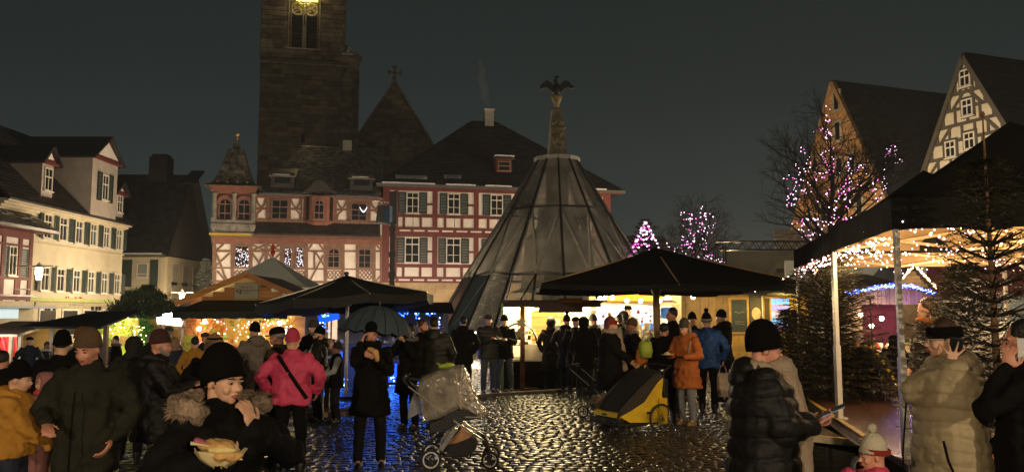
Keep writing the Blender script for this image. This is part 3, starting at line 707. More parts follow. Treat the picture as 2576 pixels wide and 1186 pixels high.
cz = zap + .3; cr = MB().lathe([(.3, zap - .2), (.18, zap + .25), (.1, zap + .5)], 8, (apx, .2, 0)).bar((apx, .2, zap + .3), (apx, .2, zap + 1.5), .2).bar((apx - .6, .2, zap + .95), (apx + .6, .2, zap + .95), .2)
for (q, w_) in (((-.62, .95), 0), ((.62, .95), 0), ((0, 1.55), 1), ((0, .45), 1)): cr.box((apx + q[0], .2, zap + q[1]), (.2 if not w_ else .46, .24, .46 if not w_ else .2))
cr.build('stone_cross', towerst, NW)
TMP = bpy.data.scenes.new('temp')
def eval_mesh(data, mods=None):
    """turn a curve or a mesh with modifiers into a plain mesh (in a scratch scene)"""
    o = bpy.data.objects.new('temp', data); TMP.collection.objects.link(o)
    if mods: mods(o)
    TMP.view_layers[0].update(); dg = TMP.view_layers[0].depsgraph
    if dg is None:
        with bpy.context.temp_override(scene=TMP, view_layer=TMP.view_layers[0]): dg = bpy.context.evaluated_depsgraph_get()
    me = bpy.data.meshes.new_from_object(o.evaluated_get(dg), depsgraph=dg)
    bpy.data.objects.remove(o); return me
# ================================================================== LEFT SIDE OF THE SQUARE
def text(p, s, size, loc, rot, mat, name='lettering', ext=.004, align='LEFT'):
    c = bpy.data.curves.new(name, 'FONT'); c.body = s; c.size = size; c.extrude = ext; c.align_x = align; c.resolution_u = 3
    me = eval_mesh(c); me.materials.clear(); me.materials.append(mat)
    o = bpy.data.objects.new(name, me); COL.objects.link(o); o.location = loc; o.rotation_euler = rot
    if p: o.parent = p
    return o
zL = zoomer(0, 400, 912 / 1423)
YH = Fr(Vector((-26.4, 43.0, 0)), R(90)); YW = YH.emp('cream_house', 'cream rendered house with dark green shutters, three dormers and a red shop logo', 'building')
def yl(x, y, off=0): return YH.uv(*zL(x, y), off)
sA, sB = yl(172, 800)[0], yl(680, 800)[0]; ztop = yl(500, 585)[1]
wallrect(YW, 'wall', cream, sA - 3, sB, 0, 9, 2.6, ztop); wallrect(YW, 'ground_floor', cream, sA - 3, sB, .03, 9, 0, 2.6)
# cornice (coved) : stepped boards
for k, (dz, pr) in enumerate(((0, .12), (.14, .28), (.28, .5))): MB().bx(sA - 3, sB + .1, -pr, 0, ztop - .42 + dz, ztop - .28 + dz).build('cornice', cream, YW)
up = [(250, 655), (310, 690), (400, 710), (485, 725), (562, 737), (632, 750)]
lo_ = [(208, 960), (302, 970), (393, 978), (478, 985), (553, 992), (626, 1000)]
for k in range(7):
    for (xs, ya, yb) in ((((195, 285, 378, 463, 540, 613, 678)[k]), 0, 0),):
        s0 = yl(xs, 700)[0]
        z0u, z1u = yl(410, 725)[1], yl(410, 597)[1]; z0l, z1l = yl(393, 998)[1], yl(393, 872)[1]
        sh0, sh1 = s0 - .02, s0 + .60      # shutter seen flat on the wall before each window
        w0_, w1_ = s0 + .64, s0 + 1.42
        if k == 6: w0_ = None
        for (za, zb_) in ((z0u, z1u), (z0l, z1l)):
            if w0_ and w1_ < sB: 
                window(YW, w0_, w1_, za, zb_, 2, (.68,), wframe, depth=.10, fw=.07)
                m = MB(); m.bx(w0_ - .1, w0_, -.13, 0, za, zb_ + .1).bx(w1_, w1_ + .1, -.13, 0, za, zb_ + .1).bx(w0_, w1_, -.13, 0, zb_, zb_ + .1).build('window_surround', cream, YW)
            # shutters swung half open so that they stand off the wall
            for (hx, dirn) in ((s0 + .62, -1), (s0 + 1.44, 1)):
                if hx > sB - .1: continue
                o = MB(); o.bx(0, .48, -.02, .02, za, zb_)
                for zz in np.arange(za + .08, zb_ - .05, .12): o.box((.24, -.025, zz), (.38, .014, .08), Matrix.Rotation(R(25), 3, 'X'))
                o.build('shutter', shut, YW, loc=(hx, -.10, 0), rot=(0, 0, (PI - R(-7)) if dirn < 0 else R(-7)))
MB().bx(sA - .2, sB - .5, -.22, .0, 2.42, 2.62).build('string_course', M('lime_ledge', (.45, .50, .16), .7, .1, 3, .1), YW)
MB().bx(sA - .2, sB + .06, -.10, 0, 5.62, 5.68).build('string_course', cream, YW)
# shop front below
sf = MB().bx(sA + .6, sB - .6, -.06, .06, 2.05, 2.38).build('shop_fascia', M('putty_paint', (.42, .36, .22), .6, .1, 3, .1), YW)
for k in range(4):
    a = sA + 1 + k * 2.3; o = MB().bx(a, a + 1.7, -.05, .02, .4, 2.0).build('shop_window', wframe, YW); MB().bx(a + .1, a + 1.6, -.07, -.052, .5, 1.9).build('pane', glassd, o)
# shop logo: red lettering with black script line and small lamps on the ledge
lr = R(90)
a_ = yl(360, 1045); 
logo_r = M('logo_red', (.45, .03, .02), .5, .1, 3, 0); logo_k = M('logo_black', (.02, .015, .01), .5, .1, 3, 0)
text(YW, 'HocolatYon', .47, (yl(360, 1048)[0], -.04, yl(400, 1050)[1] - .02), (R(90), 0, 0), logo_r, 'shop_logo', .02)
m = MB(); pts = []; b0 = yl(374, 1068)[0]; b1 = yl(460, 1068)[0]; zz = yl(400, 1068)[1]
for k in range(60): t = k / 59; pts.append((b0 + (b1 - b0) * t, -.05, zz + .045 * math.sin(k * 1.55) + (.08 if k % 11 == 3 else 0) - (.1 if k % 17 == 6 else 0)))
m.tube(pts, .018, 4); m.build('script_line', logo_k, YW)
for xs in (248, 262, 292, 505, 528, 545, 598): s_, z_ = yl(xs, 1088); MB().bx(s_ - .06, s_ + .06, -.18, -.06, z_ - .12, z_ + .12).build('logo_bracket', blackm, YW)
# roof + dormers
rt_z = ztop + 5.6; rdep = 5.2
E0, E1 = Vector((sA - 3, -.55, ztop)), Vector((sB + .35, -.55, ztop)); Q0, Q1 = Vector((sA - 3, rdep, rt_z)), Vector((sB - 2.2, rdep, rt_z))
roof(YW, (E0, E1, Q1, Q0), darktile, .4, .35); roof(YW, (E1, Vector((sB + .35, 10, ztop)), Q1, Q1), darktile, .4, .35)
def dormer(s0, s1, zb, zt, gab, zoff=0, ywin=True):
    tt = (zb - E0.z) / (rt_z - E0.z); yf = -.55 + (rdep + .55) * tt; D = yf - .15; 
    m = MB().bx(s0, s1, D, D + 4.2, zb - .1, zt); d_ = m.build('dormer', M('dormer_plaster', (.42, .36, .30), .85, .1, 2, .1), YW); sc_ = (s0 + s1) / 2
    MB().prism([(s0 - .3, zt), (s1 + .3, zt), (sc_, zt + gab)], D - .08, D + .1).build('gable', redwood, d_)
    MB().prism([(s0 + .2, zt + .2), (s1 - .2, zt + .2), (sc_, zt + gab - .35)], D - .12, D - .08).build('gable_panel', whitep, d_)
    for sg in (-1, 1): MB().slab([(sc_, D - .35, zt + gab + .05), (sc_, D + 5, zt + gab + .05), (sc_ + sg * ((s1 - s0) / 2 + .42), D + 5, zt - .08), (sc_ + sg * ((s1 - s0) / 2 + .42), D - .35, zt - .08)], .12).build('dormer_roof', slate, d_)
    MB().bx(s0 - .35, s1 + .35, D - .2, D - .02, zt - .12, zt + .04).build('gable_beam', redwood, d_)
    return d_, D
d1, D1 = dormer(yl(225, 400)[0] + .2, yl(300, 400)[0], ztop + .75, ztop + 2.6, 1.0); window(YW, yl(225, 400)[0] + .4, yl(300, 400)[0] - .15, ztop + 1.0, ztop + 2.3, 2, (.6,), wframe, y=D1 - .01)
d2, D2 = dormer(yl(465, 500)[0] - .1, yl(582, 500)[0] + .5, ztop + .2, ztop + 3.75, 1.5); sc2 = (yl(465, 500)[0] + yl(582, 500)[0]) / 2 + .2
window(YW, sc2 - .38, sc2 + .38, ztop + 1.2, ztop + 2.8, 2, (.62,), wframe, y=D2 - .01); shutter(YW, sc2 - .95, sc2 - .45, ztop + 1.1, ztop + 2.9, y=D2 - .02); shutter(YW, sc2 + .45, sc2 + .95, ztop + 1.1, ztop + 2.9, y=D2 - .02)
d3, D3 = dormer(yl(628, 500)[0], yl(662, 500)[0] + .3, ztop + .55, ztop + 2.0, .8); window(YW, yl(632, 500)[0] + .1, yl(660, 500)[0] + .15, ztop + .75, ztop + 1.9, 2, (.6,), wframe, y=D3 - .01)

# ---- far left timber house (nearer, projecting a little)
LH = Fr(Vector((-25.75, 30, 0)), R(90)); LW_ = LH.emp('timber_house', 'half-timbered house at the left edge with open grey-green shutters', 'building')
zS = zoomer(0, 700, 500 / 1186)
def ll(x, y, off=0): return LH.uv(*zS(x, y), off)
e1 = ll(262, 500)[0]; zt = ll(100, 300)[1]; zp = ll(100, 880)[1]
wallrect(LW_, 'wall', whitep, 0, e1, 0, 8, zp, zt); wallrect(LW_, 'ground_floor', M('putty_paint', (.42, .36, .22), .6, .1, 3, .1), 0, e1 + .3, -.12, 8, 0, zp)
lz = lambda y: ll(120, y)[1]; lx = lambda x: ll(x, 560)[0]
for (ya, yb) in ((285, 345), (398, 415), (675, 700), (825, 872)): MB().bx(0, e1, -.08, .01, lz(yb), lz(ya)).build('beam', redwood, LW_)
for xx in (18, 160, 250): MB().bx(lx(xx) - .14, lx(xx) + .14, -.065, .01, zp, zt).build('beam', redwood, LW_)
MB().bx(lx(140) - .12, lx(140) + .12, -.06, .01, lz(825), lz(700)).build('beam', redwood, LW_)
window(LW_, lx(62), lx(128), lz(668), lz(420), 2, (.7,), wframe, depth=.1); 
sg_ = M('grey_green_shutter', (.075, .10, .09), .5, .15, 4, .2, 30)
shutter(LW_, lx(20) , lx(60), lz(668), lz(425), mat=sg_); shutter(LW_, lx(165), lx(226), lz(675), lz(430), mat=sg_)
s5 = [window(LW_, a, a + 1.0, lz(668), lz(420), 2, (.7,), wframe, depth=.1) for a in (1.5, 4.2)]
MB().bx(0, e1 + .5, -.2, -.05, lz(842), lz(828)).build('gutter', zinc, LW_)
roof(LW_, (Vector((0, -1.0, lz(262))), Vector((e1 + .9, -1.0, lz(262))), Vector((e1 + .9, .9, lz(262) + 1.1)), Vector((0, .9, lz(262) + 1.1))), slate, .3, .3)
roof(LW_, (Vector((0, .9, lz(262) + 1.1)), Vector((e1 + .9, .9, lz(262) + 1.1)), Vector((e1 - .5, 7, lz(262) + 9.0)), Vector((0, 7, lz(262) + 9.5))), darktile, .45, .4)
MB().bx(0, e1 + .6, -.8, -.02, lz(285), lz(268)).build('eave_board', redwood, LW_)
m = MB()
for k in range(24): m.box((random.uniform(e1 - 8, e1 - .2), -.25, lz(262) + .62 + random.uniform(-.12, .12)), (.5, .35, .05), Matrix.Rotation(R(30), 3, 'X'))
m.build('slush_snow', M('grey_slush', (.20, .20, .18), .4, .4, 6, .5, 20), LW_)['kind'] = 'stuff'
MB().bx(e1 - 6, e1 + .1, -1.5, -.1, 2.0, 2.12).build('shop_canopy', M('pale_blue_sign', (.35, .42, .45), .4, .1, 3, 0), LW_)
MB().bx(e1 - 5.8, e1 - 1.2, -.25, -.13, 1.5, 1.98).build('shop_sign', EM('cool_sign', (.55, .75, .85), .55), LW_)
# huge dark roof behind both
BH = empty('barn_roof_house', (-33, 40, 0), R(90), 'tall dark gabled house roof rising behind the timber house', 'building')
zr0 = at(0, 305, 38).z
MB().prism([(-14, 0), (9, 0), (9, 9), (-2.4, 20.5), (-14, 20.5)], 0, .2)
roof(BH, (Vector((-14, 0, 10)), Vector((9.5, 0, 10)), Vector((0, 4.2, 18.6)), Vector((-14, 4.2, 18.6))), darktile, .5, .45); wallrect(BH, 'wall', M('dark_wall', (.06, .05, .04), .9, .2, 2, .2), -14, 9, .5, 9, 0, 10)
MB().bx(5.2, 6.2, 2.2, 3.2, 12.5, 15.6).build('chimney', M('pale_chimney', (.45, .42, .35), .8, .15, 3, .3, 20), BH)
# wall lantern on the cream house
def wall_lantern(u, v, Y, label, pw, off=.6):
    P = at(u, v, Y); o = empty('street_lantern', P, 0, label, 'street lamp', 'street lanterns')
    MB().lathe([(.10, -.42), (.17, -.1), (.17, .12), (.14, .2)], 8).build('lamp_glass', glow, o); MB().lathe([(.30, .2), (.32, .26), (.12, .36), (.03, .5)], 8).build('lamp_cap', wframe, o)
    return o, P
o, P = wall_lantern(98, 683, 41.2, 'bright round lantern on a horizontal bracket by the cream house', 0)
MB().bx(-1.2, .75, -.05, .05, .27, .33).build('bracket_arm', wframe, o); MB().tube([(-.45, 0, -.9), (-1.2, 0, -.9)], .03).build('lower_arm', wframe, o)
lamp('lantern_light', P + Vector((2.2, 6.6, -.4)), 850, (1, .80, .52), .22)
o, P = wall_lantern(458, 745, 56, 'small lit lantern beside the gable house, far down the alley', 0)
MB().tube([(0, 0, -.4), (0, 0, -P.z)], .05).build('post', blackm, o); MB().bx(-.8, .8, -.03, .03, .26, .3).build('bracket_arm', wframe, o)
lamp('lantern_light', P + Vector((.1, -.6, 0)), 330, (1, .75, .45), .2)
# ---- dark gabled house beyond
DH = empty('gable_house', (at(417, 785, 58).x, 58, 0), 0, 'cream house with broad green shutters under an enormous steep dark roof', 'building')
zD = zoomer(380, 560, 300 / 635)
DF = Fr((at(417, 785, 58).x, 58, 0), 0)
dl = lambda x, y: DF.uv(*zD(x, y)); ez_ = dl(445, 735)[1]; xL_ = -12
wallrect(DH, 'wall', cream, xL_, 0, 0, 8, 0, ez_ - .1)
rz = HF and at(430, 440, 61.4).z
roof(DH, (Vector((xL_, -.6, ez_ - .1)), Vector((.25, -.6, ez_ - .1)), Vector((.1, 3.4, rz)), Vector((xL_, 3.4, rz + .1))), darktile, .45, .4)
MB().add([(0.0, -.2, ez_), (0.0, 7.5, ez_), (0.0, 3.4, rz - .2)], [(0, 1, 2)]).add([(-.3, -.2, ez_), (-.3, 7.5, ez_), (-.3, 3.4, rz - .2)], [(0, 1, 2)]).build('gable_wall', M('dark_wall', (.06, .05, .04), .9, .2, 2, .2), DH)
roof(DH, (Vector((.6, 7.6, ez_)), Vector((.6, 3.4, rz)), Vector((xL_, 3.4, rz)), Vector((xL_, 7.6, ez_))), darktile, tiles=False)
MB().box((.4, 3.0, rz - .25), (1.0, 2.2, .14), Matrix.Rotation(R(35), 3, 'X')).build('verge_hood', darktile, DH)
dcx = dl(250, 40)[0]; MB().bx(dcx - .7, dcx + .7, 3, 4.2, rz - .8, rz + 1.4).bx(dcx - .55, dcx + .55, 3.1, 4.1, rz + 1.4, rz + 1.6).build('chimney', darktile, DH)
MB().bx(xL_, .05, -.75, -.6, ez_ - .2, ez_ - .02).build('gutter', zinc, DH); MB().bx(dl(150, 720)[0], dl(445, 720)[0], -.74, -.45, ez_ - .02, ez_ + .1).build('snow_strip', snow, DH)
dx_ = lambda x: dl(x, 850)[0]; dz_ = lambda y: dl(300, y)[1]
gsh = M('dark_green_panel', (.022, .040, .030), .5, .15, 4, .2, 30)
for (a, b) in ((90, 192), (328, 388)): MB().bx(dx_(a), dx_(b), -.07, .01, dz_(975), dz_(772)).build('shutter', gsh, DH)
for (a, b) in ((90, 190), (328, 375)): MB().bx(dx_(a), dx_(b), -.07, .01, .8, dz_(1000)).build('shutter', gsh, DH)
window(DH, dx_(228), dx_(312), dz_(905), dz_(798), 1, (.25,), wframe, gmat=M('blind', (.25, .27, .26), .6, .05, 3, .1))
MB().bx(dx_(205), dx_(330), -.09, .01, dz_(915), dz_(907)).build('window_sill', cream, DH); MB().bx(dx_(110), dx_(432), -.1, .01, dz_(992), dz_(978)).build('string_course', cream, DH); MB().bx(dx_(430) - .2, dx_(438), -.08, .01, 0, ez_ - .2).build('corner_post', cream, DH)
for yy in (1.2, 3.1, 5.0):
    for zz in (dz_(1090), dz_(960)): MB().bx(-.01, .06, yy - .45, yy + .45, zz, zz + 1.5).build('side_window', M('pale_trim', (.4, .37, .3), .7, .1, 3, .1), DH)
# dim houses down the alley and a pale spruce
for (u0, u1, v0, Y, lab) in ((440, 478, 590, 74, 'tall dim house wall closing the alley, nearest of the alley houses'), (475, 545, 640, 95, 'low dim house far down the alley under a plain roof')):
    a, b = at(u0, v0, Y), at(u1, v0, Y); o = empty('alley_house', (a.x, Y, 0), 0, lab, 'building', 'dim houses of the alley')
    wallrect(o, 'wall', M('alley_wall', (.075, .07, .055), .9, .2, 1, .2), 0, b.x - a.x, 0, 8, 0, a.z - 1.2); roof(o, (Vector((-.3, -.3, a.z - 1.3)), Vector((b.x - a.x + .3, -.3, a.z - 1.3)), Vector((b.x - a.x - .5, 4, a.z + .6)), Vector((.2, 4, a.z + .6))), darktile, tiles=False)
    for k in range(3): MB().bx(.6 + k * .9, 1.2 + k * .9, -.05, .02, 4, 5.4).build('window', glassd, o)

# ================================================================== RIGHT SIDE GABLES
gd = R(-70.3)
# half-timbered gable
GA = at(2425, 135, 50)
GF = Fr((GA.x, GA.y, 0), gd)
zR = zoomer(2700, 150, 948 / 1405)
def rr_(x, y, off=0): return GF.uv(*zR(x, y), off)
HG = GF.emp('half_timbered_gable', 'tall half-timbered gable with white infill and a huge dark roof, behind the black tent', 'building')
zA = GA.z; kL = (zA - rr_(870, 690)[1]) / (0 - rr_(870, 690)[0]); kR = (zA - rr_(1320, 430)[1]) / (rr_(1320, 430)[0]); kk = (kL + kR) / 2
print('GABLE', zA, kL, kR)
hw = 7.5
gb_t = M('grey_timber', (.085, .075, .055), .7, .2, 4, .2, 30)
MB().prism([(-hw, 0), (hw, 0), (hw, zA - kR * hw), (0, zA), (-hw, zA - kL * hw)], 0, .4).build('wall', M('bright_plaster', (.62, .56, .42), .85, .08, 2, .1), HG)
dirm = 34
for sg, k_ in ((-1, kL), (1, kR)): roof(HG, (Vector((sg * (hw + .15), -.08, zA - k_ * (hw + .15) + .12)), Vector((sg * (hw + .15), dirm, zA - k_ * (hw + .15) + .12)), Vector((0, dirm, zA + .12)), Vector((0, -.08, zA + .12))), darktile, .6, .5)
for sg, k_ in ((-1, kL), (1, kR)): MB().bar((0, -.1, zA - .25), (sg * hw, -.1, zA - k_ * hw - .25), .2, .3).build('verge_board', gb_t, HG)
z = zA - 1.5; lv = []
while z > 6: lv.append(z); z -= 1.0
for i, z in enumerate(lv):
    a, b = -(zA - z) / kL, (zA - z) / kR
    MB().bx(max(a, -hw), min(b, hw), -.05 - random.random() * .01, .01, z - .10, z + .10).build('beam', gb_t, HG)
    # posts below
    zz = z - 1.0; x = a + .3; n_ = max(2, int((b - a) / .85))
    for k in range(n_ + 1):
        xx = a + (b - a) * k / n_
        if abs(xx) > hw: continue
        MB().bx(xx - .09, xx + .09, -.045 - random.random() * .01, .01, zz, z).build('beam', gb_t, HG)
    if i % 2 == 1 or i < 2:
        beam(HG, (max(a, -hw) + .2, zz), (max(a, -hw) + 1.1, z), .2, gb_t, .045); beam(HG, (min(b, hw) - .2, zz), (min(b, hw) - 1.1, z), .2, gb_t, .045)
for (x, y, h_) in ((1098, 190, 75), (1110, 345, 75), (1022, 565, 85), (1122, 520, 85)):
    s_, z_ = rr_(x, y); hh = .55; o = MB().bx(s_ - .52, s_ + .52, -.07, .0, z_ - hh - .12, z_ + hh + .12).build('window_surround', gb_t, HG); window(HG, s_ - .4, s_ + .4, z_ - hh, z_ + hh, 2, (.6,), wframe, y=-.07, fw=.09)
# stone gable
SA = at(2097, 208, 60); SF = Fr((SA.x, SA.y, 0), gd); SG = SF.emp('stone_gable_house', 'warm-lit stone gable with slit windows behind the tree of pink lights', 'building')
def rs_(x, y, off=0): return SF.uv(*zR(x, y), off)
zA = SA.z; kL = (zA - rs_(180, 1040)[1]) / (0 - rs_(180, 1040)[0]); kR = (zA - rs_(650, 760)[1]) / (rs_(650, 760)[0]); print('STONE', zA, kL, kR)
hw = 7.0
MB().prism([(-hw, 0), (hw, 0), (hw, zA - kR * hw), (0, zA), (-hw, zA - kL * hw)], .12, .6).build('wall', M('gable_mortar', (.22, .15, .08), .9, .2, 2, .2), SG)
wst = M('warm_sandstone', (.46, .27, .11), .85, .25, 2, .4, 12, island=.2)
m = MB(); z = 3.0; cnt = 0
while z < zA - .5:
    h = .5; a, b = max(-(zA - z - h) / kL, -hw), min((zA - z - h) / kR, hw); x = a
    while x < b:
        w = random.uniform(.7, 1.3); e_ = min(x + w, b); pr = random.uniform(0, .05)
        if z > 6 and cnt < 280: MB().bx(x + .015, e_ - .015, -pr, .14, z + .015, z + h - .015).build('stone', wst, SG); cnt += 1
        else: m.bx(x + .015, e_ - .015, -pr, .14, z + .015, z + h - .015)
        x += w
    z += h
m.build('stonework', wst, SG)['kind'] = 'stuff'
for sg, k_ in ((-1, kL), (1, kR)): roof(SG, (Vector((sg * (hw + .3), -.2, zA - k_ * (hw + .3) + .2)), Vector((sg * (hw + .3), 11.5, zA - k_ * (hw + .3) + .2)), Vector((0, 11.5, zA + .2)), Vector((0, -.2, zA + .2))), darktile, .6, .5)
for sg, k_ in ((-1, kL), (1, kR)): MB().bar((0, -.1, zA), (sg * hw, -.1, zA - k_ * hw), .35, .3).build('coping', wst, SG)
for (x, y) in ((418, 310), (425, 470), (432, 660), (300, 640), (540, 870), (350, 900), (500, 640)):
    s_, z_ = rs_(x, y); o = MB().bx(s_ - .45, s_ + .45, -.1, 0, z_ - .85, z_ + .85).build('window', M('pale_sandstone', (.42, .36, .27), .8, .2, 3, .3, 20), SG); MB().bx(s_ - .22, s_ + .22, -.12, -.09, z_ - .65, z_ + .65).build('pane', glassd, o)
# low distant house roof behind the big parasol, pale houses behind the right-hand stalls
a = at(1560, 583, 70); b = at(1705, 590, 70); o = empty('distant_house', (a.x, 70, 0), R(8), 'distant dark house roof behind the lit fir top', 'building')
wallrect(o, 'wall', M('alley_wall', (.075, .07, .055), .9, .2, 1, .2), 0, b.x - a.x, 0, 8, 0, a.z - 2.5); roof(o, (Vector((-.4, -.4, a.z - 2.6)), Vector((b.x - a.x + .8, -.4, a.z - 2.6)), Vector((b.x - a.x, 3.5, a.z)), Vector((0, 3.5, a.z))), darktile, .5, .5)
a = at(1960, 640, 58); b = at(2600, 640, 58); o = empty('pale_house', (a.x, 58, 0), 0, 'long pale rendered house closing the square behind the right-hand stalls', 'building')
pw_ = M('dim_plaster', (.30, .29, .24), .85, .1, 1, .1)
wallrect(o, 'wall', pw_, 0, 22, 0, 8, 0, 6.2); roof(o, (Vector((-.5, -.5, 6.1)), Vector((22.5, -.5, 6.1)), Vector((20, 4, 8.2)), Vector((1, 4, 8.2))), M('pale_roof', (.24, .21, .16), .7, .2, 3, .2, island=.2), .5, .5)
for k in range(9): window(o, 1 + k * 2.3, 2 + k * 2.3, 3.2, 4.8, 2, (.6,), wframe)

# ================================================================== GLASS CONE OVER THE FOUNTAIN
CY = 34.0; cc_ = at(1403, 785, CY); CX = cc_.x
CO = empty('glass_cone', (CX, CY, 0), 0, 'tall twelve-sided glazed cone with dark metal ribs sheltering the fountain', 'winter shelter')
pxm = FPX / CY
def rz_(v, r): return r / pxm, at(1403, v, CY).z
LV = [rz_(404, 53), rz_(534, 132), rz_(699, 236), (6.2, .0)]
LV[3] = (LV[2][0] + (LV[2][0] - LV[1][0]) * (LV[2][1] - .0) / (LV[1][1] - LV[2][1]) * .92, .0)
def node(l, k, n=12): r_, z = LV[l]; a = -PI / 2 + 2 * PI * k / n; return Vector((r_ * math.cos(a), r_ * math.sin(a), z))
pane = bpy.data.materials.new('dirty_glazing'); pane.use_nodes = True; n = pane.node_tree; N = n.nodes; L = n.links; N.remove(N['Principled BSDF'])
out = N['Material Output']; tr_ = N.new('ShaderNodeBsdfTransparent'); tr_.inputs[0].default_value = (.80, .79, .76, 1); gl_ = N.new('ShaderNodeBsdfGlossy'); gl_.inputs['Roughness'].default_value = .16; gl_.inputs[0].default_value = (.7, .68, .64, 1)
df = N.new('ShaderNodeBsdfTranslucent'); df.inputs[0].default_value = (.58, .56, .50, 1); d2 = N.new('ShaderNodeBsdfDiffuse'); d2.inputs[0].default_value = (.44, .43, .39, 1)
tcx_ = N.new('ShaderNodeTexCoord'); mp = N.new('ShaderNodeMapping'); mp.inputs['Scale'].default_value = (.9, .9, .25); L.new(tcx_.outputs['Object'], mp.inputs[0])
n1 = N.new('ShaderNodeTexNoise'); n1.inputs['Scale'].default_value = 1.6; n1.inputs['Detail'].default_value = 6; L.new(mp.outputs[0], n1.inputs[0])
mr = N.new('ShaderNodeMapRange'); mr.inputs[1].default_value = .32; mr.inputs[2].default_value = .72; mr.inputs[3].default_value = .30; mr.inputs[4].default_value = .72; L.new(n1.outputs[0], mr.inputs[0])
ad = N.new('ShaderNodeMixShader'); ad.inputs[0].default_value = .5; L.new(df.outputs[0], ad.inputs[1]); L.new(d2.outputs[0], ad.inputs[2])
mx = N.new('ShaderNodeMixShader'); L.new(mr.outputs[0], mx.inputs[0]); L.new(tr_.outputs[0], mx.inputs[1]); L.new(ad.outputs[0], mx.inputs[2])
fr_ = N.new('ShaderNodeFresnel'); fr_.inputs[0].default_value = 1.45; bp = N.new('ShaderNodeBump'); bp.inputs[0].default_value = .25; L.new(n1.outputs[0], bp.inputs['Height']); L.new(bp.outputs[0], gl_.inputs['Normal'])
mx2 = N.new('ShaderNodeMixShader'); L.new(fr_.outputs[0], mx2.inputs[0]); L.new(mx.outputs[0], mx2.inputs[1]); L.new(gl_.outputs[0], mx2.inputs[2]); L.new(mx2.outputs[0], out.inputs[0])
pane2 = pane.copy(); pane2.name = 'clearer_glazing'; q_ = [x for x in pane2.node_tree.nodes if x.type == 'MAP_RANGE'][0]; q_.inputs[3].default_value = .08; q_.inputs[4].default_value = .38
for k in range(12):
    for l in range(2):
        nn = 12
        if l == 0: MB().add([node(0, k), node(0, k + 1), node(1, k + 1), node(1, k)], [(0, 1, 2, 3)]).build('glass_panel', pane, CO)
    a, b = node(1, k), node(1, k + 1); c0, cm, c1 = node(2, k), node(2, k + .5), node(2, k + 1)
    MB().add([a, (a + b) / 2, cm, c0], [(0, 1, 2), (0, 2, 3)]).build('glass_panel', pane, CO); MB().add([(a + b) / 2, b, c1, cm], [(0, 1, 2), (0, 2, 3)]).build('glass_panel', pane, CO)
    for h in (0, .5): MB().add([node(2, k + h), node(2, k + h + .5), node(3, k + h + .5), node(3, k + h)], [(0, 1, 2, 3)]).build('glass_panel', pane2, CO)
ribm = M('dark_rib', (.020, .020, .018), .35, .2, 5, .1, spec=.6); ribl = M('zinc_rib', (.50, .47, .40), .4, .2, 5, .1, metal=.1)
for k in range(12):
    MB().bar(node(0, k) * 1.0, node(1, k), .07, .09).bar(node(1, k), node(2, k), .08, .10).bar(node(2, k), node(3, k), .08, .10).build('rib', ribm, CO)
    for h in (-.5, .5): MB().bar(node(1, k) - node(1, k) * .012, node(2, k + h), .07, .08).build('diagonal_rib', ribl, CO)
    MB().bar(node(2, k + .5), node(3, k + .5), .06, .08).bar(node(2, k + .5), node(3, k), .04, .05).build('lower_rib', ribm, CO)
for l in (1, 2): 
    m = MB()
    for k in range(12): m.bar(node(l, k), node(l, k + 1), .07, .09)
    m.build('ring_beam', ribm, CO)
m = MB()
sc6 = lambda p: Vector((p.x * 1.04, p.y * 1.04, p.z + .02))
for k in range(12): m.bar(sc6(node(0, k)), sc6(node(0, k + 1)), .14, .16)
m.build('top_ring', M('pale_ring', (.42, .40, .36), .5, .15, 5, .1), CO)
m = MB(); m.lathe([(LV[0][0] * .96, LV[0][1] - .02), (LV[0][0] * .96, LV[0][1] - .4)], 12, ph=-PI / 2, cap=False); m.build('cornice', ribl, CO)
gl0 = empty('added_floodlight', (CX - 3.6, CY - 1.0, 0), 0, 'small floodlight added inside the left foot of the glass cone to brighten it', 'floodlight'); MB().bx(-.22, .22, -.1, .1, .75, 1.0).build('lamp_glass', glow, gl0); MB().bx(-.05, .05, -.05, .05, 0, .75).build('post', blackm, gl0); lamp('cone_fill', (CX - 3.4, CY - 1.4, 1.3), 260, (1, .80, .55), .2)  # lamp added to brighten the inside of the cone and the pedestal
# fountain with obelisk and eagle
FO = empty('fountain', (CX, CY, 0), 0, 'mossy stone obelisk fountain topped by an eagle with spread wings', 'fountain')
zt_ = at(1403, 272, CY).z; zr2 = LV[0][1]
f = MB(); q4 = lambda r_, z: (r_, z)
f.lathe([(3.2, 0), (3.3, .9), (3.1, 1.0)], 8, ph=PI / 8); f.build('basin', greenst, FO)
f = MB().lathe([(1.9, .8), (1.9, 2.4), (2.2, 2.6), (1.7, 2.8), (1.5, 4.6), (1.75, 4.8), (1.3, 5.0), (.95, 5.4), (.85, 6.2)], 8, ph=PI / 8); f.build('pedestal', greenst, FO)
s45 = 1.414
o = MB().lathe([(.62, 5.8), (.54, zr2 + .1), (.37, zt_ - 0.55), (.30, zt_ - .1), (.12, zt_ + .02)], 4, ph=PI / 4 + .12); ob_ = o.build('obelisk', greenst, FO)
m = MB()
for k in range(40): z = random.uniform(zr2 + .3, zt_ - .7); m.ell((random.uniform(-.22, .22), -.40 + .03 * (z - zr2), z), (.07, .05, .09), 6)
m.ell((.1, -.43, zr2 + 1.35), (.28, .06, .1), 8); o = m.build('relief_carving', greenst, FO, smooth=True); o['kind'] = 'stuff'
MB().lathe([(.12, zt_ - .05), (.10, zt_ + .15), (.20, zt_ + .35), (.24, zt_ + .5), (.2, zt_ + .56)], 12).build('capital', M('mossy_capital', (.28, .22, .10), .7, .3, 5, .3), FO, smooth=True)
ze = zt_ + .55
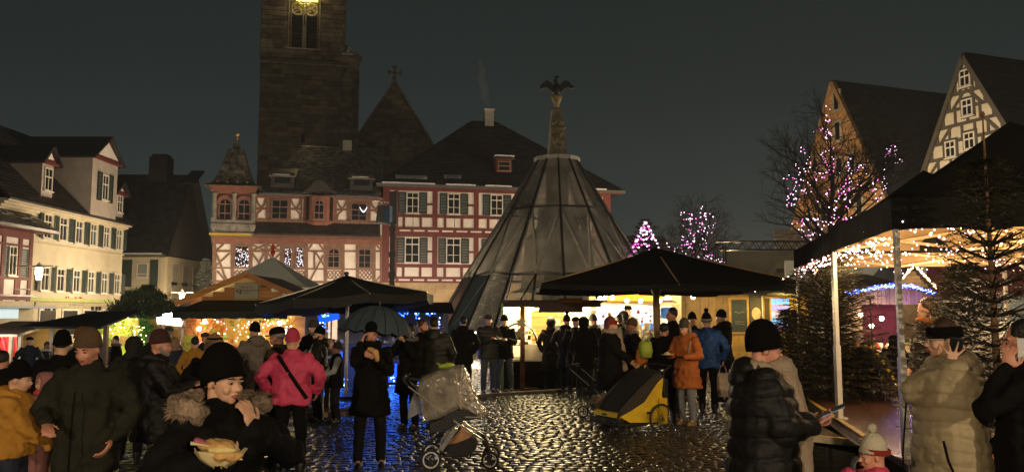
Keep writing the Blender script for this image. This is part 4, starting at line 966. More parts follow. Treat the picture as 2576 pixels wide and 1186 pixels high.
e_ = MB().ell((0, 0, ze + .28), (.17, .17, .30), 10).tube([(0, 0, ze + .4), (-.04, -.03, ze + .62), (-.02, -.06, ze + .78), (.03, -.1, ze + .82)], [.12, .075, .07, .06], 8).tube([(.03, -.1, ze + .82), (.10, -.12, ze + .80), (.13, -.12, ze + .75)], [.05, .03, .008], 6).tube([(0, .05, ze + .1), (.06, .1, ze - .1)], [.1, .16], 6)
body = e_.build('eagle_body', bronze, FO, smooth=True)
for sg in (-1, 1):
    lead = [(.08, .35), (.28, .55), (.50, .68), (.72, .62), (.92, .44), (1.10 if sg > 0 else 1.02, .36 if sg > 0 else .2)]; trail = [(.85, .30), (.62, .36), (.45, .30), (.30, .16), (.08, .12)]
    pl = [(sg * a * .75, ze + b) for a, b in lead + trail]; m = MB(); m.prism(pl, -.05, .03)
    for k in range(7): t = .35 + k * .09; m.bar((sg * t * .75, .05, ze + .55 - .2 * abs(t - .6)), (sg * (t + .12) * .75, .06, ze + .25 + .02 * k), .05, .02)
    m.build('wing', bronze, FO)
# ================================================================== TREES
def strew(m, pts, step, jit, rad, yj=.25, mats=1, every=1.0):
    pts = [Vector(p) for p in pts]
    for a, b in zip(pts, pts[1:]):
        n = max(1, int((b - a).length / step))
        for k in range(n):
            p = a.lerp(b, (k + random.random()) / n) + Vector((random.gauss(0, jit), random.gauss(0, yj), random.gauss(0, jit)))
            m.mi = random.choices(range(mats), [.5, .5] if mats == 2 else ([1] if mats == 1 else [.38, .37, .25]))[0]; m.ico(p, rad * random.uniform(.7, 1.25))
    m.mi = 0
def grow(m, p, d, L, r, dep, sp=.55):
    q = p + d * L; m.tube([p, (p + q) / 2 + Vector([random.gauss(0, L * .04) for _ in range(3)]), q], [r, r * .85, r * .65], 4 if dep > 1 else 3, False)
    if dep <= 0: return
    for k in range(random.choice((2, 3))):
        nd = (d + Vector([random.gauss(0, sp) for _ in range(3)]) + Vector((0, 0, .12))).normalized(); grow(m, q, nd, L * random.uniform(.62, .85), r * .62, dep - 1, sp)
def lit_tree(strokes, zf, Y, trunk_u, vtop, base_r, label, blabel, mats, rad, step, jit, grp):
    P = at(trunk_u, 785, Y); o = empty('bare_tree', (P.x, Y, 0), 0, label, 'tree', grp); org = Vector((P.x, Y, 0))
    top = at(trunk_u, vtop, Y) - org; random.seed(int(trunk_u))
    MB().tube([(0, 0, 0), (.05, 0, top.z * .3), (-.05, 0, top.z * .6)], [base_r, base_r * .8, base_r * .5], 8).build('trunk', bark, o, smooth=True)
    c = MB(); 
    for k in range(7):
        a = 2 * PI * k / 7; d = Vector((math.cos(a) * .7, math.sin(a) * .7, .9)).normalized(); grow(c, Vector((0, 0, top.z * random.uniform(.3, .6))), d, top.z * .13, base_r * .3, 5, .42)
    W3 = []
    for s_ in strokes:
        y0 = random.uniform(-1.2, 1.2); pts = []
        for (a, b) in s_:
            u, v = zf(a, b); y0 += random.gauss(0, .25); pts.append(at(u, v, Y + y0) - org)
        W3.append(pts); c.tube([p + Vector((0, 0, -.03)) for p in pts], .03, 3, False)
        root = Vector((0, 0, max(top.z * .35, min(p.z for p in pts) * .8))); j = min(pts, key=lambda p: p.z); c.tube([root, (root + j) / 2 + Vector((0, 0, -.2)), j], [.07, .05, .03], 4, False)
        for p in pts:
            for q in range(2): grow(c, p, Vector((random.gauss(0, 1), random.gauss(0, 1), random.uniform(0, 1.2))).normalized(), top.z * .07, .02, 3, .5)
    c.build('crown', bark, o)
    b = MB()
    for pts in W3: strew(b, pts, step, jit, rad, .12, len(mats))
    for pts in W3:
        for p in pts:
            if random.random() < .3: strew(b, [p, p + Vector((random.gauss(0, .22), 0, random.gauss(0, .22)))], step, jit, rad, .12, len(mats))
    l = b.build('fairy_lights', mats, None, loc=org); l['kind'] = 'stuff'; tag(l, blabel, 'fairy lights')
    return o
ST = [[(365, 395), (360, 470), (375, 560), (340, 610), (310, 680), (300, 760)], [(330, 600), (360, 650), (400, 700)], [(190, 650), (220, 680), (210, 740), (180, 800), (150, 850), (165, 875), (200, 820), (270, 790)], [(175, 715), (200, 720), (245, 735)], [(310, 780), (320, 900), (310, 960)], [(485, 610), (500, 700), (460, 760), (430, 800), (400, 900), (390, 950)], [(500, 690), (560, 640), (600, 720)], [(700, 545), (740, 600), (735, 640)], [(700, 550), (670, 620), (660, 700), (670, 780), (620, 840)], [(175, 965), (230, 940), (320, 940), (370, 960)], [(230, 930), (240, 1020), (320, 1020)], [(440, 740), (480, 830), (470, 940), (420, 930)], [(250, 780), (350, 690), (430, 690)], [(350, 470), (385, 500), (345, 480)], [(270, 600), (255, 680), (300, 650)], [(480, 600), (470, 740), (500, 790)], [(370, 780), (390, 900), (440, 880)], [(540, 720), (530, 790), (480, 760)], [(620, 700), (610, 800)], [(260, 950), (290, 1000), (340, 980)], [(400, 600), (390, 690)]]
lit_tree(ST, zR, 30, 2100, 300, .22, 'tall bare tree wound with pink and white fairy lights before the stone gable', 'pink and white fairy lights wound through the tallest bare tree', [bulbpw, bulbpw, bulbp], .025, .085, .045, 'bare trees wound with lights')
ST2 = [[(415, 275), (410, 330), (420, 400), (440, 440), (510, 435)], [(420, 360), (500, 360)], [(345, 350), (335, 460), (360, 520), (350, 600)], [(285, 410), (300, 460)], [(355, 370), (385, 420)], [(390, 480), (450, 500), (515, 480)], [(420, 510), (430, 600), (440, 650)], [(270, 510), (310, 560), (330, 580)], [(270, 540), (275, 600)], [(455, 540), (455, 600)], [(155, 585), (230, 610), (340, 640), (440, 660), (530, 700), (640, 715)], [(240, 600), (360, 600), (360, 660)], [(430, 600), (530, 690)], [(420, 400), (390, 470), (450, 460)]]
z5 = zoomer(2300, 600, 700 / 1482)
lit_tree(ST2, z5, 38, 1752, 515, .18, 'smaller bare tree wound with pink lights beyond the large black parasol', 'pink and white fairy lights wound through the smaller bare tree', [bulbpw, bulbpw, bulbp], .030, .11, .045, 'bare trees wound with lights')

def fir(name, label, P, h, r, mat, seed, whorls=24, nb=8, need=1.0, z0=.1, cat='fir tree', group=None, trunkmat=None, tr_=.04, dens=1.0, droop=.25):
    random.seed(seed); o = empty(name, P, 0, label, cat, group)
    MB().tube([(0, 0, 0), (0, 0, h * .5), (0, 0, h * .99)], [tr_, tr_ * .75, tr_ * .25], 8).build('trunk', trunkmat or bark, o, smooth=True)
    vs = []; fs = []
    def tri(a, b, c): i = len(vs); vs.extend((a, b, c)); fs.append((i, i + 1, i + 2))
    br = MB()
    for w in range(whorls):
        t = w / (whorls - 1); z = h * (z0 + (1 - z0) * t ** .93); L = r * (1 - t) ** .8 * random.uniform(.8, 1.1) + .05
        for k in range(nb):
            a = 2 * PI * (k + random.random() * .8) / nb; l = L * random.uniform(.65, 1.15); up = .55 * t + .05 - droop * (1 - t)
            dx, dy = math.cos(a), math.sin(a); ns = max(3, int(l / .085 * dens)); pts = []
            for i in range(ns + 1):
                q = i / ns; pts.append(Vector((dx * l * q, dy * l * q, z + l * (up * q + .12 * q * q))))
            br.tube([pts[0], pts[len(pts) // 2], pts[-1]], [.012 * need, .008 * need, .003], 3, False)
            for i in range(1, ns + 1):
                p = pts[i]; q = i / ns; tl = (.10 + .30 * l * (1 - q) ** .7 * .7) * random.uniform(.7, 1.2)
                for sg in (-1, 1, 0):
                    if sg == 0 and i < ns: continue
                    bx, by = (-dy * sg, dx * sg) if sg else (dx, dy); fx, fy = bx * .8 + dx * .7, by * .8 + dy * .7; nn = math.hypot(fx, fy); fx /= nn; fy /= nn
                    if sg == 0: tl = .12
                    k2 = max(3, int(tl / .026 / need)); dz = random.uniform(-.25, .15)
                    for j in range(k2):
                        s_ = (j + .5) / k2 * tl; c = Vector((p.x + fx * s_, p.y + fy * s_, p.z + dz * s_)); nl = .044 * need * random.uniform(.8, 1.3); wd = .0095 * need
                        for sd in (-1, 1):
                            ux, uy = -fy * sd * .75 + fx * .6, fx * sd * .75 + fy * .6; zz = random.uniform(-.3, .6)
                            tip = (c.x + ux * nl, c.y + uy * nl, c.z + zz * nl)
                            tri((c.x - fx * wd, c.y - fy * wd, c.z), (c.x + fx * wd, c.y + fy * wd, c.z + wd * .5), tip)
    br.build('branches', bark, o)
    me = bpy.data.meshes.new('needles'); me.from_pydata([tuple(v) for v in vs], [], fs); me.materials.append(mat); n_ = link('needles', me, o); n_['kind'] = 'stuff'
    return o
# stage first, trees stand on it
ZS = .52
pA = Vector((3.46, 7.2, 0)); pB = Vector((3.97, 9.9, 0)); pC = Vector((4.62, 13.0, 0))
dl_ = (pC - pA).normalized(); pr_ = Vector((dl_.y, -dl_.x, 0))
stg = empty('stage', (0, 0, 0), 0, 'low wet brown stage deck with bright metal edges below the black tents', 'stage')
deckm = M('wet_deck', (.055, .024, .013), .27, .3, 3, .25, 14, spec=.7, stretch=(1, 5, 1))
def quad_slab(pts, z0, z1, name, mat, parent): return MB().rings([[Vector((p[0], p[1], z)) for p in pts] for z in (z0, z1)]).build(name, mat, parent)
e0 = pA - dl_ * .3; e1_ = pC + dl_ * 2.6
for k in range(12):
    a = e0 + pr_ * (-.05 + k * .55); b = a + pr_ * .54; L = (e1_ - e0)
    quad_slab([a, b, b + L, a + L], ZS - .06, ZS - random.uniform(0, .003), 'deck_board', deckm, stg)
lowf = [gnd(1985, 1090, .40), gnd(2165, 1108, .40)]
low = [lowf[0], lowf[1], Vector((3.66, 8.3, 0)), Vector((4.55, 12.9, 0)), Vector((4.1, 13, 0))]
low = [Vector((p.x, p.y, 0)) for p in low]
quad_slab(low, .34, .40, 'lower_deck', deckm, stg)
a, b = low[0], low[1]; dn = Vector((0, -.012, 0))
MB().bar(a + Vector((0, -.02, .36)), b + Vector((0, -.02, .36)), .03, .095).build('edge_profile', M('worn_aluminium', (.55, .48, .34), .45, .25, 20, .15, metal=.15), stg)
MB().bar(a + Vector((0, -.02, .412)), b + Vector((0, -.02, .412)), .035, .008).build('yellow_edge', M('yellow_paint', (.5, .38, .05), .5, .2, 10), stg)
a, b = Vector((3.62, 8.25, 0)), Vector((4.5, 12.6, 0)); MB().bar(a + Vector((0, 0, .46)), b + Vector((0, 0, .46)), .04, .13).bar(a + Vector((-.05, 0, .42)), b + Vector((-.05, 0, .42)), .05, .03).build('edge_profile', chrome, stg)
ylw = M('tape_yellow', (.62, .42, .03), .45, .1, 10, 0); blk = M('tape_black', (.015, .014, .012), .45, .1, 10, 0)
m = MB(); n_ = 90
for k in range(n_): 
    m.mi = k % 2; m.bar(a.lerp(b, k / n_) + Vector((.0, 0, ZS + .006)), a.lerp(b, (k + 1) / n_) + Vector((.0, 0, ZS + .006)), .055, .006)
m.build('hazard_tape', [ylw, blk], stg)
for (u, v) in ((2000, 1110), (2160, 1125)): g_ = gnd(u, v, .3); MB().tube([(g_.x, g_.y + .15, 0), (g_.x, g_.y + .15, .34)], .03).build('leg', alu, stg)
for k in range(5): g_ = e0.lerp(e1_, k / 4) + pr_ * .1; MB().tube([(g_.x, g_.y, 0), (g_.x, g_.y, ZS - .06)], .03).build('leg', alu, stg)
a, b = e0 + Vector((-.02, 0, .24)), e0 + pr_ * 3 + Vector((-.02, 0, .24)); MB().bar(a, b, .03, .42).build('void_sheet', blackcloth, stg)  # shade of the void under the deck, put in as a black sheet

fir('fir_tree', 'bushy dark fir on the stage between the two white tent posts', Vector((at(2080, 785, 12.4).x, 12.4, ZS)), 2.3, .98, needle2, 11, 30, 15, 1.15, .04)
fir('fir_tree', 'slim dark fir at the left corner of the stage behind the hooded woman', Vector((at(1985, 785, 13.6).x, 13.6, ZS * 0)), 1.8, .7, needle2, 12, 24, 13, 1.25, .05)
fir('fir_tree', 'tall sparse fir with bare top stem before the right-hand black tent', Vector((at(2500, 785, 6.3).x, 6.3, ZS)), 2.45, .66, needle2, 13, 21, 9, 1.0, .06, trunkmat=barkl, tr_=.035, droop=.12)
fir('fir_tree', 'wide fir standing behind the woman in the beige coat', Vector((at(2425, 785, 9.4).x, 9.4, ZS)), 1.8, .68, needle2, 14, 26, 14, 1.05, .06)
o = bpy.data.objects['fir_tree.002']; MB().tube([(0, 0, 2.2), (.0, 0, 2.85)], [.012, .007], 6).ell((0, 0, 2.86), (.02, .02, .03), 6).build('top_shoot', barkl, o)
# lit fir top beyond the parasol
o = fir('lit_fir', 'fir top dotted with pink lights above the large parasol', Vector((at(1627, 785, 33).x, 33, 0)), at(1627, 557, 33).z, 1.9, needle, 15, 20, 8, 3.0, .2, dens=.4)
b = MB(); H_ = at(1627, 557, 33).z
for k in range(190): t = random.random(); z = H_ * (.55 + .45 * t); a = random.random() * 2 * PI; rr2 = 1.9 * ((H_ - z) / (H_ * .8)) ** .85 * .95; b.mi = random.choice((0, 0, 1)); b.ico((rr2 * math.cos(a), rr2 * math.sin(a), z), .045)
l = b.build('fairy_lights', [bulbpw, bulbp], None, loc=o.location); l['kind'] = 'stuff'; tag(l, 'pink bulbs dotted over the fir top above the parasol', 'fairy lights')
# pale spruce far down the alley
fir('pale_spruce', 'pale frosted-looking spruce at the mouth of the alley', Vector((at(514, 785, 50).x, 50, 0)), at(514, 655, 50).z, 1.0, needlel, 16, 22, 8, 4.0, .05, dens=.3)
# cloud-pruned pine on the left
random.seed(21)
PY = 25.0; PP = at(366, 785, PY); pine = empty('cloud_pine', (PP.x, PY, 0), 0, 'flat-topped pine with cloud-shaped pads above the left stalls', 'pine tree')
def lp(u, v, dy=0): p = at(u, v, PY + dy); return Vector((p.x - PP.x, dy, p.z))
MB().tube([(0, 0, 0), lp(368, 800), lp(360, 775), lp(372, 745)], [.12, .10, .08, .04], 8).build('trunk', bark, pine, smooth=True)
m = MB(); pads = [(365, 738, .42, .17), (345, 745, .35, .14), (392, 747, .38, .14), (325, 765, .5, .17), (305, 782, .45, .18), (410, 768, .55, .18), (438, 772, .4, .14), (378, 775, .5, .15), (340, 788, .6, .2), (415, 790, .55, .18), (455, 780, .3, .12), (300, 800, .5, .15), (372, 726, .2, .08)]
for (u, v, w, h_) in pads:
    c = lp(u, v, random.uniform(-.3, .3)); m.tube([lp(366, 790), (c + lp(366, 775)) / 2, c], [.04, .03, .02], 4, False)
m.build('branches', bark, pine)
vs = []; fs = []
for (u, v, w, h_) in pads:
    c = lp(u, v, random.uniform(-.3, .3))
    for k in range(900):
        p = c + Vector((random.gauss(0, w * .42), random.gauss(0, w * .42), random.gauss(0, h_ * .42))); d = Vector((random.gauss(0, 1), random.gauss(0, 1), random.uniform(0, 1.5))).normalized() * .13; s_ = d.orthogonal().normalized() * .014
        i = len(vs); vs += [tuple(p - s_), tuple(p + s_), tuple(p + d)]; fs.append((i, i + 1, i + 2))
me = bpy.data.meshes.new('needles'); me.from_pydata(vs, [], fs); me.materials.append(needle); link('needles', me, pine)['kind'] = 'stuff'
# green-lit arch of foliage with lights
GY = 23.5; GP = at(325, 785, GY); bush = empty('lit_bush', (GP.x, GY, 0), 0, 'round bush lit bright green and covered in white fairy lights', 'bush')
vs = []; fs = []; b = MB()
for k in range(9000):
    a = random.uniform(0, PI); rr2 = random.gauss(.66, .10); p = Vector((rr2 * math.cos(a) * 1.0, random.gauss(0, .35), .7 + rr2 * math.sin(a) * 1.25)) if random.random() < .7 else Vector((random.uniform(-.75, .75), random.gauss(0, .35), random.uniform(.1, 1.2)))
    d = Vector((random.gauss(0, 1), random.gauss(0, 1), random.gauss(0, 1))).normalized() * .05; s_ = d.orthogonal().normalized() * .022; i = len(vs); vs += [tuple(p - s_), tuple(p + s_), tuple(p + d)]; fs.append((i, i + 1, i + 2))
me = bpy.data.meshes.new('leaves'); me.from_pydata(vs, [], fs); me.materials.append(leafg); link('leaves', me, bush)['kind'] = 'stuff'
for k in range(150): a = random.uniform(0.05, PI - .05); rr2 = random.gauss(.70, .10); b.ico((rr2 * math.cos(a), -random.uniform(.35, .75), .7 + rr2 * math.sin(a) * 1.25), .018)
MB().tube([(0, 0, 0), (0, 0, .9)], .06).build('stem', bark, bush)
l = b.build('fairy_lights', [bulbw], None, loc=bush.location); l['kind'] = 'stuff'; tag(l, 'white fairy lights spread over the round green bush', 'fairy lights')
lamp('bush_glow', bush.location + Vector((0, -1.3, .6)), 26, (.55, 1, .08), .15); lamp('bush_glow', bush.location + Vector((.2, -1.0, 1.5)), 16, (.8, 1, .3), .15)

# ================================================================== BLACK POP-UP TENTS
def popup(cs, zE, zP, label, vmat=None, val=.28):
    """cs: four ground corners going round; zE roof edge height; zP peak"""
    c0 = sum(cs, Vector()) / 4; o = empty('pop_up_tent', (c0.x, c0.y, 0), 0, label, 'tent', 'black pop-up tents over the stage'); C = [Vector((c.x - c0.x, c.y - c0.y, 0)) for c in cs]
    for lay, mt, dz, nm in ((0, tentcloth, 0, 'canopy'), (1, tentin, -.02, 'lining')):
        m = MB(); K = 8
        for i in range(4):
            a, b = C[i], C[(i + 1) % 4]; rows = []
            for j in range(K + 1):
                t = j / K; zz = zE + (zP - zE) * (t ** 1.25) + dz; sag = -.05 * math.sin(PI * t)
                rows.append([Vector((*((a.lerp(b, q) * (1 - t)).xy), zz + sag * math.sin(PI * q))) for q in (0, .25, .5, .75, 1)])
            for j in range(K):
                for q in range(4): m.add([rows[j][q], rows[j][q + 1], rows[j + 1][q + 1], rows[j + 1][q]], [(0, 1, 2, 3)])
        ob = m.build(nm, mt, o, smooth=True)
        m = MB(); s_ = 1.012 if lay == 0 else .998
        for i in range(4):
            a, b = C[i] * s_, C[(i + 1) % 4] * s_
            for q in range(8):
                p0, p1 = a.lerp(b, q / 8), a.lerp(b, (q + 1) / 8); w0_ = .012 * math.sin(q * 2.4 + i); w1_ = .012 * math.sin((q + 1) * 2.4 + i); n_ = p0.normalized()
                m.add([(p0.x, p0.y, zE + dz), (p1.x, p1.y, zE + dz), (p1.x + n_.x * w1_, p1.y + n_.y * w1_, zE - val), (p0.x + n_.x * w0_, p0.y + n_.y * w0_, zE - val)], [(0, 1, 2, 3)])
        m.build('valance' if lay == 0 else 'valance_lining', mt, o)
    for i, c in enumerate(C):
        q = c * .985; MB().bx(q.x - .022, q.x + .022, q.y - .022, q.y + .022, 1.35, zE - .02).bx(q.x - .029, q.x + .029, q.y - .029, q.y + .029, ZS, 1.4).bx(q.x - .07, q.x + .07, q.y - .07, q.y + .07, ZS, ZS + .012).build('post', alu, o)
    fm = M('lit_truss_bar', (.55, .42, .22), .4, .1, 5, .05)
    for i in range(4):
        a, b = C[i] * .975, C[(i + 1) % 4] * .975; m = MB(); mid = (a + b) / 2
        for (p, q, z0, z1) in ((a, mid, zE - .05, zE - .28), (a, mid, zE - .28, zE - .05), (mid, b, zE - .28, zE - .05), (mid, b, zE - .05, zE - .28)): m.bar(p + Vector((0, 0, z0)), q + Vector((0, 0, z1)), .018, .035)
        m.build('scissor_truss', fm, o)
        MB().bar(a + Vector((0, 0, zE - .05)), Vector((0, 0, zP - .25)), .02, .035).build('rafter', fm, o)
    return o, C
wA = 3.1
tA = [pA, pB, pB + pr_ * wA, pA + pr_ * wA]; tB = [pB + dl_ * .02, pC, pC + pr_ * wA, pB + dl_ * .02 + pr_ * wA]
TA, CA = popup(tA, 2.83, 3.80, 'nearer black pop-up tent with a tall peak and pink lights under its edge'); TB_, CB = popup(tB, 2.80, 3.80, 'farther black pop-up tent, its smaller peak behind the first tent')
for T, C, n1 in ((TA, CA, 1.0), (TB_, CB, .9)):
    b = MB()
    for i in range(4):
        a, c = C[i] * .96, C[(i + 1) % 4] * .96
        pts = [a.lerp(c, q / 6) + Vector((0, 0, 2.60 - .10 * (q % 2) - (.07 if i == 0 else 0))) for q in range(7)]; strew(b, pts, .036, .05, .0115, .04, 3); 
        pts = [a.lerp(c, q / 6) * .6 + Vector((0, 0, 2.75 + .10 * (q % 2))) for q in range(7)]; strew(b, pts, .075, .05, .0115, .05, 3)
    l = b.build('fairy_lights', [bulbo, bulbpw, bulbw], None, loc=T.location); l['kind'] = 'stuff'; tag(l, 'string of pink-white bulbs under the %s black tent' % ('nearer' if T is TA else 'farther'), 'fairy lights')
    for (x, y) in ((-.8, -.7), (.8, .8), (-.9, .7), (.7, -.8)): lamp('tent_light', T.location + Vector((x, y, 2.42)), 52, (1, .66, .36), .10)
# truss with faint banner
Yt = 30; x0, x1 = at(1803, 700, Yt).x, at(2075, 700, Yt).x; zt0 = at(1900, 607, Yt).z; zt1 = at(1900, 628, Yt).z
TR = empty('truss_frame', (x0, Yt, 0), 0, 'black lattice truss carrying a dim grey picture banner', 'stage truss'); Wd = x1 - x0
def truss(a, b, w, nseg, name):
    m = MB(); a = Vector(a); b = Vector(b); d = (b - a).normalized(); s1 = Vector((0, 1, 0)) * w / 2; s2 = d.cross(Vector((0, 1, 0))).normalized() * w / 2
    for p in (s1 + s2, s1 - s2, -s1 + s2, -s1 - s2): m.bar(a + p, b + p, .045, .045)
    for k in range(nseg):
        p, q = a.lerp(b, k / nseg), a.lerp(b, (k + 1) / nseg); sg = 1 if k % 2 else -1
        m.bar(p + s2 * sg - s1, q - s2 * sg - s1, .025); m.bar(p + s2 * sg + s1, q - s2 * sg + s1, .025)
    m.build(name, blackm, TR)
zb_ = (zt0 + zt1) / 2; tw = zt0 - zt1
truss((0, 0, zb_), (Wd, 0, zb_), tw, 20, 'top_truss'); truss((tw / 2, 0, 0), (tw / 2, 0, zb_), tw, 14, 'truss_post'); truss((Wd - tw / 2, 0, 0), (Wd - tw / 2, 0, zb_), tw, 14, 'truss_post')
MB().bx(tw, Wd - tw, -.02, .02, 2.6, zt1 - .05).build('banner', M('dim_banner', (.15, .14, .11), .8, .35, .7, .05), TR)
bn = M('banner_print', (.22, .19, .14), .8, .2, 3, 0); bo = Wd - tw
MB().prism([(bo - 1.0, 3.35), (bo - .05, 3.5), (bo - .05, zt1 - .15), (bo - .75, zt1 - .12), (bo - 1.0, zt1 - .5)], -.028, -.022).build('banner_print', bn, TR); MB().prism([(tw + 1.4, 3.0), (tw + 3.0, 3.1), (tw + 2.2, 3.9)], -.028, -.022).build('banner_print', bn, TR)
MB().bx(bo - .65, bo - .3, -.034, -.029, 3.75, 4.0).bx(bo - 1.5, bo - .1, -.036, -.03, 3.28, 3.44).build('banner_caption', M('dim_dark', (.06, .055, .045), .8, .1, 3, 0), TR)
# tripod stand wrapped in hazard tape
tp = gnd(2200, 1000, ZS); tp = Vector((tp.x, tp.y, ZS)); ts = empty('tripod_stand', tp, 0, 'black tripod stand on the stage with yellow and black tape to its legs', 'tripod stand')
ht = at(2195, 748, tp.y).z - ZS
MB().tube([(0, 0, .4), (0, 0, ht)], .014, 8).bx(-.06, .06, -.02, .02, ht - .02, ht + .03).build('pole', blackm, ts)
for k in range(3): a = 2 * PI * k / 3 + .5; MB().tube([(0, 0, .75), (.38 * math.cos(a), .38 * math.sin(a), 0)], .012, 6).tube([(0, 0, .45), (.24 * math.cos(a), .24 * math.sin(a), .28)], .008, 5).build('leg', blackm, ts)
MB().bar((-.02, 0, 1.0), (-.52, -.02, 1.07), .02).build('arm', alu, ts)
for (pa_, pb_, nm) in ((Vector((0, 0, .78)), Vector((-.62, -.2, .05)), 0), (Vector((0, 0, .78)), Vector((.32, -.35, .02)), 1)):
    m = MB()
    for k in range(14): m.mi = k % 2; m.bar(pa_.lerp(pb_, k / 14), pa_.lerp(pb_, (k + 1) / 14), .008, .035)
    m.build('hazard_tape', [ylw, blk], ts)
# ================================================================== PEOPLE
def cl(name, col, rough=.85, sheen=.0, bump=.35, bscale=45, var=.15, spec=.3): return M('cloth_' + name, col, rough, var, 5, bump, bscale, sheen=sheen, spec=spec)
BLK = cl('black', (.0042, .0040, .0040), .85, spec=.12); BLK2 = cl('soft_black', (.0075, .0072, .007), .6, bscale=14, bump=.5, spec=.25); OLV = cl('olive', (.020, .019, .012), .85, spec=.15); OLP = cl('olive_puffer', (.024, .023, .016), .55, bscale=12); NAV = cl('navy', (.012, .018, .035), .7)
GRY = cl('grey', (.12, .11, .10), .85); DGR = cl('dark_grey', (.018, .0175, .0165), .85, spec=.15); PNK = cl('raspberry', (.58, .055, .125), .6, bscale=10, bump=.5); MUS = cl('mustard', (.40, .19, .025), .8); ORG = cl('rust_orange', (.36, .105, .018), .75, bscale=16, bump=.5)
BLU = cl('royal_blue', (.018, .075, .24), .6, bscale=12, bump=.5); BEI = cl('beige_puffer', (.36, .29, .17), .6, bscale=11, bump=.55); SCF = cl('sand_knit', (.33, .25, .17), .9, bscale=80, bump=.7); SCG = cl('grey_knit', (.13, .125, .115), .9, bscale=80, bump=.7)
JNS = cl('jeans', (.065, .075, .09), .8, bscale=30); JNL = cl('light_jeans', (.19, .20, .20), .8, bscale=30); TAN = cl('tan_trousers', (.20, .13, .055), .8); CHR = cl('charcoal_trousers', (.011, .011, .012), .85, spec=.15)
KBL = cl('black_knit', (.0035, .0034, .0033), .95, spec=.1, bscale=90, bump=.8); KMR = cl('maroon_knit', (.055, .022, .016), .95, bscale=90, bump=.8); KPK = cl('pink_knit', (.50, .05, .10), .95, bscale=90, bump=.8); KGR = cl('grey_knit_hat', (.055, .052, .045), .95, bscale=90, bump=.8); KCR = cl('cream_knit', (.50, .44, .32), .95, bscale=70, bump=.8); KRD = cl('red_knit', (.26, .025, .02), .95, bscale=90, bump=.8); KBR = cl('brown_knit', (.11, .065, .035), .95, bscale=90, bump=.8)
DPK = cl('dusty_pink', (.28, .12, .11), .85); COR = cl('coral', (.50, .06, .045), .8); FUR = cl('fur', (.25, .18, .12), 1, bscale=60, bump=1.0, var=.4)
HDK = M('dark_hair', (.012, .009, .007), .45, .3, 30, .6, 60); HBR = M('brown_hair', (.05, .026, .013), .45, .3, 30, .6, 60); HBL = M('blond_hair', (.24, .15, .07), .45, .3, 30, .6, 60); HGR = M('grey_hair', (.22, .20, .17), .5, .3, 30, .6, 60); HRD = M('auburn_hair', (.13, .04, .018), .45, .3, 30, .6, 60)
SHO = M('black_shoe', (.012, .011, .010), .4, .2, 10, .2); SHT = M('tan_shoe', (.25, .15, .06), .6, .2, 10, .2); FLW = cl('floral', (.30, .18, .13), .8, var=.8)
NFIG = [0]
def vmods(vox, sm, disp=0, ds=.12):
    def f(o):
        r = o.modifiers.new('r', 'REMESH'); r.mode = 'VOXEL'; r.voxel_size = vox; r.use_smooth_shade = True
        s = o.modifiers.new('s', 'SMOOTH'); s.factor = .5; s.iterations = sm
        if disp:
            t = bpy.data.textures.get('folds%d' % int(ds * 1000)) or bpy.data.textures.new('folds%d' % int(ds * 1000), 'CLOUDS'); t.noise_scale = ds; t.noise_depth = 2
            d = o.modifiers.new('d', 'DISPLACE'); d.texture = t; d.strength = disp; d.mid_level = .5
            if disp >= .05:
                t = bpy.data.textures.get('creases') or bpy.data.textures.new('creases', 'STUCCI'); t.noise_scale = .07
                d = o.modifiers.new('e', 'DISPLACE'); d.texture = t; d.strength = .022; d.mid_level = .5
    return f
def blob(m, name, mat, parent, vox=.02, sm=4, disp=0, ds=.12, post=None):
    me0 = bpy.data.meshes.new('t'); me0.from_pydata(m.v, [], m.f); bm = bmesh.new(); bm.from_mesh(me0); bmesh.ops.recalc_face_normals(bm, faces=bm.faces); bm.to_mesh(me0); bm.free()
    me = eval_mesh(me0, vmods(vox, sm, disp, ds)); bpy.data.meshes.remove(me0); me.materials.clear(); me.materials.append(mat)
    me.polygons.foreach_set('use_smooth', [True] * len(me.polygons))
    if post:
        n = len(me.vertices); co = np.empty(n * 3); me.vertices.foreach_get('co', co); co = co.reshape(-1, 3); no = np.empty(n * 3); me.vertices.foreach_get('normal', no); no = no.reshape(-1, 3)
        co = post(co, no); me.vertices.foreach_set('co', co.ravel()); me.update()
    me.name = name; return link(name, me, parent)
def cap(m, p0, p1, r0, r1, n=10):
    p0 = Vector(p0); p1 = Vector(p1); d = p1 - p0; L = d.length or 1e-3; d = d / L
    pts = []; rs = []
    for a in (80, 55, 25): pts.append(p0 - d * r0 * math.sin(R(a))); rs.append(r0 * math.cos(R(a)))
    pts += [p0, p1]; rs += [r0, r1]
    for a in (25, 55, 80): pts.append(p1 + d * r1 * math.sin(R(a))); rs.append(r1 * math.cos(R(a)))
    m.tube(pts, rs, n)
def puff(freq, amp, z0=-9, z1=9):
    def f(co, no):
        zz = co[:, 2] + .012 * np.sin(co[:, 0] * 9 + 1.3) + .01 * np.sin(co[:, 1] * 11); w = np.abs(np.sin(zz * freq)) ** .45
        k = ((co[:, 2] > z0) & (co[:, 2] < z1)).astype(float); return co + no * ((w - .75) * amp * k)[:, None]
    return f
def ik(S, W, side, la=.29, lb=.27, hint=None):
    S = Vector(S); W = Vector(W); d = W - S; D = min(d.length, la + lb - .01); u = d.normalized(); W = S + u * D
    a = (la * la - lb * lb + D * D) / (2 * D); h = math.sqrt(max(0, la * la - a * a)); hv = Vector(hint) if hint else Vector((side * .7, .35, -.75))
    p = (hv - u * hv.dot(u)); p = p.normalized() if p.length > 1e-4 else Vector((0, 1, 0)); return S + u * a + p * h, W
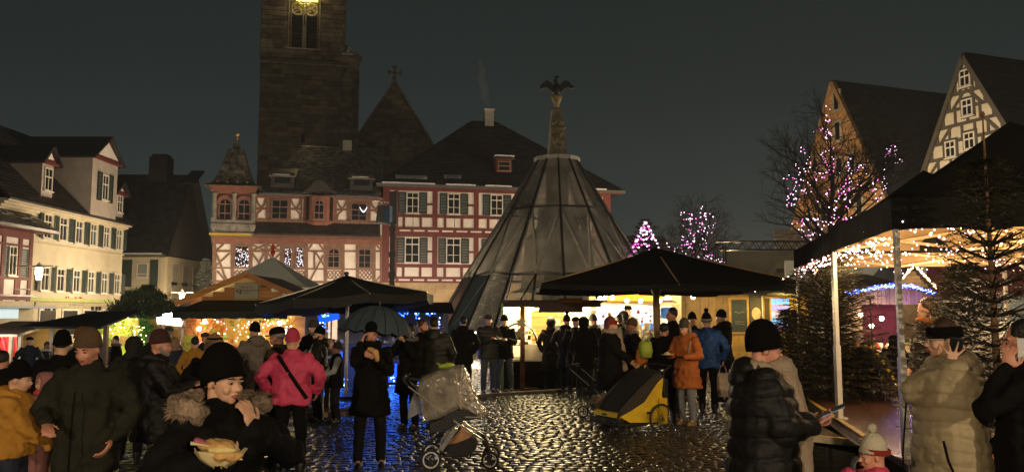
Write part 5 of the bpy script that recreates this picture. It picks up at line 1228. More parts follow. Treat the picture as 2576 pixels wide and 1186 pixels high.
def hand(m, Wp, d, n, side=1, curl=25, spread=6, r=.0088, s=1.0, fingers=(1, 1, 1, 1), thumb=1):
    """palm, four unequal bent fingers and a thumb that leaves the side of the palm"""
    Wp = Vector(Wp); d = Vector(d).normalized(); n = Vector(n); n = (n - d * n.dot(d)).normalized(); t = d.cross(n) * side
    pc = Wp + d * .055 * s
    M3 = Matrix((t, n, d)).transposed(); m.ell(pc, (.040 * s, .015 * s, .052 * s), 10, M3)
    for i, (o_, L) in enumerate(((-.030, .078), (-.010, .088), (.011, .082), (.030, .064))):
        f = fingers[i]; a = R(o_ * spread * 100); dd = (d * math.cos(a) + t * math.sin(a)).normalized(); p = Wp + d * .095 * s + t * o_ * s; c = R(curl * (1.0 if f else 3.2)); q = dd; ang = c * .6
        for seg, ll_ in enumerate((.45, .32, .23)):
            ang_d = (dd * math.cos(ang) + n * math.sin(ang)); p2 = p + ang_d * L * ll_ * s; cap(m, p, p2, r * (1.05 - .12 * seg) * s, r * (.95 - .12 * seg) * s, 7); p = p2; ang += c
    if thumb:
        p = Wp + d * .025 * s - t * .034 * s; d1 = (d * .7 - t * .75 + n * .25).normalized(); p1 = p + d1 * .038 * s; d2_ = (d * .9 - t * .25 + n * .35).normalized(); p2 = p1 + d2_ * .036 * s
        cap(m, p, p1, .0115 * s, .0105 * s, 7); cap(m, p1, p2, .0105 * s, .009 * s, 7)
def person(P, h, face, label, coat=BLK, ctype='jacket', hem=.78, trousers=CHR, shoes=SHO, hat=None, hatmat=KBL, hair=None, hairlen=0, skinm=None, hands=None, poses=None, near=0, yaw=0, pitch=0, wide=1.0, puffy=0, collar=1, hood=None, scarf=None, scarfmat=None, lean=0, stride=0, gloves=None, bag=None, beard=None, glasses=False, extra=None, handcfg=None, hoodmat=None, category='person', sleevemat=None, legsplay=0):
    k = h / 1.75; P = Vector(P); o = empty('person', (P.x, P.y, P.z), R(face), label, category, 'people at the market'); o.scale = (k, k, k)
    NFIG[0] += 1; rnd = random.Random(NFIG[0] * 17 + 3); vox = (.024, .015, .0085)[near] ; skm = skinm or (skinr if NFIG[0] % 3 == 0 else skin)
    if near == 0:
        yaw += rnd.uniform(-32, 32); pitch += rnd.uniform(-2, 12); stride = rnd.uniform(-.5, .5); legsplay = rnd.uniform(0, .03); lean = rnd.uniform(-.6, .6)
    SH = [Vector((s * .185, lean * .02, 1.42)) for s in (-1, 1)]
    if hands is None: hands = (None, None)
    dflt = [Vector((-.24, -.05 - rnd.random() * .12, .90 + rnd.random() * .08)), Vector((.24, -.05 - rnd.random() * .12, .90 + rnd.random() * .08))]
    WR = []; EL = []
    for i, s in enumerate((-1, 1)):
        w = hands[i]; w = dflt[i] if w is None else Vector(w); hint = None
        if poses and poses[i]: hint = poses[i]
        e_, w = ik(SH[i], w, s, hint=hint); WR.append(w); EL.append(e_)
    st = stride
    hips = [Vector((-.09, 0, .90)), Vector((.09, 0, .90))]; kn = [Vector((-.105 - legsplay, -.03 - st * .10, .49)), Vector((.105 + legsplay, -.03 + st * .10, .49))]; an = [Vector((-.11 - legsplay * 1.6, .02 - st * .14, .09)), Vector((.11 + legsplay * 1.6, .02 + st * .2, .09 + (.03 if st else 0))),]
    # --- body: one continuous skin surface
    m = MB(); Rh = Matrix.Rotation(R(yaw), 3, 'Z') @ Matrix.Rotation(R(pitch), 3, 'X'); NB = Vector((0, .015, 1.50)); H = lambda x, y, z: NB + Rh @ (Vector((x, y, z)) - NB)
    m.ell(H(0, .012, 1.652), (.074, .094, .098), 14, Rh); m.ell(H(0, -.030, 1.600), (.060, .062, .085), 14, Rh); m.ell(H(0, -.042, 1.552), (.046, .046, .036), 12, Rh); m.ell(H(0, -.072, 1.530), (.022, .018, .016), 8, Rh)
    cap(m, H(0, -.086, 1.628), H(0, -.112, 1.592), .0085, .0125, 8); m.ell(H(-.010, -.100, 1.588), (.009, .010, .008), 8, Rh); m.ell(H(.010, -.100, 1.588), (.009, .010, .008), 8, Rh)
    cap(m, H(-.034, -.080, 1.647), H(.034, -.080, 1.647), .0105, .0105, 8)
    for s in (-1, 1):
        m.ell(H(s * .036, -.068, 1.588), (.022, .022, .024), 10, Rh); m.ell(H(s * .075, .008, 1.605), (.010, .018, .030), 8, Rh)
        cap(m, H(s * .018, -.093, 1.560), H(s * .002, -.098, 1.562), .006, .0078, 6)
    cap(m, H(0, .03, 1.60), (0, .015, 1.42), .052, .058, 12)
    m.ell((0, 0, 1.30), (.15, .10, .17), 12); m.ell((0, 0, 1.08), (.13, .09, .18), 12); m.ell((0, .01, .93), (.15, .10, .12), 12)
    for i in (0, 1):
        cap(m, SH[i], EL[i], .045, .036); cap(m, EL[i], WR[i], .036, .024); cap(m, hips[i], kn[i], .075, .052); cap(m, kn[i], an[i], .050, .036); cap(m, an[i], an[i] + Vector((0, -.13, -.045)), .034, .026)
    gl = []
    for i, s in enumerate((-1, 1)):
        cfg = (handcfg or {}).get(i, {}); dd = (WR[i] - EL[i]).normalized(); hd = cfg.get('d', dd); hn = cfg.get('n', (-s * .8, -.3, 0) if abs(dd.z) > .6 else (0, 0, -1 if dd.z < .5 else 1)); tgt = m
        if gloves: tgt = MB(); gl.append(tgt)
        hand(tgt, WR[i], hd, hn, s, cfg.get('curl', 28), cfg.get('spread', 4), .0088 if near == 2 else .0105, 1.0 if near == 2 else 1.06, cfg.get('fingers', (1, 1, 1, 1)), cfg.get('thumb', 1))
    body = blob(m, 'body', skm, o, vox if near < 2 else .0072, 1 if near == 2 else 1)
    for g_ in gl: blob(g_, 'glove', gloves, o, max(vox, .011), 1)
    if near >= 1:
        for s in (-1, 1):
            e_ = MB().ell(H(s * .031, -.0795, 1.622), (.0125, .0115, .0095), 10, Rh).build('eye', eyew, body, smooth=True); MB().ell(H(s * .031, -.0890, 1.622), (.0078, .0038, .0078), 8, Rh).build('iris', iris, body, smooth=True)
            MB().tube([H(s * .014, -.094, 1.640), H(s * .032, -.096, 1.648), H(s * .050, -.083, 1.642)], [.0028, .0036, .0020], 5).build('eyebrow', hair or HDK, body)
            MB().tube([H(s * .019, -.090, 1.629), H(s * .031, -.0945, 1.6325), H(s * .044, -.087, 1.628)], .0034, 5).build('eyelid', skm, body)
        MB().tube([H(-.022, -.0915, 1.5605), H(-.008, -.1055, 1.5655), H(0, -.1065, 1.564), H(.008, -.1055, 1.5655), H(.022, -.0915, 1.5605)], [.002, .0048, .005, .0048, .002], 6).tube([H(-.018, -.0915, 1.5565), H(0, -.1045, 1.5535), H(.018, -.0915, 1.5565)], [.002, .0058, .002], 6).build('lips', lip, body, smooth=True)
    if beard:
        b = MB(); b.ell(H(0, -.052, 1.545), (.054, .052, .034), 12, Rh); b.ell(H(0, -.078, 1.532), (.03, .028, .028), 10, Rh)
        for s in (-1, 1): cap(b, H(s * .062, -.01, 1.60), H(s * .045, -.045, 1.545), .014, .02, 8)
        blob(b, 'beard', beard, o, .009, 1)
    if glasses:
        b = MB()
        for s in (-1, 1): b.torus(H(s * .032, -.103, 1.622), .022, .0018, 16, 5, Rh @ Matrix.Rotation(R(90), 3, 'X')); b.bar(H(s * .054, -.10, 1.626), H(s * .078, .0, 1.622), .003)
        b.bar(H(-.010, -.105, 1.626), H(.010, -.105, 1.626), .003); b.build('glasses', chrome, o)
    # --- trousers & shoes
    m = MB(); m.ell((0, .01, .93), (.165, .125, .14), 12)
    for i in (0, 1): cap(m, hips[i], kn[i], .098, .075); cap(m, kn[i], an[i] + Vector((0, 0, .02)), .072, .062)
    blob(m, 'trousers', trousers, o, max(vox, .016), 2, .02, .09)
    for i in (0, 1):
        m = MB(); a_ = an[i]; cap(m, a_ + Vector((0, .01, .06)), a_ + Vector((0, .01, 0)), .052, .05, 10); m.ell(a_ + Vector((0, -.055, -.045)), (.048, .125, .042), 12); m.ell(a_ + Vector((0, -.06, -.072)), (.050, .135, .016), 12); blob(m, 'shoe', shoes, o, .014, 1)
    # --- coat
    m = MB(); w = wide; pf = .022 if puffy else 0
    prof = [(hem, .205 * w + pf, .155 * w), (hem + .05, .210 * w + pf, .16 * w), (.98, .20 * w + pf, .155 * w), (1.12, .185 * w + pf, .145 * w), (1.28, .205 * w + pf, .15 * w), (1.38, .20 * w + pf, .135 * w), (1.45, .145, .11), (1.50, .088, .088)]
    if hem > .95: prof = [q for q in prof if q[0] >= hem - .001 and (q[0] <= hem + .051 or q[0] > 1.1)]
    if hem < .7: prof[0] = (hem, .245 * w + pf, .20 * w); prof[1] = (hem + .06, .24 * w + pf, .195 * w)
    prof.sort(); n_ = 20
    m.rings([[Vector((a * math.cos(2 * PI * q / n_), b * math.sin(2 * PI * q / n_) + .005, z)) for q in range(n_)] for z, a, b in prof])
    sl = MB() if sleevemat else m
    ra = .072 * (1 + (w - 1) * .6) + pf * .7
    for i in (0, 1):
        cap(sl, SH[i] + Vector((0, 0, -.02)), EL[i], ra + .004, ra - .008); dd = (WR[i] - EL[i]); cap(sl, EL[i], EL[i] + dd * .93, ra - .006, ra - .022)
    post = puff(2 * PI / (.24 if puffy == 2 else .17) , .022 if puffy else 0) if puffy else None
    if collar: m.ell((0, .01, 1.495), (.098, .098, .045), 14)
    blob(m, 'coat' if hem < .9 else 'jacket', coat, o, max(vox, .012 if near == 2 else .018), 2, .028 if puffy else .05, .10, post)
    if sleevemat: blob(sl, 'sleeve', sleevemat, o, max(vox, .014), 3, .02, .1)
    HM = hoodmat or coat
    if hood == 'down':
        m = MB(); m.ell((0, .10, 1.49), (.15, .085, .075), 14); m.ell((0, .13, 1.43), (.12, .08, .08), 12)
        for s in (-1, 1): cap(m, (s * .10, .05, 1.50), (s * .09, -.07, 1.46), .035, .026)
        blob(m, 'hood', HM, o, max(vox, .014), 3, .02, .09)
    if hood == 'up':
        m = MB(); m.ell(H(0, .035, 1.655), (.118, .125, .135), 14, Rh)
        m2 = MB(); nn = 14; rr = []
        for (y, rx, rz) in ((-.075, .088, .110), (-.06, .104, .128), (0, .122, .142), (.07, .118, .14), (.13, .085, .10), (.165, .03, .04)): rr.append([H(rx * math.cos(2 * PI * q / nn), y, 1.635 + rz * math.sin(2 * PI * q / nn)) for q in range(nn)])
        m2.rings(rr, True); m2.ell((0, .06, 1.48), (.13, .11, .07), 12); blob(m2, 'hood', HM, o, max(vox, .016), 2, .015, .08) if not near else None
        if near:   # open-fronted shell
            m3 = MB(); r2 = [[H(rx * math.cos(2 * PI * q / nn), y, 1.635 + rz * math.sin(2 * PI * q / nn)) for q in range(nn)] for (y, rx, rz) in ((-.045, .075, .098), (-.085, .090, .114), (-.06, .112, .134), (0, .124, .144), (.07, .118, .14), (.13, .085, .10), (.165, .03, .04))]; m3.rings(r2, False); m3.build('hood', HM, o, smooth=True)
    if hood == 'fur':
        m = MB()
        for q in range(26):
            a = PI * (-.08 + 1.16 * q / 25); x_ = .21 * math.cos(a); y_ = -.02 + .17 * math.sin(a); m.ell((x_, y_, 1.49 + .02 * math.sin(a)), (.062, .062, .055), 8)
        f_ = blob(m, 'fur_trim', FUR, o, .012, 0, .05, .03)
        hm = MB(); rr_2 = random.Random(5)
        for q in range(2600):
            a = PI * (-.08 + 1.16 * rr_2.random()); c_ = Vector((.21 * math.cos(a), -.02 + .17 * math.sin(a), 1.495)); d_ = Vector((rr_2.gauss(0, 1), rr_2.gauss(0, 1), rr_2.gauss(0, 1))).normalized(); p_ = c_ + d_ * .055; e2 = p_ + d_ * rr_2.uniform(.02, .04) + Vector((0, 0, -.006)); s_ = d_.orthogonal().normalized() * .0022; hm.add([p_ - s_, p_ + s_, e2], [(0, 1, 2)])
        hm.build('fur_hairs', FUR, f_)['kind'] = 'stuff'
    # --- hair
    if hair:
        m = MB(); m.ell(H(0, .022, 1.665), (.086, .098, .100), 14, Rh)
        if hairlen > 0:
            for q in range(9):
                a = PI * (.02 + .96 * q / 8); c0 = H(.082 * math.cos(a), .02 + .085 * math.sin(a), 1.66); c1 = Vector((c0.x * 1.12, c0.y * 1.08 + .01, c0.z - hairlen)); cap(m, c0, c1, .030, .018, 8)
            if hairlen > .2 and near == 2:
                pass
        blob(m, 'hair', hair, o, max(vox, .012), 2, .012, .05)
    # --- hats
    def hatring(z0, z1, rx, ry, top, m_, tilt=12, K=7, yoff=.012):
        T = Rh @ Matrix.Rotation(R(-tilt), 3, 'X'); rr = []
        prof = [(1.0, z0)] + [(math.cos(R(a)) ** .92 if a < 88 else .03, z1 + (top - z1) * math.sin(R(a))) for a in (0, 18, 36, 54, 70, 82, 89)]
        for q, z in prof: rr.append([H(0, yoff, 1.66) + T @ Vector((rx * q * math.cos(2 * PI * j / 20), ry * q * math.sin(2 * PI * j / 20), z - 1.66)) for j in range(20)])
        m_.rings(rr)
    if hat == 'big':
        m = MB(); hatring(1.612, 1.650, .102, .120, 1.808, m, 22, yoff=.02); m.build('hat', hatmat, o, smooth=True)
    if hat in ('beanie', 'pom', 'slouch', 'child'):
        m = MB(); tall = {'beanie': 1.788, 'pom': 1.80, 'slouch': 1.80, 'child': 1.81}[hat]; hatring(1.640, 1.662, .090, .106, tall, m); ht_ = m.build('hat', hatmat, o, smooth=True)
        m = MB(); hatring(1.636, 1.652, .095, .111, 1.68, m); b_ = m.build('hat_cuff', (KRD if hat == 'child' and False else hatmat), ht_, smooth=True)
        if hat == 'pom': 
            m = MB(); m.ell(H(0, .03, 1.83), (.042, .042, .042), 12); blob(m, 'pompom', hatmat, ht_, .012, 0, .02, .02)
    if hat == 'cap':
        m = MB(); hatring(1.665, 1.70, .092, .112, 1.765, m, 4); ht_ = m.build('hat', hatmat, o, smooth=True); m = MB(); m.ell(H(0, -.115, 1.672), (.065, .055, .010), 12, Rh); m.build('peak', hatmat, ht_, smooth=True)
    if hat == 'band':
        m = MB(); rr = [[H(.0915 * q * math.cos(2 * PI * j / 20), .012 + .108 * q * math.sin(2 * PI * j / 20), z) for j in range(20)] for q, z in ((.95, 1.632), (1.03, 1.645), (1.02, 1.69), (.93, 1.705))]; m.rings(rr, False); m.build('headband', hatmat, o, smooth=True)
    if scarf:
        m = MB(); 
        for q in range(14): a = 2 * PI * q / 14; m.ell((.098 * math.cos(a), .01 + .098 * math.sin(a), 1.50 + .008 * math.sin(3 * a)), (.048, .048, .045), 8)
        if scarf == 'hang': cap(m, (.05, -.12, 1.47), (.09, -.19, 1.20), .045, .05); cap(m, (.09, -.19, 1.20), (.10, -.21, .88), .05, .06)
        if scarf == 'wide': 
            cap(m, (-.02, -.13, 1.50), (.02, -.22, 1.15), .075, .085); cap(m, (.02, -.22, 1.15), (.02, -.23, .72), .085, .07)
        blob(m, 'scarf', scarfmat or SCF, o, max(vox, .013), 2, .025, .05)
    if bag == 'strap':
        m = MB(); pts = []
        for q in range(9): t = q / 8; pts.append(Vector((.14 - .36 * t, .165 + .03 * math.sin(PI * t) , 1.46 - .52 * t)))
        for a, b in zip(pts, pts[1:]): m.bar(a, b, .045, .008, up=(0, 1, 0))
        m.build('bag_strap', BLK, o)
    o['sc'] = k
    return o
def G(u, s, z=0.0):
    """ground point of a figure standing where the photo shows u, scale s px per metre"""
    Y = FPX / s; return Vector(((u - 1288) / FPX * Y, Y, z))
def HT(vt, s): return CAM_H - (vt - 785) / s
def loc_of(u, s, face, h, P):
    k = h / 1.75; b = G(u, s); th = R(face - math.degrees(math.atan2(b.x, b.y))); d = Matrix.Rotation(-th, 3, 'Z') @ (Vector(P) - b); return d / k
def stand(u, vt, s, face, label, adj=0, **k):
    P = G(u, s); h = (HT(vt, s) + adj) * (.978 if k.get('hat') in ('beanie','slouch','pom','big') else 1)
    return person(P, h, face - math.degrees(math.atan2(P.x, P.y)), label, **k)
# ================================================================== MARKET STALLS
def boards(p, x0, x1, z0, z1, y, mat, h=.14, gable=None, th=.025, name='plank'):
    z = z0
    while z < z1 - .01:
        zt = min(z + h, z1); a, b = x0, x1
        if gable:
            gx, gz, k = gable; lim = (gz - zt) / k
            if lim <= .05: break
            a, b = max(x0, gx - lim), min(x1, gx + lim)
        MB().bx(a, b, y - th - random.uniform(0, .006), y, z + .004, zt - .004).build(name, mat, p); z = zt
def vboards(p, x0, x1, z0, z1, y, mat, w=.16, name='plank'):
    x = x0
    while x < x1 - .01:
        MB().bx(x + .004, min(x + w, x1) - .004, y - .025 - random.uniform(0, .006), y, z0, z1 - random.uniform(0, .01)).build(name, mat, p); x += w
def clutter(m, x0, x1, y0, y1, z0, n, smin, smax, rnd, nm=4):
    for k in range(n):
        s = rnd.uniform(smin, smax); c = (rnd.uniform(x0, x1), rnd.uniform(y0, y1), z0 + s * .5); m.mi = rnd.randrange(nm)
        t = rnd.random()
        if t < .4: m.box(c, (s, s * .7, s), Matrix.Rotation(rnd.random() * 3, 3, 'Z'))
        elif t < .75: m.ell((c[0], c[1], z0 + s * .45), (s * .4, s * .4, s * .5), 7)
        else: m.lathe([(s * .2, 0), (s * .22, s * .8), (s * .1, s), (s * .08, s * 1.3)], 7, (c[0], c[1], z0))
    m.mi = 0
def hang(m, x0, x1, y, z1, n, lmin, lmax, rnd, nm=4):
    for k in range(n):
        x = rnd.uniform(x0, x1); L = rnd.uniform(lmin, lmax); m.mi = rnd.randrange(nm); yy = y + rnd.uniform(-.1, .1)
        m.tube([(x, yy, z1), (x, yy, z1 - L)], .003, 3, False); s = rnd.uniform(.03, .07)
        if rnd.random() < .5: m.ell((x, yy, z1 - L - s), s, 7)
        else:
            for q in range(5): a = 2 * PI * q / 5; m.add([(x, yy, z1 - L - s), (x + .03 * math.cos(a - .6), yy, z1 - L - s + .03 * math.sin(a - .6)), (x + s * 1.4 * math.cos(a), yy, z1 - L - s + s * 1.4 * math.sin(a)), (x + .03 * math.cos(a + .6), yy, z1 - L - s + .03 * math.sin(a + .6))], [(0, 1, 2, 3)])
    m.mi = 0
gd1 = M('goods_red', (.45, .05, .03), .5, .3, 9); gd2 = M('goods_gold', (.50, .32, .08), .4, .3, 9); gd3 = M('goods_green', (.14, .26, .03), .5, .4, 9); gd4 = M('goods_white', (.6, .55, .42), .6, .3, 9)
GD = [gd1, gd2, gd3, gd4]
# ---- wooden hut with the association sign
YH_ = 20.0; sH = FPX / YH_; ax = at(622, 785, YH_).x
HU = empty('wooden_hut', (ax, YH_, 0), 0, 'honey-coloured wooden market hut with a white sign on its gable and a green awning', 'market hut')
zap = at(622, 691, YH_).z; hx = lambda u: (u - 622) / sH; hz = lambda v: at(622, v, YH_).z
kh = (zap - hz(764)) / (-hx(447)); xL, xR = hx(472), hx(768); 
boards(HU, xL, xR, hz(768), zap, 0, wood, .115, (0, zap - .06, kh))
boards(HU, xL, hx(497), 0, hz(768), 0, wood, .14); boards(HU, hx(742), xR, 0, hz(768), 0, wood, .14); boards(HU, hx(497), hx(742), 0, .80, 0, wood, .14)
for sg in (-1, 1):
    q = [Vector((sg * -hx(447), -.16, zap - kh * -hx(447))), Vector((sg * -hx(447), 2.9, zap - kh * -hx(447))), Vector((0, 2.9, zap + .02)), Vector((0, -.16, zap + .02))]
    MB().slab(q, .05).build('roof', slate, HU); MB().bar((0, -.18, zap), (sg * -hx(447), -.18, zap - kh * -hx(447)), .03, .13).build('barge_board', wood, HU)
[MB().bx(q_, q_ + .03, .0, 2.5, 0, hz(768)).build('side_wall', wood, HU) for q_ in (xL, xR - .03)]; MB().bx(xL, xR, 2.47, 2.5, 0, hz(768)).build('back_wall', M('yellow_lining', (.48, .36, .10), .7, .2, 3, .2), HU)
aw = MB(); a0, a1 = hx(478), hx(752); zt1_, zb1_ = hz(760), hz(789)
aw.slab([(a0, -1.05, zb1_ + .06), (a1, -1.05, zb1_ + .06), (a1, -.02, zt1_ + .06), (a0 + .35, -.02, zt1_ + .06)], .02); A_ = aw.build('awning', M('green_awning', (.012, .022, .014), .6, .2, 3, .2), HU)
for k in range(14): x = a0 + (a1 - a0) * k / 14; MB().bx(x, x + (a1 - a0) / 14 - .003, -1.06, -1.045, zb1_ - .10 - .015 * (k % 2), zb1_ + .05).build('awning_scallop', M('green_awning', (.012, .022, .014), .6, .2, 3, .2), A_)
MB().bx(hx(586), hx(656), -.06, -.03, hz(765), hz(762)).build('red_strip', M('red_strip', (.4, .06, .03), .5), HU)
sgn = MB().bx(hx(591), hx(650), -.075, -.035, hz(750), hz(713)).build('sign_board', M('sign_white', (.42, .40, .28), .6, .05, 3, .02), HU)
inkm = M('sign_ink', (.05, .04, .02), .6, .05)
text(sgn, 'Werbe- &', .068, (hx(606), -.078, hz(724)), (R(90), 0, 0), inkm, 'lettering', .002); text(sgn, 'Stadtgemeinschaft', .064, (hx(606), -.078, hz(731.5)), (R(90), 0, 0), inkm, 'lettering', .002); text(sgn, 'Schwabach', .04, (hx(611), -.078, hz(737)), (R(90), 0, 0), inkm, 'lettering', .002)
m = MB(); rnd = random.Random(3)
for k in range(14): a = rnd.uniform(-1.2, 1.8); r_ = rnd.uniform(.03, .12); m.mi = k % 3; m.bx(hx(599) + r_ * math.sin(a) - .014, hx(599) + r_ * math.sin(a) + .014, -.082, -.076, hz(738) + r_ * math.cos(a), hz(738) + r_ * math.cos(a) + .025)
m.build('emblem', [M('em_orange', (.5, .2, .04), .5), M('em_blue', (.03, .04, .2), .5), inkm], sgn)
MB().bx(hx(592), hx(645), -.05, -.03, hz(762), hz(750.5)).build('board_patch', woody, HU)
for u in (537, 707): MB().bx(hx(u) - .02, hx(u) + .02, -.06, -.03, hz(768), hz(755)).build('awning_hinge', whitepl, HU)
MB().bx(hx(490), hx(748), -.45, .1, .80, .86).build('counter', woody, HU)
rnd = random.Random(8); m = MB(); clutter(m, hx(500), hx(738), -.35, .0, .86, 80, .06, .16, rnd); m.build('market_goods', GD, HU)['kind'] = 'stuff'
m = MB(); hang(m, hx(500), hx(738), .15, 1.78, 70, .1, .7, rnd); m.build('hanging_ornaments', GD, HU)['kind'] = 'stuff'
m = MB()
for k in range(16): x = rnd.choice([hx(500) + rnd.random() * .35, hx(735) - rnd.random() * .3]); grow(m, Vector((x, -.05, .9)), Vector((rnd.gauss(0, .3), 0, 1)).normalized(), .28, .012, 3, .5)
m.build('willow_branches', M('red_twig', (.16, .05, .02), .6, .2), HU)['kind'] = 'stuff'
m = MB()
for k in range(95): m.mi = rnd.choice((0, 0, 1)); m.ico((rnd.uniform(hx(500), hx(738)), rnd.uniform(-.12, .3), rnd.uniform(.95, 1.75)), rnd.uniform(.011, .02))
l = m.build('fairy_lights', [bulbw, bulbpw], None, loc=HU.location); l['kind'] = 'stuff'; tag(l, 'warm white bulbs hung inside the honey-coloured hut opening', 'fairy lights')
for k, (u, v) in enumerate(((705, 812), (718, 832), (693, 835), (518, 808), (505, 826))): MB().ell((hx(u), -.05, hz(v)), .055, 8).build('hanging_lamp', glow, HU, smooth=True)
for (x, y, z, pw, c) in ((-.7, .9, 1.6, 34, (1, .70, .28)), (.6, .9, 1.6, 34, (1, .74, .30)), (.75, -.25, 1.3, 16, (1, .82, .5)), (-.9, -.3, 1.35, 8, (1, .6, .35))): lamp('hut_light', HU.location + Vector((x, y, z)), pw * 2.2, c, .1)
for (u, v0, v1) in ((482, 842, 862), (482, 866, 890), (486, 915, 945)): MB().bx(hx(u) - .14, hx(u) + .14, -.06, -.03, hz(v1), hz(v0)).build('price_sheet', M('lime_sheet', (.34, .42, .06), .6, .1, 4), HU)
# ---- white peaked tent behind
P = at(682, 785, 26); zt = at(680, 645, 26).z; WT = empty('peaked_tent', (P.x, 26, 0), 0, 'pale grey peaked tent roof with a red finial behind the wooden hut', 'tent'); c = [Vector((-1.55, -1.6, 0)), Vector((1.6, -1.6, 0)), Vector((1.6, 1.6, 0)), Vector((-1.55, 1.6, 0))]; ze = at(780, 722, 24.4).z
for i in range(4):
    m = MB(); a, b = c[i], c[(i + 1) % 4]; K = 8; rows = [[Vector((*(a.lerp(b, q / 6) * (1 - j / K)).xy, ze + (zt - ze) * (j / K) ** 1.15 - .05 * math.sin(PI * j / K) * math.sin(PI * q / 6))) for q in range(7)] for j in range(K + 1)]
    for j in range(K):
        for q in range(6): m.add([rows[j][q], rows[j][q + 1], rows[j + 1][q + 1], rows[j + 1][q]], [(0, 1, 2, 3)])
    m.build('roof_panel', whitecan, WT, smooth=True); MB().add([(a.x, a.y, ze), (b.x, b.y, ze), (b.x, b.y, ze - .3), (a.x, a.y, ze - .3)], [(0, 1, 2, 3)]).build('valance', whitecan, WT); MB().tube([a, a + Vector((0, 0, ze))], .03).build('post', alu, WT)
MB().lathe([(.03, zt), (.09, zt + .12), (.05, zt + .2), (.08, zt + .3), (.02, zt + .42)], 8).build('finial', gd1, WT)
# ---- parasols
def parasol(P, hx_, hy_, zA_, zE_, rz, tilt, label, val=.2, mat=blackcloth, vmat=None, pole=.05, ns=8, polemat=None):
    o = empty('market_parasol', P, 0, label, 'parasol', 'large black market parasols'); T = Matrix.Rotation(tilt[1], 3, 'Y') @ Matrix.Rotation(tilt[0], 3, 'X') @ Matrix.Rotation(rz, 3, 'Z')
    if ns == 8: C = [(hx_, hy_ * .42), (hx_ * .42, hy_), (-hx_ * .42, hy_), (-hx_, hy_ * .42), (-hx_, -hy_ * .42), (-hx_ * .42, -hy_), (hx_ * .42, -hy_), (hx_, -hy_ * .42)]
    else: C = [(hx_, -hy_), (hx_, 0), (hx_, hy_), (0, hy_), (-hx_, hy_), (-hx_, 0), (-hx_, -hy_), (0, -hy_)]
    n = len(C); ap_ = Vector((0, 0, zA_)); W_ = lambda x, y, z: T @ Vector((x, y, z - zE_)) + Vector((0, 0, zE_))
    for i in range(n):
        a, b = C[i], C[(i + 1) % n]; m = MB(); K = 5; rows = []
        for j in range(K + 1):
            t = j / K; rows.append([W_((a[0] + (b[0] - a[0]) * q / 4) * (1 - t), (a[1] + (b[1] - a[1]) * q / 4) * (1 - t), zE_ + (zA_ - zE_) * t - .05 * math.sin(PI * q / 4) * (1 - t) - .04 * math.sin(PI * t)) for q in range(5)])
        for j in range(K):
            for q in range(4): m.add([rows[j][q], rows[j][q + 1], rows[j + 1][q + 1], rows[j + 1][q]], [(0, 1, 2, 3)])
        m.build('canopy_panel', mat, o, smooth=True)
        m = MB(); 
        for q in range(4): 
            e0, e1 = rows[0][q], rows[0][q + 1]; d = Vector((0, 0, -val)); w0 = Vector((0, 0, .015 * math.sin(q * 3 + i))); m.add([e0, e1, e1 + d + w0, e0 + d + w0], [(0, 1, 2, 3)])
        m.build('valance', vmat or mat, o)
        MB().bar(rows[0][0] + Vector((0, 0, -.02)), W_(0, 0, zA_ - .05), .025, .03).build('rib', alu if polemat is None else polemat, o); hub = Vector((0, 0, zE_ - .02)); MB().bar(hub, rows[0][0].lerp(W_(0, 0, zA_), .45) + Vector((0, 0, -.03)), .022, .03).build('strut', polemat or alu, o)
    MB().tube([(0, 0, 0), (0, 0, zA_ - .05)], pole, 12).build('pole', polemat or alu, o); MB().lathe([(.09, zE_ - .12), (.11, zE_ - .05), (.08, zE_ + .02)], 12).build('hub', polemat or alu, o); MB().bx(-.45, .45, -.45, .45, 0, .07).build('base', blackm, o); MB().ell((*W_(0, 0, zA_ + .03),), (.06, .06, .05), 8).build('cap', blackm, o)
    return o
Y1 = 17.2; P1 = at(874, 785, Y1); parasol(Vector((P1.x, Y1, 0)), 1.78, 1.5, at(873, 691, Y1).z, at(873, 752, Y1).z, 0, (R(-2), R(-4.2)), 'charcoal parasol with a deep valance in front of the half-timbered halls', .19, greycanvas, greycanvas, .035, 8)
Y2 = 16.6; P2 = at(1637, 785, Y2); parasol(Vector((P2.x + .12, Y2, 0)), 2.48, 2.3, at(1637, 622, Y2).z, at(1900, 714, Y2 - 2.0).z, 0, (R(0), R(.2)), 'very wide black parasol on a wooden mast over the queue', .09, blackcloth, blackcloth, .075, 4, plywood)
# ---- blue-lit bar stall
YB = 20.5; sB_ = FPX / YB; bx0 = at(1072, 785, YB).x; BS = empty('blue_bar_stall', (bx0, YB, 0), 0, 'dark bar stall with blue fairy lights under its flat black roof', 'market stall'); b_x = lambda u: (u - 1072) / sB_; b_z = lambda v: at(1072, v, YB).z
MB().slab([(b_x(812), -1.2, b_z(772)), (b_x(1150), -1.2, b_z(779)), (b_x(1120), 2, b_z(757)), (b_x(812), 2, b_z(757))], .09).build('flat_roof', blackcloth, BS)
for u in (822, 1018, 1112): MB().bx(b_x(u) - .07, b_x(u) + .07, -.6, -.46, 0, b_z(775)).build('post', woodd, BS)
MB().bx(b_x(812), b_x(1112), 1.8, 1.85, 0, b_z(765)).build('back_wall', M('grey_panel', (.20, .20, .19), .8, .2, 2, .1), BS)
vboards(BS, b_x(812), b_x(1112), 0, .95, -.4, woodd, .2); MB().bx(b_x(805), b_x(1115), -.65, -.2, .95, 1.02).build('counter', woodd, BS)
m = MB(); rnd = random.Random(11); clutter(m, b_x(815), b_x(1100), -.5, -.3, 1.02, 22, .05, .14, rnd); m.build('market_goods', GD, BS)['kind'] = 'stuff'
b = MB()
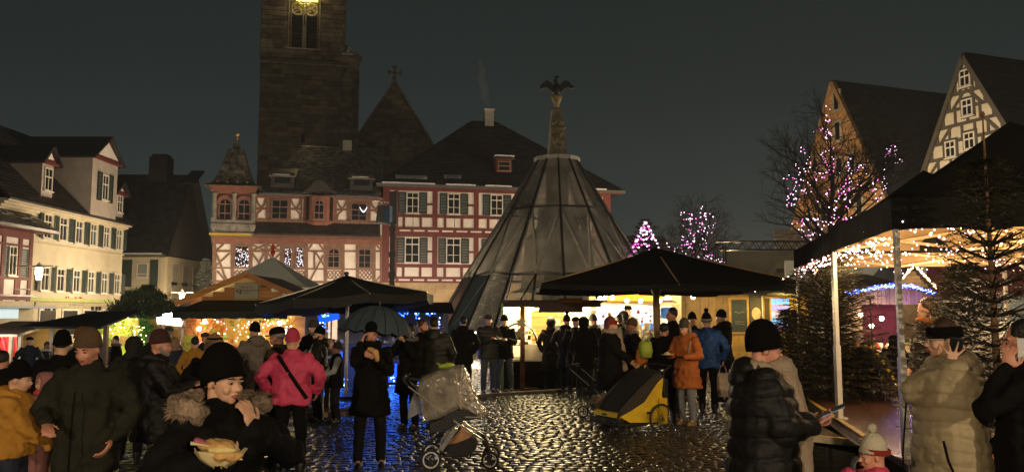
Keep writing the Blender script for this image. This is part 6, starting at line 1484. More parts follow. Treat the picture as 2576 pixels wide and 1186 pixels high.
for (u, v0, v1, n_) in ((862, 778, 790, 10), (838, 790, 835, 18), (1020, 778, 835, 22), (1035, 775, 790, 10), (1060, 785, 800, 8), (1085, 782, 795, 8), (1106, 785, 825, 9), (868, 925, 985, 26), (885, 930, 990, 16), (1003, 920, 990, 26), (1048, 900, 955, 20), (1062, 925, 950, 12)):
    for k in range(n_): b.mi = random.choice((0, 0, 1)); b.ico((b_x(u) + random.gauss(0, .05), -1.0 + random.uniform(0, .25), max(.05, b_z(random.uniform(v0, v1)))), random.uniform(.013, .023))
l = b.build('fairy_lights', [bulbb, bulbc], None, loc=BS.location); l['kind'] = 'stuff'; tag(l, 'blue and violet bulbs around the posts and foot of the bar stall', 'fairy lights')
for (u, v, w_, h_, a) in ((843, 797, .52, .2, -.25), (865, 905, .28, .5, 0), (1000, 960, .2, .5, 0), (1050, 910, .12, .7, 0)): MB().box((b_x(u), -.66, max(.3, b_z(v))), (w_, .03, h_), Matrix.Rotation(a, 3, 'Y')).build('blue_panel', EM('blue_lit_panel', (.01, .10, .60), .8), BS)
for (u, y, z, pw) in ((868, -1.35, .45, 50), (1003, -1.35, .42, 42), (1050, -1.3, .75, 24), (1030, -1.2, 1.75, 16), (850, -1.2, 1.7, 12), (940, -1.4, 1.2, 16)): lamp('blue_light', BS.location + Vector((b_x(u), y, z)), pw * .95, (.02, .16, 1), .12)
# ---- bar table with candle and heart-shaped platform beams
TP = gnd(838, 1012); TB = empty('bar_table', (TP.x, 13.9, 0), 0, 'high grey bar table with a candle between the standing guests', 'table'); tzz = at(838, 894, 13.9).z
MB().bx(-.42, .45, -.3, .3, tzz - .04, tzz).build('table_top', M('grey_table', (.22, .19, .15), .5, .2, 4, .2), TB)
for (x, y) in ((-.38, -.26), (.40, -.26), (-.38, .26), (.40, .26)): MB().tube([(x, y, 0), (x, y, tzz - .04)], .018).build('leg', alu, TB)
MB().bar((-.45, -.3, .10), (1.2, -.32, .10), .06, .08).bar((-.45, .3, .10), (1.2, .3, .10), .06, .08).build('foot_rail', woodg, TB)
cn = empty('candle_glass', (TP.x - .22, 13.72, tzz), 0, 'small lit candle glass on the grey bar table', 'candle'); MB().lathe([(.032, 0), (.036, .07)], 10).build('glass', EM('candle_glow', (1, .62, .22), 2.2), cn); MB().ell((0, 0, .035), .015, 6).build('flame', glow, cn); 
m = MB(); rnd = random.Random(5)
for k in range(7): m.tube([(TP.x + rnd.uniform(-.1, .35), 13.75 + rnd.uniform(-.1, .3), tzz + rnd.uniform(.0, .03)), (TP.x + rnd.uniform(0, .4), 13.8, tzz + rnd.uniform(.02, .12)), (TP.x + rnd.uniform(0, .4), 13.7, tzz + .02)], .022, 5)
tag(m.build('scarf_pile', cl('pale_sleeve', (.3, .3, .3), .8), smooth=True), 'pale crumpled scarf and gloves lying on the bar table', 'scarf')
for (u, v0, lab) in ((992, 870, 'slender pale wooden bar stool left of the curly-haired woman'),):
    sp_ = gnd(u, 1000); so_ = empty('bar_stool', (sp_.x, sp_.y, 0), 0, lab, 'stool'); Zs = .82
    for (x, y) in ((-.2, -.18), (.2, -.18), (-.2, .18), (.2, .18)): MB().bar((x, y, 0), (x * .8, y * .8, Zs), .035).build('leg', woody, so_)
    MB().bx(-.2, .2, -.2, .2, Zs, Zs + .04).build('seat', woody, so_); MB().bar((-.19, -.17, .3), (.19, -.17, .3), .035).bar((-.19, .17, .3), (.19, .17, .3), .035).build('foot_rest', woody, so_)
# ---- mast with loudspeaker/spotlight box
MP = at(985, 785, 24); zz_ = at(985, 482, 24).z; MS = empty('light_mast', (MP.x, 24, 0), 0, 'thin black mast with a blue-grey loudspeaker box near its top', 'mast')
MB().bx(-.07, .07, -.07, .07, 0, zz_).build('pole', blackm, MS)
for v in (525, 575, 640, 690): z = at(985, v, 24).z; MB().bx(-.10, .10, -.10, .10, z - .08, z + .08).build('collar', blackm, MS)
z = at(965, 545, 24).z; MB().bx(-.10, .12, -.13, .06, zz_ - 1.0, zz_).build('head', blackm, MS)
MB().box((-.26, -.1, z + .05), (.34, .3, .52), Matrix.Rotation(.5, 3, 'Z') @ Matrix.Rotation(.1, 3, 'Y')).build('speaker_box', M('grey_speaker', (.10, .11, .11), .6, .2, 30, .4, 90), MS); MB().box((-.09, -.2, z + .05), (.18, .22, .5), Matrix.Rotation(-.4, 3, 'Z')).build('speaker_side', M('blue_grey', (.07, .12, .2), .5, .2, 6, .1), MS)
MB().bar((-.05, -.05, z + .42), (-.55, -.15, z + .50), .05, .03).build('bracket', blackm, MS)
# ---- food counter
YF = 19.8; sF = FPX / YF; FX = at(1380, 785, YF).x; FS = empty('food_stall', (FX, YF, 0), 0, 'brightly lit snack stall with a curved glass cake counter and orange board wall', 'market stall'); fx = lambda u: (u - 1380) / sF; fz = lambda v: at(1380, v, YF).z
MB().bx(fx(1262), fx(1500), -1.4, 1.6, fz(764), fz(756)).build('roof', woodd, FS); MB().bx(fx(1268), fx(1495), -1.45, -1.38, fz(772), fz(762)).build('fascia', woodd, FS)
MB().bx(fx(1395), fx(1452), -1.5, -1.44, fz(762), fz(752)).build('roof_sign', wood, FS); MB().bx(fx(1350), fx(1452), -1.5, -1.44, fz(785), fz(764)).build('name_board', woodd, FS)
for (u, mt) in ((1313, M('brown_post', (.20, .075, .03), .55, .3, 5, .3, 30)),): MB().bx(fx(u) - .055, fx(u) + .055, -1.2, -1.09, 0, fz(762)).build('post', mt, FS); MB().bx(fx(u) - .02, fx(u) + .35, -1.22, -1.07, .0, .07).build('post_foot', mt, FS)
boards(FS, fx(1340), fx(1425), .6, fz(775), 1.0, wood, .12); MB().bx(fx(1268), fx(1340), .95, 1.0, .6, fz(768)).build('white_wall', M('bright_wall', (.75, .72, .62), .6, .05, 2, 0), FS); MB().bx(fx(1425), fx(1495), .95, 1.0, .6, fz(768)).build('white_wall', M('bright_wall', (.75, .72, .62), .6, .05, 2, 0), FS)
MB().bx(fx(1262), fx(1268), -1.0, 1.4, 0, fz(765)).build('side_sheet', M('green_sheet', (.25, .42, .22), .5, .3, 3, .3), FS)
MB().bx(fx(1268), fx(1495), -.7, .2, 0, .66).build('dark_plinth', blackcloth, FS); MB().bx(fx(1262), fx(1500), -.85, .3, .66, .71).build('counter', M('pale_counter', (.55, .50, .38), .4, .1, 4, .1), FS)
MB().bx(fx(1318), fx(1368), -.8, -.1, .71, fz(863)).build('chest', M('pale_counter', (.55, .50, .38), .4, .1, 4, .1), FS)
# curved glass display
gl2 = bpy.data.materials.new('clear_glass'); gl2.use_nodes = True; nn_ = gl2.node_tree; b_ = nn_.nodes['Principled BSDF']; b_.inputs['Alpha'].default_value = .18; b_.inputs['Roughness'].default_value = .05; b_.inputs['Base Color'].default_value = (.8, .8, .75, 1)
m = MB(); cxx, czz = fx(1305), fz(866); rx_, rz2 = fx(1350) - fx(1305), fz(812) - fz(866)
pts = [(cxx + rx_ * math.cos(PI * k / 14), czz + rz2 * math.sin(PI * k / 14)) for k in range(15)]
for a, b in zip(pts, pts[1:]): m.add([(a[0], -.75, a[1]), (b[0], -.75, b[1]), (b[0], -.1, b[1]), (a[0], -.1, a[1])], [(0, 1, 2, 3)])
m.build('curved_glass', gl2, FS, smooth=True); m = MB()
for yy in (-.76, -.08): m.tube([(a, yy, b) for a, b in pts], .022, 6)
m.build('display_frame', M('dark_steel', (.06, .06, .06), .3, .1, 5, 0, metal=.6), FS)
for v in (838, 852, 866): MB().bx(fx(1272), fx(1352) - .02, -.7, -.15, fz(v), fz(v) + .015).build('shelf', chrome, FS)
rnd = random.Random(6); m = MB()
for v in (838, 852, 866): clutter(m, fx(1280), fx(1345), -.65, -.2, fz(v) + .015, 9, .05, .10, rnd, 3)
m.build('cakes', [M('choc_cake', (.08, .03, .015), .5), M('yellow_cake', (.5, .35, .05), .5), gd4], FS)['kind'] = 'stuff'
MB().bx(fx(1428), fx(1470), -.5, .1, .71, 1.4).build('machine', M('steel_box', (.4, .38, .33), .4, .1, 5, .1), FS); m = MB(); clutter(m, fx(1395), fx(1490), -.6, 0, .71, 40, .06, .22, rnd); m.build('market_goods', GD, FS)['kind'] = 'stuff'
for (u, v) in ((1310, 808), (1305, 835)): 
    m = MB(); m.prism([(fx(u) + (.16 if k % 2 == 0 else .07) * math.cos(PI / 2 + PI * k / 5), fz(v) + (.16 if k % 2 == 0 else .07) * math.sin(PI / 2 + PI * k / 5)) for k in range(10)], -1.26, -1.24); m.build('paper_star', M('paper_star', (.5, .42, .22), .8, .1), FS)
for (u, w_) in ((1288, .45), (1340, .35), (1361, .5), (1412, .45), (1450, .5), (1475, .3)): MB().tube([(fx(u) - w_ / 2, -.55, fz(777)), (fx(u) + w_ / 2, -.55, fz(777))], .024, 6).build('tube_lamp', tube_l, FS)
for u in (1337, 1363, 1386, 1425, 1440, 1462): MB().ell((fx(u), -1.2, fz(778)), .045, 8).build('bulb', glow, FS, smooth=True)
for (u, y, z, pw) in ((1290, -.3, 1.62, 70), (1345, -.5, 1.65, 55), (1412, -.5, 1.65, 60), (1465, -.4, 1.6, 75), (1380, -1.05, 1.78, 44)): lamp('stall_light', FS.location + Vector((fx(u), y, z)), pw * (1.6 if y > -1 else 4), (1, .76, .36), .12)
# ---- drinks stall
YD = 22.5; sD = FPX / YD; DX = at(1588, 785, YD).x; DS = empty('drinks_stall', (DX, YD, 0), 0, 'drinks stall with a carved yellow garland board and rows of bottles under the wide parasol', 'market stall'); dx = lambda u: (u - 1588) / sD; dz = lambda v: at(1588, v, YD).z
for (a, b) in ((1480, 1496), (1685, 1708)): MB().bx(dx(a), dx(b), -.3, 1.8, 0, dz(735)).build('side_wall', M('pale_yellow_wall', (.50, .42, .22), .7, .15, 2, .1), DS)
MB().bx(dx(1496), dx(1685), 1.5, 1.55, 0, dz(748)).build('back_wall', M('cold_white_wall', (.7, .72, .78), .6, .05, 2, 0), DS)
m = MB(); prev = None; pts = []
for k in range(25): t = k / 24; pts.append((dx(1524) + (dx(1660) - dx(1524)) * t, dz(745) + .16 * math.sin(PI * t) + .04 * math.sin(t * 40)))
m.prism(pts + [(dx(1660), dz(757)), (dx(1524), dz(757))], -.42, -.36); m.build('carved_board', M('carved_yellow', (.52, .30, .03), .6, .4, 12, .5), DS)
MB().slab([(dx(1500), -1.0, dz(765)), (dx(1690), -1.0, dz(765)), (dx(1690), -.2, dz(754)), (dx(1500), -.2, dz(754))], .04).build('awning', woodg, DS)
MB().bx(dx(1496), dx(1685), -.3, .2, .0, .95).build('counter', M('pale_yellow_wall', (.50, .42, .22), .7, .15, 2, .1), DS)
rnd = random.Random(16); m = MB(); clutter(m, dx(1500), dx(1680), -.2, .1, .95, 60, .06, .2, rnd); clutter(m, dx(1500), dx(1680), 1.2, 1.4, 1.3, 60, .08, .2, rnd); m.build('bottles_and_cups', [gd4, gd2, M('goods_blue', (.05, .15, .45), .4), M('goods_brown', (.12, .06, .03), .4)], DS)['kind'] = 'stuff'
m = MB(); hang(m, dx(1510), dx(1680), .3, 1.95, 24, .05, .4, rnd); m.build('hanging_ornaments', [gd1, gd4, gd2, gd1], DS)['kind'] = 'stuff'
for (a, b, v0, v1) in ((1457, 1478, 770, 790), (1655, 1682, 773, 800)): MB().bx(dx(a), dx(b), -.45, -.4, dz(v1), dz(v0)).build('blue_sign', M('blue_sign', (.02, .12, .42), .5, .1, 3, 0), DS)
MB().bx(dx(1545), dx(1580), -.32, -.3, 1.0, 1.5).build('grey_panel', M('pale_grey_panel', (.42, .42, .36), .6, .1), DS)
for (u, v) in ((1513, 745), (1490, 740), (1500, 752), (1564, 757), (1642, 757), (1529, 750), (1597, 757), (1668, 735), (1722, 748)): MB().ell((dx(u), -1.05, dz(v)), .06, 8).build('bulb', glow, DS, smooth=True)
for (u, y, v, pw, c) in ((1500, -1.2, 752, 45, (1, .76, .36)), (1564, -1.2, 757, 22, (1, .74, .36)), (1665, -1.2, 740, 42, (1, .70, .28)), (1722, -1.15, 750, 30, (1, .80, .5)), (1590, .6, 770, 55, (.85, .92, 1)), (1640, .6, 770, 30, (1, .85, .6))): lamp('stall_light', DS.location + Vector((dx(u), y, dz(v))), pw * 2.2, c, .12)
# ---- timber wall hut with chalkboard, poster and lit window
YT = 23.0; sT = FPX / YT; TX = at(1850, 785, YT).x; TH = empty('board_hut', (TX, YT, 0), 0, 'long timber-clad hut with a chalkboard, a poster and a blue-lit window', 'market hut'); tx_ = lambda u: (u - 1850) / sT; tz_ = lambda v: at(1850, v, YT).z
vboards(TH, tx_(1705), tx_(1838), 0, tz_(728), 0, M('ochre_board', (.26, .17, .07), .7, .25, 3, .3, 40, island=.15), .22); vboards(TH, tx_(1838), tx_(1925), 0, tz_(730), 0, woody, .2); vboards(TH, tx_(1925), tx_(2030), 0, tz_(745), 0, woody, .2)
MB().bx(tx_(1690), tx_(2035), .02, 2.5, 0, tz_(735)).build('body', M('ochre_board', (.26, .17, .07), .7, .25, 3, .3, 40, island=.15), TH)
MB().slab([(tx_(1690), -.7, tz_(738)), (tx_(2040), -.7, tz_(738)), (tx_(2040), 1.4, tz_(700)), (tx_(1690), 1.4, tz_(700))], .06).build('roof', slate, TH)
cb = MB().bx(tx_(1832), tx_(1882), -.09, -.03, tz_(838), tz_(748)).build('chalkboard', woody, TH); MB().bx(tx_(1838), tx_(1876), -.10, -.092, tz_(834), tz_(753)).build('slate_panel', M('chalk_slate', (.035, .045, .055), .7, .4, 3, .05), cb)
m = MB(); rnd = random.Random(2)
for v in (785, 808, 814): 
    x = tx_(1846); 
    while x < tx_(1868): m.bar((x, -.103, tz_(v)), (x + .03, -.103, tz_(v) + rnd.uniform(-.03, .03)), .006); x += .04
m.build('chalk_marks', gd4, cb)
po = MB().bx(tx_(1884), tx_(1914), -.08, -.03, tz_(840), tz_(742)).build('poster', M('dark_poster', (.08, .065, .045), .5, .5, 2, 0), TH); m = MB(); m.ell((tx_(1900), -.085, tz_(788)), (.13, .01, .18), 12); m.build('poster_print', M('poster_pale', (.55, .42, .28), .6, .4, 9, 0), po); MB().bx(tx_(1914), tx_(1916.5), -.1, -.03, tz_(845), tz_(740)).build('poster_frame', whitepl, po)
wd = MB().bx(tx_(1935), tx_(1986), -.05, .0, tz_(832), tz_(748)).build('lit_window', woody, TH)
wm = EM('window_glow', (.22, .24, 1), .75)
for i in range(4):
    for j in range(5): MB().bx(tx_(1938) + i * (tx_(1984) - tx_(1938)) / 4 + .008, tx_(1938) + (i + 1) * (tx_(1984) - tx_(1938)) / 4 - .008, -.058, -.05, tz_(830) + j * (tz_(750) - tz_(830)) / 5 + .01, tz_(830) + (j + 1) * (tz_(750) - tz_(830)) / 5 - .01).build('window_pane', [wm, EM('window_glow_pale', (.5, .42, .9), .55), EM('window_glow_cyan', (.1, .35, 1), 1.0)][(i * 3 + j * 5) % 3], wd)
MB().bx(tx_(1923), tx_(1934), -.04, -.03, tz_(832), tz_(750)).build('shutter_leaf', woodd, TH); MB().bx(tx_(1960), tx_(2030), -.30, -.2, tz_(742), tz_(722)).build('red_board', M('red_brown_board', (.18, .06, .03), .6, .3, 4, .3, 30), TH)
MB().bx(tx_(1885), tx_(1925), -.55, -.2, tz_(848), tz_(843)).build('side_shelf', gd4, TH); m = MB(); 
for k in range(30): m.ico((tx_(random.uniform(1886, 1924)), -.4, tz_(random.uniform(838, 844))), .014)
m.build('shelf_lights', [bulbo], TH)['kind'] = 'stuff'
for (u, v, pw, c) in ((1960, 738, 46, (1, .74, .16)), (1880, 735, 20, (1, .70, .22)), (1995, 800, 16, (1, .76, .25)), (1760, 745, 7, (1, .7, .35))): lamp('hut_light', TH.location + Vector((tx_(u), -.95, tz_(v))), pw * 1.5, c, .1)
MB().bx(tx_(1990), tx_(2010), -1.2, -.9, 0, 1.1).build('menu_stand', whitepl, TH)
# garland from parasol to tent
m = MB(); b = MB(); rnd = random.Random(9); gp_ = [at(u, v, Y) for (u, v, Y) in ((1898, 728, 15.5), (1935, 712, 15), (1975, 705, 14.6), (2012, 680, 14.2), (2060, 690, 13.8), (2100, 700, 13.5))]
for a, c in zip(gp_, gp_[1:]):
    for k in range(200):
        p = a.lerp(c, rnd.random()) + Vector((rnd.gauss(0, .02), rnd.gauss(0, .02), rnd.gauss(0, .02))); d = Vector((rnd.gauss(0, 1), rnd.gauss(0, 1), rnd.gauss(0, 1))).normalized() * .06; s_ = d.orthogonal().normalized() * .006; m.add([p - s_, p + s_, p + d], [(0, 1, 2)])
m.tube(gp_, .012, 4); o = m.build('fir_garland', needle); tag(o, 'fir garland slung between the wide parasol and the black tent', 'garland')
strew(b, gp_, .075, .03, .016, .03, 3); l = b.build('fairy_lights', [bulbw, bulbpw, bulbp]); l['kind'] = 'stuff'; tag(l, 'pink and white bulbs along the fir garland by the tent', 'fairy lights')
# ---- right-hand huts seen under the tent
YR = 17.5; sR = FPX / YR; RX = at(2225, 785, YR).x; RH = empty('blue_light_hut', (RX, YR, 0), 0, 'rustic board hut with a curved eave of blue lights seen under the black tents', 'market hut'); rx = lambda u: (u - 2225) / sR; rz3 = lambda v: at(2225, v, YR).z
vboards(RH, rx(2115), rx(2345), rz3(765), rz3(722), 0, woodg, .09); vboards(RH, rx(2115), rx(2168), 0, rz3(765), 0, woodg, .11); vboards(RH, rx(2312), rx(2345), 0, rz3(765), 0, woodg, .11); vboards(RH, rx(2168), rx(2312), 0, .95, 0, woodg, .11)
ev = [(rx(2112), rz3(742)), (rx(2150), rz3(732)), (rx(2195), rz3(722)), (rx(2235), rz3(718)), (rx(2280), rz3(720)), (rx(2335), rz3(738))]
for a, b in zip(ev, ev[1:]): MB().slab([(a[0], -.25, a[1]), (b[0], -.25, b[1]), (b[0], 1.8, b[1] + .35), (a[0], 1.8, a[1] + .35)], .05).build('roof_panel', slate, RH)
m = MB()
for a, b in zip(ev, ev[1:]):
    for k in range(130): t = random.random(); m.mi = random.choice((0, 0, 1, 2)); m.ico((a[0] + (b[0] - a[0]) * t, -.30 + random.gauss(0, .02), a[1] + (b[1] - a[1]) * t + random.gauss(0, .022)), .009)
l = m.build('fairy_lights', [bulbb, bulbv, bulbc], None, loc=RH.location); l['kind'] = 'stuff'; tag(l, 'thick band of blue light tube along the curved hut eave', 'fairy lights')
MB().bx(rx(2160), rx(2320), 1.2, 1.25, .9, rz3(755)).build('back_wall', M('maroon_wall', (.22, .04, .07), .7, .2), RH); MB().bx(rx(2165), rx(2315), -.3, .2, .95, 1.0).build('counter', gd4, RH)
rnd = random.Random(19); m = MB(); clutter(m, rx(2170), rx(2310), -.2, .15, 1.0, 60, .05, .15, rnd); m.build('market_goods', GD, RH)['kind'] = 'stuff'
for (u, v) in ((2186, 818), (2212, 800), (2160, 790)): MB().ell((rx(u), -.1, rz3(v)), .05, 8).build('bulb', glow, RH, smooth=True)
for (u, v, pw, c) in ((2190, 815, 34, (1, .70, .40)), (2230, 800, 24, (1, .62, .42)), (2290, 780, 14, (.25, .1, 1)), (2225, 735, 6, (.1, .15, 1))): lamp('hut_light', RH.location + Vector((rx(u), -.5 if v > 790 else -.4, rz3(v))), pw, c, .1)
YG = 24.0; sG = FPX / YG; GX = at(2295, 785, YG).x; GH = empty('lit_gable_hut', (GX, YG, 0), 0, 'small gabled hut outlined in warm bulbs behind the blue-lit hut', 'market hut'); gx_ = lambda u: (u - 2295) / sG; gz_ = lambda v: at(2295, v, YG).z; za_ = gz_(667); kg = (za_ - gz_(722)) / (gx_(2295) - gx_(2245))
vb = -gx_(2245); boards(GH, -vb, vb, gz_(722), za_, 0, woodg, .12, (0, za_, kg)); MB().bx(-vb, vb, 0, 2, 0, gz_(722)).build('body', woodg, GH)
for sg in (-1, 1): MB().slab([(sg * vb * 1.1, -.25, za_ - kg * vb * 1.1), (sg * vb * 1.1, 2, za_ - kg * vb * 1.1), (0, 2, za_ + .03), (0, -.25, za_ + .03)], .05).build('roof', slate, GH)
m = MB()
for sg in (-1, 1):
    for k in range(42): t = random.random(); m.mi = random.choice((0, 0, 1)); m.ico((sg * vb * 1.1 * t, -.28, za_ - kg * vb * 1.1 * t + random.gauss(0, .02)), .024)
l = m.build('fairy_lights', [bulbw, bulbo], None, loc=GH.location); l['kind'] = 'stuff'; tag(l, 'warm bulbs outlining the small gable behind the tents', 'fairy lights'); lamp('hut_light', GH.location + Vector((0, -1.0, gz_(700))), 40, (1, .72, .36), .15)
P = at(2420, 700, 27); mt = empty('maroon_tent', (P.x, 27, 0), 0, 'maroon and white striped tent roof in the background under the canopy', 'tent')
MB().slab([(-1.6, -1, 2.3), (2.6, -1, 2.3), (2.0, 1, 3.9), (-1.2, 1, 3.9)], .04).build('roof', M('maroon_canvas', (.20, .05, .05), .8, .1, 2, .1), mt); MB().bx(-1.6, 2.6, -1.02, -.98, 1.5, 2.3).build('side_sheet', whitecan, mt)
for x in (-1.5, 2.5): MB().tube([(x, -1, 0), (x, -1, 2.3)], .03).build('post', alu, mt)
lamp('tent_glow', Vector((P.x, 24.5, 2.8)), 60, (1, .85, .6), .2)
WLP = at(2180, 690, 25); wtp = empty('white_marquee', (WLP.x - 2.2, 26, 0), 0, 'pale marquee wall glowing behind the huts under the tent', 'tent'); MB().bx(0, 4.6, 0, .05, 1.4, at(2180, 655, 26).z).build('side_sheet', whitecan, wtp); MB().tube([(0, 0, 0), (0, 0, 3.4)], .03).build('post', alu, wtp); lamp('tent_glow', Vector((WLP.x - .3, 23.8, 2.6)), 36, (1, .95, .8), .2)
for k, (u, v) in enumerate(((2478, 815), (2462, 835), (2495, 880))): pass
# ---- left-hand stalls
YL = 21.0; sL = FPX / YL; LX = at(50, 785, YL).x; LS = empty('red_cloth_stall', (LX, YL, 0), 0, 'stall with a hanging red cloth and pale boards at the left edge', 'market stall'); l_x = lambda u: (u - 50) / sL; l_z = lambda v: at(50, v, YL).z
m = MB(); K = 18
def rc(i, t): a = .04 * math.sin(i * 1.7); x0 = l_x(18) + (l_x(76) - l_x(18)) * i / K; return Vector((x0 * (1 - .25 * t) + .12 * t, -.5 + a, l_z(836) + (l_z(912) - l_z(836)) * t * (.55 + .45 * i / K)))
for i in range(K):
    for j in range(6): m.add([rc(i, j / 6), rc(i + 1, j / 6), rc(i + 1, (j + 1) / 6), rc(i, (j + 1) / 6)], [(0, 1, 2, 3)])
m.build('red_cloth', M('red_cloth', (.62, .035, .035), .7, .2, 4, .2), LS, smooth=True)
MB().slab([(l_x(-40), -.9, l_z(838)), (l_x(100), -.9, l_z(838)), (l_x(90), 1.2, l_z(808)), (l_x(-40), 1.2, l_z(808))], .06).build('roof', woodg, LS)
MB().bx(l_x(-30), l_x(14), -.4, -.36, .4, l_z(840)).build('white_board', M('bright_wall', (.75, .72, .62), .6, .05, 2, 0), LS); MB().bx(l_x(-40), l_x(100), 1, 1.05, 0, l_z(825)).build('back_wall', woody, LS)
for u in (78, 100): MB().bx(l_x(u) - .04, l_x(u) + .04, -.8, -.72, 0, l_z(838)).build('post', woodg, LS)
for k in range(1): MB().box((l_x(28 + 5 * k), -.62, l_z(848 + 5 * k)), (.2, .02, .14), Matrix.Rotation(.4 * k, 3, 'Y')).build('hanging_card', gd4, LS)
m = MB()
for k in range(40): m.ico((l_x(145 / 1) - 0 + random.gauss(0, .03), -.7, l_z(random.uniform(838, 872))), .012)
for (u, y, v, pw, c) in ((40, -1.3, 846, 30, (1, .9, .75)), (5, -.9, 850, 24, (1, .9, .5)), (95, -1.4, 842, 14, (.8, .9, 1))): lamp('stall_light', LS.location + Vector((l_x(u), y, l_z(v))), pw * 2, c, .1)
YK = 22.0; sK = FPX / YK; KX = at(210, 785, YK).x; KS = empty('black_canopy_stall', (KX, YK, 0), 0, 'low black-roofed stall with a yellow lit opening beside the green bush', 'market stall'); k_x = lambda u: (u - 210) / sK; k_z = lambda v: at(210, v, YK).z
MB().slab([(k_x(115), -1.2, k_z(820) + .02), (k_x(312), -1.2, k_z(822) + .02), (k_x(312), 1.0, k_z(780)), (k_x(185), 1.0, k_z(783))], .05).build('roof', blackcloth, KS)
MB().bx(k_x(165), k_x(310), .9, .95, 0, k_z(800)).build('back_wall', M('yellow_lining', (.48, .36, .10), .7, .2, 3, .2), KS); vboards(KS, k_x(180), k_x(310), 0, .9, -.5, woodd, .2)
for u in (180, 248, 308): MB().bx(k_x(u) - .05, k_x(u) + .05, -.9, -.8, 0, k_z(815)).build('post', woodd, KS)
m = MB(); rnd = random.Random(23); clutter(m, k_x(240), k_x(300), -.4, .4, .9, 30, .08, .25, rnd); m.build('market_goods', [gd2, gd3, gd2, gd4], KS)['kind'] = 'stuff'; lamp('stall_light', KS.location + Vector((k_x(262), -.2, 1.35)), 12, (1, .85, .22), .1); lamp('stall_light', KS.location + Vector((k_x(160), -1.3, 1.1)), 14, (1, .9, .7), .1)
# ---- brilliant white lamps
YW_ = 22.0; WX = at(436, 785, YW_).x; WS = empty('floodlit_stall', (WX, YW_, 0), 0, 'small stall roof with dazzling white floodlights above the maroon beanie', 'market stall'); wz = lambda v: at(436, v, YW_).z; wx_ = lambda u: (u - 436) * YW_ / FPX
MB().box((wx_(440), 0, wz(812)), (.62, .5, .10), Matrix.Rotation(.12, 3, 'Y')).build('lamp_housing', whitepl, WS)
for (u, v, w, h_) in ((425, 803, .34, .16), (447, 799, .34, .18), (437, 792, .3, .1), (460, 806, .1, .2)): MB().box((wx_(u), -.28, wz(v)), (w, .08, h_), Matrix.Rotation(-.15, 3, 'Y')).build('floodlight', EM('floodlight', (1, .93, .80), 30), WS)
for u in (415, 462): MB().bx(wx_(u) - .04, wx_(u) + .04, -.04, .04, 0, wz(806)).build('post', woodd, WS)
vboards(WS, wx_(405), wx_(470), 0, 1.0, .2, woody, .15); lamp('flood_light', WS.location + Vector((0, -.7, wz(800))), 120, (1, .90, .70), .2)
# wooden wall joining hut and flood stall
o = empty('plank_screen', (at(436, 785, 24).x, 24, 0), 0, 'plain yellow plank screen between the green bush and the wooden hut', 'fence'); vboards(o, -.9, .6, 0, at(436, 802, 24).z, 0, woody, .18)

# ================================================================== PUSHCHAIR WITH RAIN COVER
fz4 = .3542 / 1.4161 / 215.6
def pxz(x, y): return ((x - 445) * fz4, (1135 - y) * fz4)
PR = gnd(1085, 1173); PC = empty('pushchair', (PR.x, PR.y, 0), R(4), 'pushchair under a crumpled clear rain cover with a lime toy on top', 'pushchair'); hw_ = .24
silver = M('brushed_silver', (.62, .58, .50), .25, .1, 9, .05, metal=.9)
def wheel(parent, c, r, w, tyre, rimc, spokes=5):
    o = MB().torus((0, 0, 0), r - w * .45, w * .5, 28, 8, Matrix.Rotation(R(90), 3, 'X')).build('wheel', tyre, parent, smooth=True, loc=c)
    MB().torus((0, 0, 0), r - w * 1.05, w * .3, 28, 6, Matrix.Rotation(R(90), 3, 'X')).build('rim', rimc, o); m = MB()
    for k in range(spokes): a = 2 * PI * k / spokes; m.bar((0, 0, 0), ((r - w) * math.cos(a), 0, (r - w) * math.sin(a)), .006 if spokes > 8 else .016, .006 if spokes > 8 else .012)
    m.tube([(0, -.03, 0), (0, .03, 0)], .02, 10); m.build('spokes', chrome if spokes > 8 else blackm, o); return o
for y in (-hw_, hw_):
    x, z = pxz(445, 1035); wheel(PC, (x, y, .122), .120, .032, rubber, whitepl)
    x, z = pxz(1030, 1015); wheel(PC, (x + (.03 if y > 0 else 0), y * .85, .103), .101, .028, rubber, whitepl)
    a, b = pxz(540, 935), pxz(690, 725); MB().bar((a[0], y, a[1]), (b[0], y, b[1]), .03, .05).build('rear_leg', silver, PC)
    a, b = pxz(665, 650), pxz(965, 850); MB().bar((a[0], y * .9, a[1]), (b[0], y * .9, b[1]), .025, .022).build('front_leg', silver, PC); c_ = pxz(1020, 960); MB().tube([(b[0], y * .9, b[1]), (c_[0], y * .85, c_[1] + .02), (c_[0] - .005, y * .85, .11)], .022, 8).build('fork', rubber, PC)
    a, b = pxz(215, 312), pxz(575, 580); MB().tube([(a[0], y * 1.02, a[1]), (b[0], y * 1.02, b[1])], .011, 8).build('handle_bar', silver, PC)
    a, b = pxz(780, 618), pxz(925, 622); MB().bar((a[0], y * .9, a[1]), (b[0], y * .9, b[1]), .02, .014).build('seat_rail', silver, PC)
a = pxz(165, 250); b = pxz(230, 232); c_ = pxz(320, 262); d_ = pxz(215, 312); m = MB(); 
for y in (-hw_, hw_): m.tube([(d_[0], y, d_[1]), (a[0], y, a[1]), (b[0] - .02, y * .9, b[1] + .015)], .014, 8)
m.tube([(a[0], -hw_, a[1] + .02), (a[0], hw_, a[1] + .02)], .018, 8); m.bar((b[0] - .03, -.16, b[1]), (c_[0], -.16, c_[1]), .04, .03); m.build('handle', rubber, PC, smooth=True)
pts = [pxz(*q) for q in ((560, 640), (620, 560), (740, 560), (930, 590), (940, 640), (760, 660), (640, 740), (520, 760), (430, 780), (440, 680))]; MB().prism(pts, -.17, .17).build('seat', blackm, PC)
